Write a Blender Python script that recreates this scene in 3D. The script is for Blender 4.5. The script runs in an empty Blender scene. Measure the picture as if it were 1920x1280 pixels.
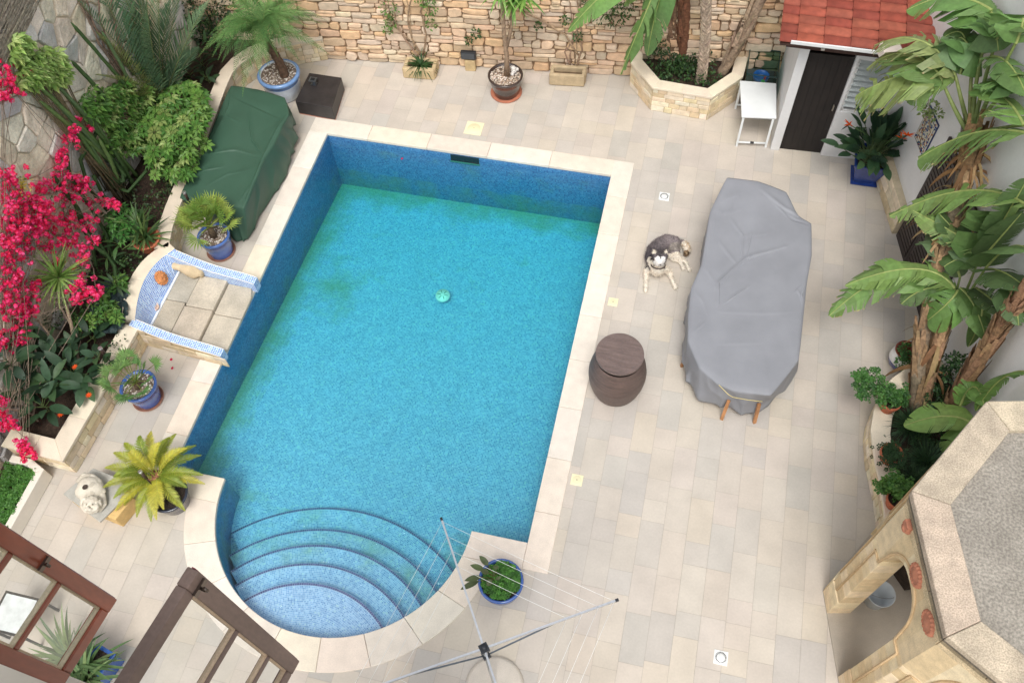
import bpy, math, random
from mathutils import Vector, Matrix, noise
random.seed(7)
V = Vector; R = math.radians
scene = bpy.context.scene
# ---------------------------------------------------------------- camera
CAM = V((5.994, -3.557, 10.950))
PITCH, YAW, ROLL = 1.0182, -0.2861, -0.0696
FPX = 1648.76                                    # focal length for a 1920 px wide picture
def axes():
    f = V((math.sin(YAW)*math.cos(PITCH), math.cos(YAW)*math.cos(PITCH), -math.sin(PITCH)))
    r0 = V((math.cos(YAW), -math.sin(YAW), 0)); u0 = r0.cross(f)
    return (math.cos(ROLL)*r0 + math.sin(ROLL)*u0, -math.sin(ROLL)*r0 + math.cos(ROLL)*u0, f)
RT, UP, FW = axes()
cd = bpy.data.cameras.new('camera'); cam = bpy.data.objects.new('camera', cd); scene.collection.objects.link(cam)
cd.sensor_width = 36; cd.lens = FPX/1920*36; cd.clip_start = .05; cd.clip_end = 500
M3 = Matrix((RT, UP, -FW)).transposed(); cam.matrix_world = Matrix.Translation(CAM) @ M3.to_4x4()
scene.camera = cam
# ---------------------------------------------------------------- sky, sun, exposure
w = bpy.data.worlds.new('World'); scene.world = w; w.use_nodes = True
nt = w.node_tree; bg = nt.nodes['Background']; sky = nt.nodes.new('ShaderNodeTexSky'); sky.sky_type = 'NISHITA'; sky.sun_disc = False
SUN_EL, SUN_AZ = R(62), R(174)
sky.sun_elevation = SUN_EL; sky.sun_rotation = SUN_AZ; sky.air_density = 1.0; sky.dust_density = 4.0; sky.ozone_density = 1.0
hs = nt.nodes.new('ShaderNodeHueSaturation'); hs.inputs['Saturation'].default_value = .22
nt.links.new(sky.outputs[0], hs.inputs['Color']); nt.links.new(hs.outputs[0], bg.inputs[0]); bg.inputs[1].default_value = .15
sl = bpy.data.lights.new('sun', 'SUN'); sl.energy = 1.05; sl.angle = R(20); sl.color = (1, .965, .91)
so = bpy.data.objects.new('sun', sl); scene.collection.objects.link(so)
sd = V((math.sin(SUN_AZ)*math.cos(SUN_EL), math.cos(SUN_AZ)*math.cos(SUN_EL), math.sin(SUN_EL)))
so.rotation_euler = sd.to_track_quat('Z', 'Y').to_euler(); so.location = (0, 0, 30)
vs = scene.view_settings; vs.view_transform = 'Standard'; vs.look = 'None'; vs.gamma = 1; vs.exposure = 0.53
try: scene.cycles.use_denoising = True; scene.cycles.transparent_max_bounces = 24
except Exception: pass
# ---------------------------------------------------------------- survey helpers: a sight line through the photo met with a real height or wall
def sight(x, y): return (RT*((x-960)/FPX) - UP*((y-640)/FPX) + FW)
def gp(x, y, z=0.0):
    d = sight(x, y); return CAM + d*((z-CAM.z)/d.z)
def wp(x, y, a, b):                               # met with the vertical plane through plan points a, b
    n = V((b[1]-a[1], a[0]-b[0], 0)); d = sight(x, y); return CAM + d*((V((a[0], a[1], 0))-CAM).dot(n)/d.dot(n))
# ---------------------------------------------------------------- colour and materials
def lin(c):
    c = c/255.0; return c/12.92 if c <= .04045 else ((c+.055)/1.055)**2.4
def C(r, g, b, k=1.0): return (lin(r)*k, lin(g)*k, lin(b)*k)
def vary(c, a=.12, h=.04, rng=random):
    k = 1+rng.uniform(-a, a); return tuple(max(0, x*k*(1+rng.uniform(-h, h))) for x in c)
def mixc(a, b, t): return tuple(a[i]*(1-t)+b[i]*t for i in range(3))
MATS = {}
def mat(name, rough=.7, nscale=12, namt=.18, bscale=40, bump=.15, metal=0, spec=.5, trans=0, base=None, detail=6, fine=0, bdist=.01, coat=0, streak=None):
    """surface whose own colour comes from the per-piece colour of the mesh (or base) broken up by noise"""
    if name in MATS: return MATS[name]
    m = bpy.data.materials.new(name); m.use_nodes = True; t = m.node_tree; N = t.nodes; L = t.links
    b = N['Principled BSDF']; out = N['Material Output']
    tc = N.new('ShaderNodeTexCoord'); co = tc.outputs['Object']
    if streak:
        mp = N.new('ShaderNodeMapping'); mp.inputs['Scale'].default_value = streak; L.new(co, mp.inputs[0]); co = mp.outputs[0]
    if base is None:
        at = N.new('ShaderNodeAttribute'); at.attribute_name = 'Col'; col = at.outputs['Color']
    else:
        rg = N.new('ShaderNodeRGB'); rg.outputs[0].default_value = (*base, 1); col = rg.outputs[0]
    n1 = N.new('ShaderNodeTexNoise'); n1.inputs['Scale'].default_value = nscale; n1.inputs['Detail'].default_value = detail; L.new(co, n1.inputs['Vector'])
    mr = N.new('ShaderNodeMapRange'); mr.inputs[1].default_value = .3; mr.inputs[2].default_value = .7; mr.inputs[3].default_value = 1-namt; mr.inputs[4].default_value = 1+namt
    L.new(n1.outputs[0], mr.inputs[0]); fac = mr.outputs[0]
    if fine:
        n3 = N.new('ShaderNodeTexNoise'); n3.inputs['Scale'].default_value = nscale*14; n3.inputs['Detail'].default_value = 3; L.new(co, n3.inputs['Vector'])
        m3 = N.new('ShaderNodeMapRange'); m3.inputs[1].default_value = .35; m3.inputs[2].default_value = .65; m3.inputs[3].default_value = 1-fine; m3.inputs[4].default_value = 1+fine*.5
        L.new(n3.outputs[0], m3.inputs[0]); mm = N.new('ShaderNodeMath'); mm.operation = 'MULTIPLY'; L.new(fac, mm.inputs[0]); L.new(m3.outputs[0], mm.inputs[1]); fac = mm.outputs[0]
    vm = N.new('ShaderNodeVectorMath'); vm.operation = 'SCALE'; L.new(col, vm.inputs[0]); L.new(fac, vm.inputs['Scale'])
    L.new(vm.outputs[0], b.inputs['Base Color'])
    b.inputs['Roughness'].default_value = rough; b.inputs['Metallic'].default_value = metal; b.inputs['Specular IOR Level'].default_value = spec
    if coat: b.inputs['Coat Weight'].default_value = coat; b.inputs['Coat Roughness'].default_value = .12
    if bump:
        n2 = N.new('ShaderNodeTexNoise'); n2.inputs['Scale'].default_value = bscale; n2.inputs['Detail'].default_value = 5; L.new(co, n2.inputs['Vector'])
        bp = N.new('ShaderNodeBump'); bp.inputs['Strength'].default_value = bump; bp.inputs['Distance'].default_value = bdist
        L.new(n2.outputs[0], bp.inputs['Height']); L.new(bp.outputs[0], b.inputs['Normal'])
    if trans:
        tr = N.new('ShaderNodeBsdfTranslucent'); L.new(vm.outputs[0], tr.inputs[0]); mx = N.new('ShaderNodeMixShader'); mx.inputs[0].default_value = trans
        L.new(b.outputs[0], mx.inputs[1]); L.new(tr.outputs[0], mx.inputs[2]); L.new(mx.outputs[0], out.inputs[0])
    MATS[name] = m; return m
# ---------------------------------------------------------------- mesh collector
class MB:
    def __init__(s, col=(.5, .5, .5)): s.v = []; s.f = []; s.c = []; s.uv = {}; s.col = col; s.sm = []
    def add(s, vs, fs, col=None, smooth=False):
        o = len(s.v); s.v += [tuple(p) for p in vs]
        for f in fs: s.f.append(tuple(i+o for i in f)); s.c.append(col or s.col); s.sm.append(smooth)
        return o
    def box(s, c, d, rz=0, col=None, ax=None):
        c = V(c); x, y, z = d[0]/2, d[1]/2, d[2]/2
        X, Y, Z = ax if ax else (V((math.cos(rz), math.sin(rz), 0)), V((-math.sin(rz), math.cos(rz), 0)), V((0, 0, 1)))
        P = [c+X*(i*x)+Y*(j*y)+Z*(k*z) for i in (-1, 1) for j in (-1, 1) for k in (-1, 1)]
        s.add(P, [(0, 1, 3, 2), (4, 6, 7, 5), (0, 4, 5, 1), (2, 3, 7, 6), (0, 2, 6, 4), (1, 5, 7, 3)], col)
    def bar(s, a, b, wd, th, col=None, up=(0, 0, 1)):
        a = V(a); b = V(b); X = (b-a); l = X.length; X = X/l; Y = V(up).cross(X)
        if Y.length < 1e-4: Y = V((1, 0, 0)).cross(X)
        Y.normalize(); s.box((a+b)/2, (l, wd, th), col=col, ax=(X, Y, X.cross(Y)))
    def prism(s, poly, z0, z1, col=None, bottom=True):
        n = len(poly); P = [(p[0], p[1], z0) for p in poly]+[(p[0], p[1], z1) for p in poly]
        F = [(i, (i+1) % n, n+(i+1) % n, n+i) for i in range(n)]+[tuple(range(n, 2*n))]
        if bottom: F.append(tuple(range(n-1, -1, -1)))
        s.add(P, F, col)
    def tube(s, pts, rad, n=8, col=None, cap=True, smooth=True, cols=None, ribs=0):
        pts = [V(p) for p in pts]; k = len(pts)
        rad = rad if isinstance(rad, (list, tuple)) else [rad]*k
        P = []; up = None
        for i, p in enumerate(pts):
            d = (pts[min(i+1, k-1)]-pts[max(i-1, 0)])
            if d.length < 1e-9: d = V((0, 0, 1))
            d.normalize()
            if up is None: up = d.orthogonal().normalized()
            up = (up-d*up.dot(d)); up = up.normalized() if up.length > 1e-6 else d.orthogonal().normalized()
            bi = d.cross(up)
            for j in range(n):
                a = 2*math.pi*j/n; r = rad[i]*(1 if not ribs or j % 2 else ribs); P.append(p+up*(r*math.cos(a))+bi*(r*math.sin(a)))
        o = len(s.v); s.v += [tuple(p) for p in P]
        for i in range(k-1):
            for j in range(n):
                s.f.append((o+i*n+j, o+i*n+(j+1) % n, o+(i+1)*n+(j+1) % n, o+(i+1)*n+j)); s.c.append(cols[i] if cols else (col or s.col)); s.sm.append(smooth)
        if cap:
            s.f.append(tuple(o+j for j in range(n-1, -1, -1))); s.f.append(tuple(o+(k-1)*n+j for j in range(n))); s.c += [cols[-1] if cols else (col or s.col)]*2; s.sm += [False]*2
    def lathe(s, prof, c, n=32, col=None, smooth=True, cols=None, sq=0, ax=None):
        c = V(c); X, Y, Z = ax if ax else (V((1, 0, 0)), V((0, 1, 0)), V((0, 0, 1))); P = []
        for r, z in prof:
            for j in range(n):
                a = 2*math.pi*j/n; P.append(c+X*(r*math.cos(a))+Y*(r*math.sin(a))+Z*z)
        o = len(s.v); s.v += [tuple(p) for p in P]
        for i in range(len(prof)-1):
            for j in range(n):
                s.f.append((o+i*n+j, o+i*n+(j+1) % n, o+(i+1)*n+(j+1) % n, o+(i+1)*n+j)); s.c.append(cols[i] if cols else (col or s.col)); s.sm.append(smooth)
    def build(s, name, m, parent=None, loc=None, bevel=0, solid=0, sub=0, merge=False):
        me = bpy.data.meshes.new(name)
        if parent is not None: base = V(parent['_wl'])
        elif loc is not None: base = V(loc)
        else: base = V((0, 0, 0))
        me.from_pydata([tuple(V(p)-base) for p in s.v], [], s.f); 
        ca = me.color_attributes.new('Col', 'FLOAT_COLOR', 'CORNER'); arr = []
        for f, c in zip(s.f, s.c): arr += [c[0], c[1], c[2], 1.0]*len(f)
        if len(arr) == len(ca.data)*4: ca.data.foreach_set('color', arr)
        me.polygons.foreach_set('use_smooth', s.sm)
        me.materials.append(m); me.update()
        o = bpy.data.objects.new(name, me); scene.collection.objects.link(o)
        if parent is not None: o.parent = parent
        elif loc is not None: o.location = base
        o['_wl'] = tuple(base)
        if bevel: md = o.modifiers.new('bevel', 'BEVEL'); md.width = bevel; md.segments = 2; md.limit_method = 'ANGLE'; md.angle_limit = R(35)
        if solid: md = o.modifiers.new('solid', 'SOLIDIFY'); md.thickness = solid; md.offset = 0
        if sub: md = o.modifiers.new('sub', 'SUBSURF'); md.levels = sub; md.render_levels = sub
        return o
def tag(o, label=None, cat=None, group=None, kind=None):
    if label: o['label'] = label
    if cat: o['category'] = cat
    if group: o['group'] = group
    if kind: o['kind'] = kind
    return o
def thing(name, label, cat, loc, group=None):
    o = bpy.data.objects.new(name, None); scene.collection.objects.link(o); o.location = loc; o['_wl'] = tuple(loc); o.empty_display_size = .1
    return tag(o, label, cat, group)
def nz(p, s=1.0, seed=0): return noise.noise(V((p[0]*s+seed*7.1, p[1]*s+seed*3.3, (p[2] if len(p) > 2 else 0)*s)))
# ---------------------------------------------------------------- materials used throughout
M_STONE = mat('stone', rough=.9, nscale=9, namt=.14, bscale=45, bump=.5, fine=.12, bdist=.012)
M_PAVE = mat('pavers', rough=.62, nscale=2.6, namt=.075, bscale=60, bump=.06, fine=.035)
M_TRAV = mat('travertine', rough=.6, nscale=6, namt=.07, bscale=90, bump=.15, fine=.07)
M_PLASTER = mat('white plaster', rough=.85, nscale=1.6, namt=.065, bscale=50, bump=.12, fine=.02)
M_CONC = mat('weathered concrete', rough=.95, nscale=5, namt=.22, bscale=70, bump=.7, fine=.28, bdist=.01)
M_SOIL = mat('soil', rough=1, nscale=20, namt=.5, bscale=60, bump=1, bdist=.02)
M_LEAF = mat('leaf', rough=.5, nscale=18, namt=.16, bscale=60, bump=.12, trans=.28, spec=.45)
M_LEAFM = mat('matt leaf', rough=.65, nscale=25, namt=.15, bump=0, trans=.28, spec=.25)
M_BARK = mat('bark', rough=.95, nscale=25, namt=.4, bscale=70, bump=.9, bdist=.012)
M_GLAZE = mat('glazed pot', rough=.22, nscale=8, namt=.16, bscale=30, bump=.08, coat=.5)
M_TERRA = mat('terracotta', rough=.85, nscale=10, namt=.2, bscale=80, bump=.2, fine=.06)
M_GRAVEL = mat('gravel', rough=.9, nscale=90, namt=.35, bscale=80, bump=.8)
M_WOOD = mat('dark wood', rough=.5, nscale=6, namt=.3, bscale=30, bump=.15, streak=(1, 1, 1))
M_METAL = mat('brushed metal', rough=.32, nscale=30, namt=.08, bump=0, metal=.9)
M_PLAST = mat('plastic', rough=.4, nscale=4, namt=.05, bump=.03)
M_DARKW = mat('dark shutter wood', rough=.45, nscale=7, namt=.2, bscale=30, bump=.12)
M_PETAL = mat('bract', rough=.6, nscale=30, namt=.15, bump=0, trans=.35, spec=.2)
def clear(name, tint, rough=.01, k=.95, base=.03, bumpn=None):
    # thin clear sheet: lets light straight through, mirrors more at a slant, the same from both sides
    m = bpy.data.materials.new(name); m.use_nodes = True; t = m.node_tree; N = t.nodes; L = t.links; N.remove(N['Principled BSDF'])
    a = N.new('ShaderNodeBsdfTransparent'); a.inputs[0].default_value = (*tint, 1); b = N.new('ShaderNodeBsdfGlossy'); b.inputs['Roughness'].default_value = rough
    lw = N.new('ShaderNodeLayerWeight'); lw.inputs['Blend'].default_value = .5; p = N.new('ShaderNodeMath'); p.operation = 'POWER'; p.inputs[1].default_value = 4.2; L.new(lw.outputs['Facing'], p.inputs[0])
    q = N.new('ShaderNodeMath'); q.operation = 'MULTIPLY_ADD'; q.inputs[1].default_value = k; q.inputs[2].default_value = base; L.new(p.outputs[0], q.inputs[0]); x = N.new('ShaderNodeMixShader')
    L.new(q.outputs[0], x.inputs[0]); L.new(a.outputs[0], x.inputs[1]); L.new(b.outputs[0], x.inputs[2]); L.new(x.outputs[0], N['Material Output'].inputs['Surface'])
    if bumpn: bumpn(N, L, b, lw)
    return m
GREEN = [C(84, 120, 55), C(60, 98, 45), C(110, 145, 70)]
# ================================================================= SETTING
PW, PL = 4.978, 6.389; RC = (2.50, .02); RR = 1.736; RO = 2.13; CW = .322
def inside(x, y, m=0.0):
    """inside the pool outline grown by m"""
    if -m < x < PW+m and -m < y < PL+m: return True
    return y < .4 and (x-RC[0])**2+(y-RC[1])**2 < (RR+m)**2
# ---- paving: columns of slabs along y, 0.30 wide
pave = MB(); rng = random.Random(3)
tones = [C(205, 196, 184), C(203, 194, 182), C(209, 198, 184), C(199, 192, 183), C(193, 188, 181), C(211, 201, 187), C(205, 194, 184), C(190, 186, 180), C(212, 200, 182)]
cw = .2985; x = -2.32-.004
k = 0
def slab(x0, x1, y0, y1, col):
    g = .0015; x0 += g; x1 -= g; y0 += g; y1 -= g
    near = inside((x0+x1)/2, (y0+y1)/2, .75)
    if not near:
        pave.add([(x0, y0, 0), (x1, y0, 0), (x1, y1, 0), (x0, y1, 0)], [(0, 1, 2, 3)], col); return
    nx = max(1, round((x1-x0)/.06)); ny = max(1, round((y1-y0)/.06))
    for i in range(nx):
        for j in range(ny):
            a, b = x0+(x1-x0)*i/nx, x0+(x1-x0)*(i+1)/nx; c, d = y0+(y1-y0)*j/ny, y0+(y1-y0)*(j+1)/ny
            if inside((a+b)/2, (c+d)/2, .16): continue
            pave.add([(a, c, 0), (b, c, 0), (b, d, 0), (a, d, 0)], [(0, 1, 2, 3)], col)
while x < 12.3:
    y = -5.2+rng.uniform(0, .6)
    while y < 9.6:
        l = rng.choice([.30, .30, .60, .60, .60, .45]); c = vary(mixc(rng.choice(tones), C(205, 196, 184), .42), .035, .008, rng); c = tuple(v*.86 for v in c)
        slab(x, x+cw, y, y+l, c); y += l
    x += cw
tag(pave.build('paving', M_PAVE), kind='structure')
# ---- ground sheet with the pool cut out (joint mortar colour)
gs = MB(C(172, 162, 150, .85)); z = -.004
X0, X1, Y0, Y1 = -.4, PW+.4, -2.3, PL+.4
for a, b, c, d in ((-60, X0, -60, 60), (X1, 60, -60, 60), (X0, X1, -60, Y0), (X0, X1, Y1, 60)):
    gs.add([(a, c, z), (b, c, z), (b, d, z), (a, d, z)], [(0, 1, 2, 3)])
n = 90; m_ = 135
for i in range(n):
    for j in range(m_):
        a, b = X0+(X1-X0)*i/n, X0+(X1-X0)*(i+1)/n; c, d = Y0+(Y1-Y0)*j/m_, Y0+(Y1-Y0)*(j+1)/m_
        if not inside((a+b)/2, (c+d)/2, .17): gs.add([(a, c, z), (b, c, z), (b, d, z), (a, d, z)], [(0, 1, 2, 3)])
tag(gs.build('ground', M_PAVE), kind='structure')
# ---- pool coping slabs
cop = MB(); cz0, cz1 = -.045, .014; rng = random.Random(11)
ctone = [C(232, 222, 208), C(228, 216, 200), C(236, 228, 216), C(226, 217, 204), C(235, 222, 203)]
def cpiece(poly):
    c = vary(rng.choice(ctone), .04, .015, rng); cop.prism(poly, cz0, cz1, tuple(v*.93 for v in c))
g = .0015; oh = .012
def crun(a, b, horizontal, u0, u1, n):
    for i in range(n):
        p, q = u0+(u1-u0)*i/n+g, u0+(u1-u0)*(i+1)/n-g
        cpiece([(p, a), (q, a), (q, b), (p, b)] if horizontal else [(a, p), (b, p), (b, q), (a, q)])
crun(PL-oh, PL+CW, True, -CW, PW, 5); crun(PW-oh, PW+CW, False, -.33, PL+CW, 9)       # far and right
crun(-CW, oh, False, -.35, PL-oh, 8)                                                   # left
def arcpt(r, a): return (RC[0]+r*math.cos(a), RC[1]+r*math.sin(a))
def arcang(r, yy): return math.asin((yy-RC[1])/r)
yo = -.335
aI = -arcang(RR, .0)*-1
# right shoulder: polygon from inner arc to right run, left shoulder mirrored
def shoulder(sgn):
    pts = []; r0 = RR-oh
    a0 = math.asin((0+oh-RC[1])/r0); a1 = math.asin((yo-RC[1])/r0)
    pi_ = [((RC[0]+sgn*r0*math.cos(a0+(a1-a0)*t/6)), RC[1]+r0*math.sin(a0+(a1-a0)*t/6)) for t in range(7)]
    ao = math.asin((yo-RC[1])/RO); xo = RC[0]+sgn*RO*math.cos(ao)
    xe = PW-oh-g if sgn > 0 else oh+g
    poly = [(xe, oh)]+pi_+[(xo, yo), (xe, yo)]
    if sgn < 0: poly = poly[::-1]
    cpiece(poly[::-1] if sgn > 0 else poly[::-1])
shoulder(1); shoulder(-1)
r0 = RR-oh; aa = math.asin((yo-RC[1])/r0); ab = math.asin((yo-RC[1])/RO); NS = 9
for i in range(NS):
    pin, pout = [], []
    for t in range(9):
        u = (i+t/8)/NS
        u = min(max(u, i/NS+.0004), (i+1)/NS-.0004)
        ain = aa+(-math.pi-2*aa)*u; aout = ab+(-math.pi-2*ab)*u
        pin.append(arcpt(r0, ain)); pout.append(arcpt(RO, aout))
    cpiece((pout+pin[::-1])[::-1])
o = cop.build('pool_coping', M_TRAV, bevel=.008); tag(o, kind='structure')
import bmesh
def fixn(o):
    bm = bmesh.new(); bm.from_mesh(o.data); bmesh.ops.recalc_face_normals(bm, faces=bm.faces); bm.to_mesh(o.data); bm.free()
fixn(o)
# ---- mosaic material driven by UVs in metres; Col carries the local tint
def mosaic(name, size=.0235, grout=C(205, 222, 238), cols=None, dark=.12, algae=True, rough=.35):
    m = bpy.data.materials.new(name); m.use_nodes = True; t = m.node_tree; N = t.nodes; L = t.links; b = N['Principled BSDF']
    def math_(op, a, b_=None, c=None):
        q = N.new('ShaderNodeMath'); q.operation = op
        for i, v in enumerate((a, b_, c)):
            if v is None: continue
            if isinstance(v, (int, float)): q.inputs[i].default_value = v
            else: L.new(v, q.inputs[i])
        return q.outputs[0]
    uv = N.new('ShaderNodeUVMap'); uv.uv_map = 'UVMap'
    sc = N.new('ShaderNodeVectorMath'); sc.operation = 'SCALE'; sc.inputs['Scale'].default_value = 1/size; L.new(uv.outputs[0], sc.inputs[0])
    fl = N.new('ShaderNodeVectorMath'); fl.operation = 'FLOOR'; L.new(sc.outputs[0], fl.inputs[0])
    wn = N.new('ShaderNodeTexWhiteNoise'); wn.noise_dimensions = '2D'; L.new(fl.outputs[0], wn.inputs['Vector'])
    cr = N.new('ShaderNodeValToRGB'); cr.color_ramp.interpolation = 'CONSTANT'; e = cr.color_ramp.elements
    cols = cols or [(0, C(128, 166, 212)), (.28, C(142, 180, 220)), (.55, C(114, 156, 206)), (.72, C(158, 192, 226)), (.90, C(96, 140, 196)), (.96, C(168, 202, 220))]
    e[0].position = 0; e[0].color = (*cols[0][1], 1); e[1].position = cols[1][0]; e[1].color = (*cols[1][1], 1)
    for p, c in cols[2:]: q = e.new(p); q.color = (*c, 1)
    L.new(wn.outputs[0], cr.inputs[0])
    fr = N.new('ShaderNodeVectorMath'); fr.operation = 'FRACTION'; L.new(sc.outputs[0], fr.inputs[0])
    sp = N.new('ShaderNodeSeparateXYZ'); L.new(fr.outputs[0], sp.inputs[0])
    ex = math_('ABSOLUTE', math_('SUBTRACT', sp.outputs[0], .5)); ey = math_('ABSOLUTE', math_('SUBTRACT', sp.outputs[1], .5))
    gm = math_('GREATER_THAN', math_('MAXIMUM', ex, ey), .5-dark/2)
    mx = N.new('ShaderNodeMix'); mx.data_type = 'RGBA'; L.new(gm, mx.inputs[0]); L.new(cr.outputs[0], mx.inputs[6]); mx.inputs[7].default_value = (*grout, 1)
    col = mx.outputs[2]
    at = N.new('ShaderNodeAttribute'); at.attribute_name = 'Col'
    tc = N.new('ShaderNodeTexCoord')
    if algae:
        # algae stains and painted deep-water tint: the mesh colour's alpha-like red channel says how much settles here, noise breaks it up
        n1 = N.new('ShaderNodeTexNoise'); n1.inputs['Scale'].default_value = 2.2; n1.inputs['Detail'].default_value = 7; n1.inputs['Roughness'].default_value = .65; L.new(tc.outputs['Object'], n1.inputs['Vector'])
        sr = N.new('ShaderNodeSeparateColor'); L.new(at.outputs['Color'], sr.inputs[0])
        f = math_('MULTIPLY_ADD', n1.outputs[0], 2.6, -1.3); f = math_('ADD', f, sr.outputs[0]); 
        q = N.new('ShaderNodeClamp'); L.new(f, q.inputs[0]); f = math_('MULTIPLY', q.outputs[0], .62)
        m2 = N.new('ShaderNodeMix'); m2.data_type = 'RGBA'; L.new(f, m2.inputs[0]); L.new(col, m2.inputs[6]); m2.inputs[7].default_value = (*C(120, 150, 60), 1); col = m2.outputs[2]
        # soft mottling of the mosaic sheets
        n2 = N.new('ShaderNodeTexNoise'); n2.inputs['Scale'].default_value = 5; n2.inputs['Detail'].default_value = 5; L.new(tc.outputs['Object'], n2.inputs['Vector'])
        mr = N.new('ShaderNodeMapRange'); mr.inputs[1].default_value = .3; mr.inputs[2].default_value = .7; mr.inputs[3].default_value = .95; mr.inputs[4].default_value = 1.05; L.new(n2.outputs[0], mr.inputs[0])
        vm = N.new('ShaderNodeVectorMath'); vm.operation = 'SCALE'; L.new(col, vm.inputs[0]); L.new(mr.outputs[0], vm.inputs['Scale']); col = vm.outputs[0]
    L.new(col, b.inputs['Base Color']); b.inputs['Roughness'].default_value = rough
    return m
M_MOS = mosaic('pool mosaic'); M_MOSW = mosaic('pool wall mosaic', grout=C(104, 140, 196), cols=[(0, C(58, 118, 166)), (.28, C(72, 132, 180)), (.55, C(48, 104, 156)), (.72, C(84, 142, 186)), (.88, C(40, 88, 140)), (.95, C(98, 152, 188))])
M_MOSR = mosaic('niche mosaic', size=.03, grout=C(235, 240, 245), algae=False, cols=[(0, C(120, 165, 225)), (.3, C(90, 140, 215)), (.55, C(150, 190, 235)), (.8, C(100, 145, 212))], dark=.2)
def setuv(o, uvs):
    l = o.data.uv_layers.new(name='UVMap'); l.data.foreach_set('uv', [c for f in uvs for p in f for c in p])
class UM(MB):
    def __init__(s, *a): super().__init__(*a); s.u = []
    def q(s, ps, us, col=None): s.add(ps, [tuple(range(len(ps)))], col); s.u.append(us)
WZ = -.115
def fz(y): return -.70-.093*max(y, 0)
pool = UM((0, 0, 0))
def alg_tint(x, y):      # how much algae settles (corners, foot of the walls), plus a deep-water tint
    v = -.58+.062*y  # greener toward the far end: tint of deeper water painted in
    v = max(v, .95-1.9*(PL-y)) if y > 3 else v
    v = max(v, 1.15-2.6*x) if x < .6 else v
    v = max(v, .30-1.2*math.hypot(x-.35, y-5.6)); v = max(v, .62-.9*math.hypot(x-.7, y-3.9))
    v = max(v, .75-1.6*math.hypot(x-.9, y+.2)); v = max(v, .5-1.2*math.hypot(x-4.1, y+.3))
    return v
# floor grid
nx, ny = 60, 77
for i in range(nx):
    for j in range(ny):
        xs = (PW*i/nx, PW*(i+1)/nx); ys = (PL*j/ny, PL*(j+1)/ny); P = [(xs[0], ys[0]), (xs[1], ys[0]), (xs[1], ys[1]), (xs[0], ys[1])]
        a = alg_tint(sum(p[0] for p in P)/4, sum(p[1] for p in P)/4); pool.q([(p[0], p[1], fz(p[1])) for p in P], P, (a, 0, 0))
pool.q([(.5, -1.9, -.72), (4.5, -1.9, -.72), (4.5, 0, -.70), (.5, 0, -.70)], [(.5, -1.9), (4.5, -1.9), (4.5, 0), (.5, 0)], (.2, 0, 0))
floor_ = pool; pool = UM((0, 0, 0))
def wall(a, b, z0a, z0b, n=24, top=-.03, al=.22):
    ln = math.hypot(b[0]-a[0], b[1]-a[1])
    for i in range(n):
        for j in range(6):
            t0, t1 = i/n, (i+1)/n; s0, s1 = j/6, (j+1)/6
            def pt(t, s_):
                zb = z0a+(z0b-z0a)*t; return (a[0]+(b[0]-a[0])*t, a[1]+(b[1]-a[1])*t, zb+(top-zb)*s_)
            P = [pt(t0, s0), pt(t1, s0), pt(t1, s1), pt(t0, s1)]
            pool.q(P, [(t0*ln, P[0][2]), (t1*ln, P[1][2]), (t1*ln, P[2][2]), (t0*ln, P[3][2])], (al+(.35 if j < 2 else 0) - (.5 if j > 4 else 0), 0, 0))
wall((0, 0), (0, PL), fz(0), fz(PL), al=-.3); wall((0, PL), (PW, PL), fz(PL), fz(PL), al=-.05); wall((PW, PL), (PW, 0), fz(PL), fz(0))
xs_ = math.sqrt(RR**2-RC[1]**2)
wall((RC[0]-xs_, 0), (0, 0), fz(0), fz(0), 6); wall((PW, 0), (RC[0]+xs_, 0), fz(0), fz(0), 6)
NA = 48
for i in range(NA):
    a0, a1 = -math.pi*i/NA, -math.pi*(i+1)/NA; p, q_ = arcpt(RR, a0), arcpt(RR, a1)
    for j in range(3):
        za, zb = -.72+(.69*j/3), -.72+.69*(j+1)/3
        pool.q([(*p, za), (*q_, za), (*q_, zb), (*p, zb)], [(RR*-a0, za), (RR*-a1, za), (RR*-a1, zb), (RR*-a0, zb)], (.25 if a0 < -2.0 else -.2, 0, 0))
o = pool.build('pool_wall', M_MOSW); setuv(o, pool.u); tag(o, kind='structure'); o = floor_.build('pool_floor', M_MOS); setuv(o, floor_.u); tag(o, kind='structure')
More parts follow.
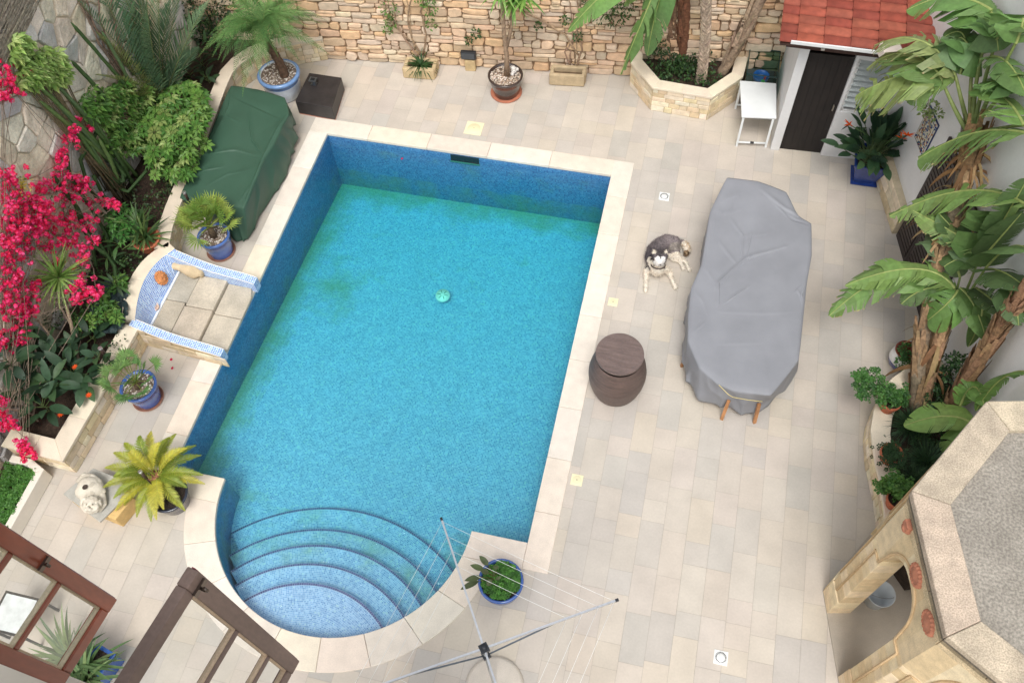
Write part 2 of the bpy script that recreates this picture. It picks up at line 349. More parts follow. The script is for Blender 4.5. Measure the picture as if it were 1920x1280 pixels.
# steps of the rounded end: arcs about a centre further back, dark mosaic nosings
STEPS = [(2.37, -2.20, -.64), (2.07, -2.25, -.53), (1.81, -2.25, -.42), (1.63, -2.36, -.31), (1.33, -2.35, -.20)]
M_NOSE = mosaic('nosing mosaic', size=.03, grout=C(150, 160, 190), cols=[(0, C(66, 70, 122)), (.4, C(80, 82, 134)), (.7, C(56, 62, 112))], dark=.22, algae=False)
for k, (r, cy, zt) in enumerate(STEPS):
    st = UM((0, 0, 0)); cx = 2.53; N_ = 64; rr = RR+.01
    # arc span: where the step circle meets the pool wall circle
    def lim(r):
        dd = RC[1]-cy; yy = (r*r-rr*rr+dd*dd)/(2*dd); return math.asin(max(-1, min(1, yy/r)))
    a0 = lim(r); A = [a0+(math.pi-2*a0)*i/N_ for i in range(N_+1)]
    rin = 0
    for i in range(N_):
        for ring in range(8):
            ra, rb = r-.03-ring*.16, r-.03-(ring+1)*.16
            if rb < .05: continue
            P = [(cx+ra*math.cos(A[i]), cy+ra*math.sin(A[i]), zt), (cx+ra*math.cos(A[i+1]), cy+ra*math.sin(A[i+1]), zt), (cx+rb*math.cos(A[i+1]), cy+rb*math.sin(A[i+1]), zt), (cx+rb*math.cos(A[i]), cy+rb*math.sin(A[i]), zt)]
            if max((p[0]-RC[0])**2+(p[1]-RC[1])**2 for p in P) > (RR+.2)**2 and P[0][1] < 0: continue
            st.q(P, [(A[i]*r, ra), (A[i+1]*r, ra), (A[i+1]*r, rb), (A[i]*r, rb)], ((-.6, -.3, .0, .32, .05)[4-k] if 1 else 0, 0, 0))
        p, q_ = (cx+r*math.cos(A[i]), cy+r*math.sin(A[i])), (cx+r*math.cos(A[i+1]), cy+r*math.sin(A[i+1]))
        st.q([(*p, zt-.14), (*q_, zt-.14), (*q_, zt), (*p, zt)], [(A[i]*r, zt-.14), (A[i+1]*r, zt-.14), (A[i+1]*r, zt), (A[i]*r, zt)], (-.2, 0, 0))
    o = st.build('pool_step', M_MOS); setuv(o, st.u); tag(o, kind='structure')
    no = UM()
    for i in range(N_):
        c0, s0, c1, s1 = math.cos(A[i]), math.sin(A[i]), math.cos(A[i+1]), math.sin(A[i+1])
        no.q([(cx+(r+.002)*c0, cy+r*s0, zt+.003), (cx+r*c1, cy+r*s1, zt+.003), (cx+(r-.030)*c1, cy+(r-.030)*s1, zt+.003), (cx+(r-.030)*c0, cy+(r-.030)*s0, zt+.003)], [(A[i]*r, .0301), (A[i+1]*r, .0301), (A[i+1]*r, .0599), (A[i]*r, .0599)])
    o2 = no.build('step_nosing', M_NOSE); setuv(o2, no.u); tag(o2, kind='structure')
# ---- water: clear tinting volume with a rippled mirror-like skin
def ripples(N, L, b, lw):
    n1 = N.new('ShaderNodeTexNoise'); n1.inputs['Scale'].default_value = 3.0; n1.inputs['Detail'].default_value = 4; n1.inputs['Distortion'].default_value = .8
    tc = N.new('ShaderNodeTexCoord'); mp = N.new('ShaderNodeMapping'); mp.inputs['Scale'].default_value = (1, 2.2, 1); L.new(tc.outputs['Object'], mp.inputs[0]); L.new(mp.outputs[0], n1.inputs['Vector'])
    bp = N.new('ShaderNodeBump'); bp.inputs['Strength'].default_value = .5; bp.inputs['Distance'].default_value = .06; L.new(n1.outputs[0], bp.inputs['Height']); L.new(bp.outputs[0], b.inputs['Normal']); L.new(bp.outputs[0], lw.inputs['Normal'])
wm = clear('water', (1, 1, 1), .02, .95, .035, ripples); va = wm.node_tree.nodes.new('ShaderNodeVolumeAbsorption')
va.inputs['Color'].default_value = (.13, .87, .85, 1); va.inputs['Density'].default_value = 1.0; wm.node_tree.links.new(va.outputs[0], wm.node_tree.nodes['Material Output'].inputs['Volume'])
ol = [(-.01, -.01), (-.01, PL+.01), (PW+.01, PL+.01), (PW+.01, -.01)]
ol += [arcpt(RR+.008, -(math.pi*i/60)) for i in range(61)]
wb = MB(); n = len(ol); wb.add([(p[0], p[1], -1.6) for p in ol]+[(p[0], p[1], WZ) for p in ol], [(i, (i+1) % n, n+(i+1) % n, n+i) for i in range(n)]+[tuple(range(n, 2*n)), tuple(range(n-1, -1, -1))])
o = wb.build('water', wm); fixn(o); tag(o, kind='structure')
# ================================================================= WALLS AND BUILT THINGS
def frame2(a, b):
    U = V((b[0]-a[0], b[1]-a[1], 0)); l = U.length; U /= l; return U, V((U.y, -U.x, 0)), l       # normal to the right of a->b
def courses(mb, a, b, z0, z1, hh, ww, cols, rng, nrm=1, depth=.03, jit=.3, gap=.006, off=0.0, topfn=None, split=.2):
    """irregular stones laid in uneven courses on the vertical face a-b"""
    U, Nn, l = frame2(a, b); Nn = Nn*nrm; z = z0; A = V((a[0], a[1], 0))
    while z < z1-.01:
        h = min(rng.uniform(*hh), z1-z)
        if z1-z-h < hh[0]*.5: h = z1-z
        x = -rng.uniform(0, ww[0]); 
        while x < l:
            w_ = rng.uniform(*ww); xa, xb = max(x, 0), min(x+w_, l)
            if xb-xa > .02:
                parts = [(z, z+h)]
                if rng.random() < split and h > .09: q = z+h*rng.uniform(.35, .65); parts = [(z, q), (q, z+h)]
                for (p, r) in parts:
                    if topfn and (p+r)/2 > topfn((xa+xb)/2): continue
                    j = jit*min(r-p, xb-xa)*.5; d = depth*rng.uniform(.35, 1)+off; c = vary(rng.choice(cols), .12, .03, rng)
                    def J(): return rng.uniform(-j, j)*.5
                    xm = (xa+xb)/2+J()
                    ring = [(xa+gap+abs(J()), p+gap+abs(J())), (xm, p+gap+abs(J())*.5), (xb-gap-abs(J()), p+gap+abs(J())), (xb-gap, (p+r)/2+J()), (xb-gap-abs(J()), r-gap-abs(J())), (xm, r-gap-abs(J())*.5), (xa+gap+abs(J()), r-gap-abs(J())), (xa+gap, (p+r)/2+J())]
                    cx, cz = (xa+xb)/2, (p+r)/2; k = 8; dd = [d*rng.uniform(.8, 1.1) for _ in range(4)]
                    out = [A+U*q_[0]+V((0, 0, q_[1]))+Nn*(off-.004) for q_ in ring]
                    mid = [A+U*q_[0]+V((0, 0, q_[1]))+Nn*(d*.6+off*.4) for q_ in ring]
                    s_ = 1-min(.3, .014/max(.03, min(xb-xa, r-p)))
                    inn = [A+U*(cx+(q_[0]-cx)*s_)+V((0, 0, cz+(q_[1]-cz)*s_))+Nn*(d*rng.uniform(.88, 1.1)) for q_ in ring]
                    P = out+mid+inn+[A+U*cx+V((0, 0, cz))+Nn*d*1.08]
                    F = []
                    for i in range(k): i2 = (i+1) % k; F += [(i, i2, k+i2, k+i), (k+i, k+i2, 2*k+i2, 2*k+i), (2*k+i, 2*k+i2, 3*k)]
                    if nrm < 0: F = [tuple(reversed(f)) for f in F]
                    mb.add(P, F, c)
            x += w_
        z += h
def vcells(mb, a, b, z0, z1, size, cols, rng, depth=.05, aspect=1.0, rot=.0, gap=.010):
    """crazy-paved stones (clipped Voronoi cells) on the vertical face a-b"""
    U, Nn, l = frame2(a, b); A = V((a[0], a[1], 0)); pts = []; nx = int(l/size)+2; nyy = int((z1-z0)/(size*aspect))+2; jlo = -1-int(abs(rot)*nx)
    for i in range(-1, nx):
        for j in range(jlo, nyy):
            if rng.random() < .2: continue
            pts.append(((i+.5*(j % 2)+rng.uniform(-.5, .5))*size, z0+(j+rng.uniform(-.5, .5)+rot*i)*size*aspect))
    for p in pts:
        if not (-.1 < p[0] < l+.1 and z0-.1 < p[1] < z1+.1): continue
        poly = [(p[0]-size, p[1]-size), (p[0]+size, p[1]-size), (p[0]+size, p[1]+size), (p[0]-size, p[1]+size)]
        for q in pts:
            dx, dy = q[0]-p[0], q[1]-p[1]; d2 = dx*dx+dy*dy
            if d2 < 1e-9 or d2 > (size*4)**2: continue
            mx_, my_ = (p[0]+q[0])/2, (p[1]+q[1])/2; new = []
            for i in range(len(poly)):
                c, d = poly[i], poly[(i+1) % len(poly)]
                sc_ = (c[0]-mx_)*dx+(c[1]-my_)*dy; sd_ = (d[0]-mx_)*dx+(d[1]-my_)*dy
                if sc_ <= 0: new.append(c)
                if (sc_ < 0 < sd_) or (sd_ < 0 < sc_): t_ = sc_/(sc_-sd_); new.append((c[0]+(d[0]-c[0])*t_, c[1]+(d[1]-c[1])*t_))
            poly = new
            if len(poly) < 3: break
        if len(poly) < 3: continue
        for ax_, lo, hi in ((0, 0, l), (1, z0, z1)):
            poly = [tuple(min(max(v[m_], lo), hi) if m_ == ax_ else v[m_] for m_ in (0, 1)) for v in poly]
        cx = sum(v[0] for v in poly)/len(poly); cz = sum(v[1] for v in poly)/len(poly); rad = max(.05, size*.5)
        s1 = 1-gap/rad; s2 = s1-.12; d = depth*rng.uniform(.4, 1.1); tx, tz = rng.uniform(-.12, .12), rng.uniform(-.12, .12); c = vary(rng.choice(cols), .10, .03, rng); k = len(poly)
        o1 = [A+U*(cx+(v[0]-cx)*s1)+V((0, 0, cz+(v[1]-cz)*s1))-Nn*.004 for v in poly]
        o2 = [A+U*(cx+(v[0]-cx)*(s1-.03))+V((0, 0, cz+(v[1]-cz)*(s1-.03)))+Nn*(d*.7+(v[0]-cx)*tx+(v[1]-cz)*tz) for v in poly]
        o3 = [A+U*(cx+(v[0]-cx)*s2)+V((0, 0, cz+(v[1]-cz)*s2))+Nn*(d+(v[0]-cx)*tx+(v[1]-cz)*tz) for v in poly]
        F = []
        for i in range(k): i2 = (i+1) % k; F += [(i, i2, k+i2, k+i), (k+i, k+i2, 2*k+i2, 2*k+i)]
        F.append(tuple(range(2*k, 3*k))); mb.add(o1+o2+o3, F, c)
HONEY = [C(216, 190, 160), C(210, 180, 148), C(222, 200, 172), C(204, 178, 150), C(216, 182, 144), C(218, 196, 172), C(200, 178, 154), C(208, 190, 168)]
LIME = [C(224, 208, 180), C(228, 214, 188), C(216, 196, 160), C(232, 220, 198), C(218, 198, 166), C(226, 208, 172)]
def dim(cs, k): return [tuple(v*k for v in c) for c in cs]
# ---- back rubble wall
BA, BB = (-2.95, 7.95), (9.6, 9.30)
t_ = thing('rubble_wall', 'honey coloured dry rubble stone wall along the far end of the terrace', 'wall', (3, 8.55, 0))
m = MB(C(96, 76, 58)); U, Nn, l = frame2(BA, BB); A_, B_ = V((*BA, 0)), V((*BB, 0)); q = -Nn*.35
m.prism([(p.x, p.y) for p in (A_, A_+q, B_+q, B_)], -.02, 4.2, C(136, 112, 88)); bk = m.build('mortar', M_STONE, t_); fixn(bk)  # unseen upper part raised to darken the far end
m = MB(); rng = random.Random(5); courses(m, BA, BB, 0, 4.2, (.10, .26), (.12, .46), HONEY, rng, depth=.06, jit=.8, gap=.004, split=.35); m.build('stonework', M_STONE, t_)
# ---- left crazy-paved wall
LA, LB = (-2.95, 8.1), (-2.12, -3.4)
t_ = thing('boundary_wall', 'tall pale wall of large crazy-paved grey and cream stones behind the left bed', 'wall', (-2.5, 3, 0))
U, Nn, l = frame2(LA, LB); A_, B_ = V((*LA, 0)), V((*LB, 0)); Nn_in = -Nn if Nn.x < 0 else Nn
PALE = [C(226, 216, 198), C(206, 202, 194), C(230, 216, 192), C(196, 194, 190), C(220, 206, 182), C(232, 222, 204), C(214, 202, 180)]
m = MB(C(150, 140, 122)); q = -Nn_in*.35; m.prism([(p.x, p.y) for p in (A_, A_+q, B_+q, B_)], -.02, 4.6, C(200, 188, 166)); bk = m.build('mortar', M_STONE, t_); fixn(bk)
m = MB(); rng = random.Random(9); vcells(m, LB, LA, 0, 4.6, .36, PALE, rng, depth=.05, aspect=.75, rot=.3, gap=.006); m.build('stonework', mat('rough field stone', rough=.95, nscale=5, namt=.2, bscale=16, bump=1.0, fine=.16, bdist=.03), t_)
# ---- right white wall with stone skirting, dark doors and tile panel
RA, RB = (9.10, 7.90), (10.62, 1.2); UR, NR, lR = frame2(RB, RA); 
NR = -NR if NR.x > 0 else NR
t_ = thing('house_wall', 'tall white rendered wall on the right behind the banana plants', 'wall', (9.8, 5, 0))
m = MB(C(234, 233, 232, .95)); A_, B_ = V((*RA, 0)), V((*RB, 0)); A2 = A_+(A_-B_).normalized()*3.0; q = -NR*.3
B2 = B_+(B_-A_).normalized()*5
m.prism([(p.x, p.y) for p in (A2, A2+q, B2+q, B2)], -.02, 5.2); bk = m.build('render_coat', M_PLASTER, t_); fixn(bk)
def onR(x, y, out=0.0): p = wp(x, y, RA, RB); return p+NR*out
def prism_w(m, pts, N_, th, col=None):       # polygon on a wall given thickness along N_
    n = len(pts); P = [p for p in pts]+[p+N_*th for p in pts]
    m.add(P, [(i, (i+1) % n, n+(i+1) % n, n+i) for i in range(n)]+[tuple(range(n, 2*n))], col)
def alongR(y_):      # point on the wall line at given y
    t = (y_-RA[1])/(RB[1]-RA[1]); return V((RA[0]+(RB[0]-RA[0])*t, y_, 0))
m = MB(); rng = random.Random(21)
a_, b_ = alongR(6.05)+NR*.10, alongR(7.45)+NR*.12
m.prism([(p.x, p.y) for p in (a_, alongR(6.05), alongR(7.45), b_)], 0, .50, C(196, 182, 156)); courses(m, (b_.x, b_.y), (a_.x, a_.y), 0, .5, (.16, .26), (.3, .5), LIME, rng, depth=.02, jit=.15, nrm=1)
sk = m.build('stone_skirting', M_STONE, t_); fixn(sk)
dr = MB(C(44, 34, 32)); p0, p1 = alongR(6.02)+NR*.01, alongR(4.45)+NR*.01
dw = (p1-p0); nb = 3
for i in range(nb):
    a, b = p0+dw*(i/nb)+NR*.0, p0+dw*((i+1)/nb); 
    prism_w(dr, [a+UR*-.004, b+UR*.004, b+UR*.004+V((0, 0, 2.12)), a+UR*-.004+V((0, 0, 2.12))], NR, .035)
    for k in range(24):
        z = .08+k*.082; prism_w(dr, [a-UR*.06+V((0, 0, z)), b+UR*.06+V((0, 0, z)), b+UR*.06+V((0, 0, z+.06)), a-UR*.06+V((0, 0, z+.06))], NR, .047, C(50, 40, 37))
ds = dr.build('louvred_shutter', M_DARKW, t_); fixn(ds)
# tile diamond
t_ = thing('tile_panel', 'diamond shaped panel of patterned blue, ochre and white tiles on the white wall', 'tile panel', onR(1739, 245))
cen = onR(1739.5, 245); top, lf, rt, bt = onR(1745.8, 196.8), onR(1717, 254), onR(1762, 234), onR(1732, 295)
prism = MB(C(40, 60, 100)); ce = (top+bt)/2; hz = (top.z-bt.z)/2; hw = (lf-rt).length/2; H_ = UR
VT, HT = (top-bt)/2, (rt-lf)/2
def dia(s, th, col, mb): prism_w(mb, [ce+VT*s, ce-HT*s, ce-VT*s, ce+HT*s], NR, th, col)
dia(1, .02, C(38, 52, 96), prism); dia(.95, .023, C(226, 222, 208), prism); dia(.80, .026, C(60, 84, 130), prism); dia(.76, .029, C(222, 216, 196), prism)
rng = random.Random(4)
for i in range(420):
    a, b = rng.uniform(-1, 1), rng.uniform(-1, 1)
    if abs(a)+abs(b) > .93 or .77 < abs(a)+abs(b) < .82: continue
    c = rng.choice([C(44, 72, 130), C(168, 124, 80), C(60, 110, 110), C(50, 80, 140), C(70, 100, 150), C(60, 90, 120), C(150, 80, 60)]); r = rng.uniform(.008, .018); p = ce+HT*a+VT*b; k = rng.randint(3, 6); a0 = rng.random()*6
    prism_w(prism, [p+H_*r*math.cos(a0+j*6.283/k)+V((0, 0, r*math.sin(a0+j*6.283/k))) for j in range(k)], NR, .0315+i*.00001, c)
prism.build('tiles', M_GLAZE, t_)
# ---- planter helper: polyline p (outer face), inner side to the left or right
def offs(poly, d):
    out = []
    for i, p in enumerate(poly):
        a = poly[max(i-1, 0)]; b = poly[min(i+1, len(poly)-1)]
        d1 = V((p[0]-a[0], p[1]-a[1])); d2 = V((b[0]-p[0], b[1]-p[1]))
        n1 = V((-d1.y, d1.x)).normalized() if d1.length > 0 else None; n2 = V((-d2.y, d2.x)).normalized() if d2.length > 0 else None
        n = ((n1 or n2)+(n2 or n1)); n = n.normalized(); k = 1/max(.5, n.dot(n1 or n2)); out.append((p[0]+n.x*d*k, p[1]+n.y*d*k))
    return out
def ribbon(mb, o_, i_, z0, z1, col, slabs=None, rng=None, grp=1):
    if grp > 1:
        for k in range(0, len(o_)-1, grp):
            e = min(k+grp, len(o_)-1); mb.prism(list(o_[k:e+1])+list(i_[k:e+1])[::-1], z0, z1, vary(col, .04, .015, rng) if rng else col)
        return
    for k in range(len(o_)-1):
        c = vary(col, .04, .015, rng) if rng else col; mb.prism([o_[k], o_[k+1], i_[k+1], i_[k]], z0, z1, c)
def densify(poly, step):
    out = [poly[0]]
    for a, b in zip(poly[:-1], poly[1:]):
        n = max(1, round(math.hypot(b[0]-a[0], b[1]-a[1])/step)); out += [(a[0]+(b[0]-a[0])*t/n, a[1]+(b[1]-a[1])*t/n) for t in range(1, n+1)]
    return out
def smoothp(poly, n=2):
    for _ in range(n):
        q = [poly[0]]
        for a, b in zip(poly[:-1], poly[1:]): q += [(a[0]*.75+b[0]*.25, a[1]*.75+b[1]*.25), (a[0]*.25+b[0]*.75, a[1]*.25+b[1]*.75)]
        poly = q+[poly[-1]]
    return poly
def planter(name, label, poly, h, cw_, side, soilpoly, soilz, cope=C(226, 214, 192), stones=None, white=False, clad=(.07, .13), seed=1, cat='planter', step=.6, over=.02):
    """side=+1: bed lies to the left of the run a->b"""
    rng = random.Random(seed); t = thing(name, label, cat, (poly[0][0], poly[0][1], 0))
    if white:
        m = MB(C(232, 226, 214)); ribbon(m, poly, offs(poly, side*cw_), 0, h, C(230, 224, 212)); o = m.build('wall', M_PLASTER, t, bevel=.01); fixn(o)
    else:
        m = MB(); ribbon(m, poly, offs(poly, side*cw_*.9), 0, h-.05, C(176, 156, 124)); o = m.build('wall', M_STONE, t); fixn(o)
        m = MB()
        for a, b in zip(poly[:-1], poly[1:]): courses(m, a, b, 0, h-.052, clad, (.12, .34), stones or LIME, rng, nrm=side, depth=.016, jit=.14, gap=.003, split=.1)
        m.build('stone_cladding', M_STONE, t)
        m = MB(); pd = densify(poly, step) if len(poly) < 12 else poly; ribbon(m, offs(pd, -side*(over+.012)), offs(pd, side*cw_), h-.045, h, cope, rng=rng, grp=1 if len(poly) < 12 else 4); o = m.build('coping', M_TRAV, t, bevel=.006); fixn(o)
    m = MB(); m.prism(soilpoly, .0, soilz, C(58, 44, 34)); o = m.build('soil', M_SOIL, t); fixn(o)
    return t
OCT = [(4.90, 8.86), (4.94, 8.52), (5.38, 7.99), (6.35, 7.93), (6.79, 8.50), (6.83, 9.02)]
planter('octagonal_planter', 'raised stone planter with angled sides holding tall strelitzia trunks', OCT, .54, .17, 1, [(5.05, 8.80), (5.1, 8.58), (5.45, 8.14), (6.27, 8.1), (6.65, 8.56), (6.68, 8.98)], .40, seed=2)
LOW = [(-2.17, -.30), (-1.27, -.33), (-1.22, .87), (-1.20, 1.80)]
planter('long_planter', 'stone planter with cream coping holding dark broad leaved plants by the left wall', LOW, .45, .24, 1, [(-2.2, -.1), (-1.45, -.12), (-1.4, 1.9), (-1.55, 2.2), (-1.6, 3.0), (-2.5, 3.0)], .30, seed=3)
UPP = smoothp([(-1.36, 3.2), (-1.50, 3.7), (-1.62, 4.8), (-1.74, 5.8), (-1.86, 6.6), (-1.90, 7.15), (-1.62, 7.65), (-1.1, 7.95), (-.60, 8.17)], 1)
planter('curved_planter', 'long curved stone planter bordering the upper left bed behind the green cover', UPP, .5, .2, 1, offs(UPP, .1)+[(-.6, 8.3), (-2.9, 8.1), (-2.6, 3.0), (-1.6, 3.0)], .35, seed=4, cope=C(218, 206, 186))
planter('white_trough', 'low white rendered trough of ground cover in the bottom left', [(-1.60, -2.9), (-1.56, -.46), (-1.80, -.36), (-2.1, -.36)], .26, .10, 1, [(-1.68, -2.9), (-1.65, -.52), (-2.2, -.45), (-2.2, -2.9)], .18, white=True, seed=5)
RPL = smoothp([(9.95, 3.55), (9.56, 3.36), (9.24, 3.02), (9.06, 2.42), (9.12, 1.9), (9.25, 1.38), (9.27, .7)], 1)
planter('side_planter', 'curved stone planter full of plants and clay pots against the right wall', RPL, .45, .21, 1, offs(RPL, .1)+[(9.6, .4), (10.6, .8), (10.4, 3.4)], .33, seed=6)
# ---- mosaic niche / foot bath by the pool
t_ = thing('foot_bath', 'small sunken foot bath with blue mosaic walls and worn stone slabs beside the pool', 'foot bath', (-.6, 2.5, 0))
arcO = smoothp([(-1.44, 1.84), (-1.61, 2.24), (-1.66, 2.6), (-1.6, 2.98), (-1.38, 3.30)], 2); arcI = smoothp([(-1.25, 1.88), (-1.38, 2.24), (-1.44, 2.6), (-1.39, 2.92), (-1.22, 3.2)], 2)
rng = random.Random(2); m = MB(); ribbon(m, arcO[::-1], arcI[::-1], 0, .5, C(228, 216, 194), rng=rng, grp=5); o = m.build('curved_rim', M_TRAV, t_, bevel=.006); fixn(o)
m = UM(); n = len(arcI)
for i in range(n-1):
    a, b = arcI[i], arcI[i+1]; t0, t1 = i/(n-1), (i+1)/(n-1); c = (-1.22, 1.9+1.2*t0); d = (-1.22, 1.9+1.2*t1)
    m.q([(*a, .497), (*c, .13), (*d, .13), (*b, .497)], [(t0*1.4, .45), (t0*1.4, 0), (t1*1.4, 0), (t1*1.4, .45)])
o = m.build('mosaic_back', M_MOSR, t_); setuv(o, m.u)
m = MB(C(232, 236, 240)); m.box((-1.205, 2.5, .145), (.03, 1.2, .03)); m.build('white_trim', M_PLAST, t_)
def prof(x):   # height of the side walls
    t = (x+1.3)/1.48; return .46-.30*t+.035*math.sin(t*2*math.pi*1.0+2.2) if t < .98 else .14
for ya, yb, nm in ((3.07, 3.20, 'far_side_wall'), (1.77, 1.90, 'near_side_wall')):
    m = UM(); s_ = MB(); K = 24
    for i in range(K):
        x0, x1 = -1.30+1.37*i/K, -1.30+1.37*(i+1)/K; sk_ = lambda x: -.09*(x+1.3)/1.48
        za, zb = prof(x0), prof(x1); y0a, y1a, y0b, y1b = ya+sk_(x0), yb+sk_(x0), ya+sk_(x1), yb+sk_(x1)
        m.q([(x0, y0a, za), (x1, y0b, zb), (x1, y1b, zb), (x0, y1a, za)], [(x0, 0), (x1, 0), (x1, .15), (x0, .15)])
        m.q([(x0, y0a, 0), (x1, y0b, 0), (x1, y0b, zb), (x0, y0a, za)], [(x0, 0), (x1, 0), (x1, zb), (x0, za)]) if 'far' in nm else m.q([(x0, y1a, 0), (x1, y1b, 0), (x1, y1b, zb), (x0, y1a, za)][::-1], [(x0, 0), (x1, 0), (x1, zb), (x0, za)][::-1])
        yy, yz = (y1a, y1b) if 'far' in nm else (y0a, y0b)
        s_.add([(x0, yy, 0), (x1, yz, 0), (x1, yz, zb-.012), (x0, yy, za-.012)], [(0, 1, 2, 3)], C(206, 184, 148))
    m.q([(x1, y0b, 0), (x1, y1b, 0), (x1, y1b, zb), (x1, y0b, zb)], [(0, 0), (.15, 0), (.15, .15), (0, .15)])
    o = m.build('mosaic_side', M_MOSR, t_); setuv(o, m.u)
    s_.build('rendered_side', M_STONE, t_)
    e = MB(C(238, 236, 230)); 
    for yy in (ya, yb): e.tube([(x, yy-.09*(x+1.3)/1.48, prof(x)+.001) for x in [-1.30+1.37*i/20 for i in range(21)]], .007, 6)
    e.build('grout_edge', M_PLAST, t_)
m = MB(); rng = random.Random(8)
courses(m, (-1.24, 1.755), (.16, 1.665), 0, .45, (.09, .15), (.18, .36), dim(LIME, .9), rng, depth=.014, jit=.2, nrm=1, gap=.003, topfn=lambda s: prof(-1.3+s)-.05); m.build('stone_facing', M_STONE, t_)
m = MB(); sl_c = [C(176, 170, 156), C(182, 172, 154), C(194, 184, 166), C(190, 178, 160)]
for i, (x0, x1, y0, y1, zt) in enumerate([(-1.21, -.86, 2.52, 3.03, .128), (-1.21, -.88, 1.93, 2.51, .130), (-.855, -.41, 2.47, 3.03, .136), (-.87, -.41, 1.91, 2.46, .133)]):
    m.prism([(x0, y0), (x1, y0), (x1, y1), (x0, y1)], 0, zt, sl_c[i])
for poly in ([(-.40, 1.84), (-.06, 1.80), (.045, 1.90), (.045, 2.43), (-.40, 2.44)], [(-.40, 2.45), (.045, 2.44), (.045, 2.84), (-.02, 3.0), (-.40, 3.01)]): m.prism(poly, .015, .075, C(188, 179, 162))
o = m.build('stone_slabs', mat('worn slab', rough=.9, nscale=4, namt=.18, bscale=30, bump=.4, fine=.14), t_, bevel=.012); fixn(o)
# ---- shed with tiled roof
SY = 7.44
t_ = thing('garden_shed', 'small white garden shed with dark door and red tiled roof', 'shed', (8.3, SY, 0))
WHT = C(228, 228, 228, .92)
m = MB(WHT); sx0, sx1, d0, d1 = 7.455, 9.3, 7.60, 8.27
def sy(x): return SY+.035*(x-7.46)
def fbox(x0, x1, z0, z1, th=.14, col=None): m.prism([(x0, sy(x0)), (x1, sy(x1)), (x1, sy(x1)+th), (x0, sy(x0)+th)], z0, z1, col)
fbox(sx0, d0, 0, 2.14); fbox(d1, 9.25, 0, .98); fbox(8.95, 9.25, .98, 2.14); fbox(8.31, 8.95, 2.0, 2.14)
m.prism([(sx0, SY+.14), (sx0+.12, SY+.14), (sx0+.12, 9.1), (sx0-.02, 9.1)], 0, 2.14)
m.prism([(d1, sy(d1)), (d1+.05, sy(d1)), (d1+.05, sy(d1)+.14), (d1, sy(d1)+.14)], .98, 2.14)
o = m.build('walls', M_PLASTER, t_, bevel=.008); fixn(o)
m = MB(C(30, 24, 22)); m.prism([(d0, sy(d0)+.06), (d1, sy(d1)+.06), (d1, sy(d1)+.10), (d0, sy(d0)+.10)], .0, 1.98); 
for i in range(6): xx = d0+.06+i*.105; m.box((xx, sy(xx)+.058, .99), (.006, .004, 1.9), col=C(18, 14, 13))
door = m.build('door', mat('dark door', rough=.65, nscale=4, namt=.3, bump=.05), t_); fixn(door)
m = MB(C(150, 146, 138)); m.box((d1-.06, sy(d1)+.045, 1.0), (.02, .03, .12)); m.build('door_handle', M_METAL, door)
m = MB(C(20, 18, 18)); m.box((8.3, 8.6, 1.07), (1.6, .05, 2.1)); m.build('interior_shade_panel', M_DARKW, t_)  # black panel painted as the darkness inside the shed
m = MB(C(215, 216, 215)); fx0, fx1 = 8.33, 8.94; yy = sy(8.6)+.03
for z in (1.0, 2.0): m.box(((fx0+fx1)/2, yy, z), (fx1-fx0, .04, .04))
for x_ in (fx0, fx1): m.box((x_, yy, 1.5), (.04, .04, 1.0))
o = m.build('window_frame', M_PLAST, t_)
m = MB(C(170, 178, 178))
for k in range(9):
    z = 1.08+k*.105; m.add([(fx0, yy-.03, z), (fx1, yy-.03, z), (fx1, yy+.04, z+.075), (fx0, yy+.04, z+.075)], [(0, 1, 2, 3)])
m.build('louvre_panes', mat('frosted glass', rough=.15, nscale=3, namt=.03, bump=0), t_, solid=.006)
# roof
rx0, rx1, ry0, ry1 = 7.12, 9.16, 7.13, 9.2
def rz(x, y): return 2.40+.05*(x-rx0)+.06*(y-ry0)
m = MB(); rng = random.Random(12); pitch = .186; tl = .365; y = ry0+pitch/2; RED = [C(160, 82, 62, .88), C(150, 72, 56, .88), C(166, 90, 70, .88), C(140, 66, 52, .88), C(158, 84, 66, .88)]
j = 0
while y < ry1:
    x = rx1; i = 0
    while x > rx0+.05:
        xa, xb = max(x-tl, rx0-.02), x+.035; c = vary(rng.choice(RED), .10, .03, rng); P = []; K = 8; dz = rng.uniform(0, .006)
        for xx, ra, dzz in ((xa, pitch*.54, .022), (xb, pitch*.47, -.002)):
            for k in range(K+1):
                a = math.pi*k/K; P.append((xx, y-math.cos(a)*ra, rz(xx, y)+math.sin(a)*ra*.52+dzz+dz))
        P += [(xa, p[1], p[2]-.014) for p in P[:K+1]]
        F = [(k, k+1, K+2+k, K+1+k) for k in range(K)]+[(k, 2*K+2+k, 2*K+3+k, k+1) for k in range(K)]
        m.add(P, F, c, smooth=True); x -= tl; i += 1
    y += pitch
m.build('roof_tiles', M_TERRA, t_)
m = MB(C(70, 48, 40)); m.add([(rx0, ry0, rz(rx0, ry0)-.03), (rx1, ry0, rz(rx1, ry0)-.03), (rx1, ry1, rz(rx1, ry1)-.03), (rx0, ry1, rz(rx0, ry1)-.03)], [(0, 1, 2, 3)]); m.box((8.2, 7.42, 2.24), (1.9, .05, .2), col=C(64, 40, 34)); m.build('roof_deck', M_DARKW, t_, solid=.03)
m = MB(C(222, 224, 224)); m.box(((7.26+rx1)/2, ry0-.012, rz(8.1, ry0)-.01), (rx1-7.26, .022, .055)); m.build('fascia_board', M_PLAST, t_, bevel=.004)
m = MB(C(96, 76, 66)); m.tube([(7.2, 7.30, 2.30), (7.75, 7.31, 2.31)], .055, 12); m.box((7.74, 7.30, 2.3), (.05, .1, .1), col=C(200, 196, 188)); m.build('rolled_awning', M_PLAST, t_)
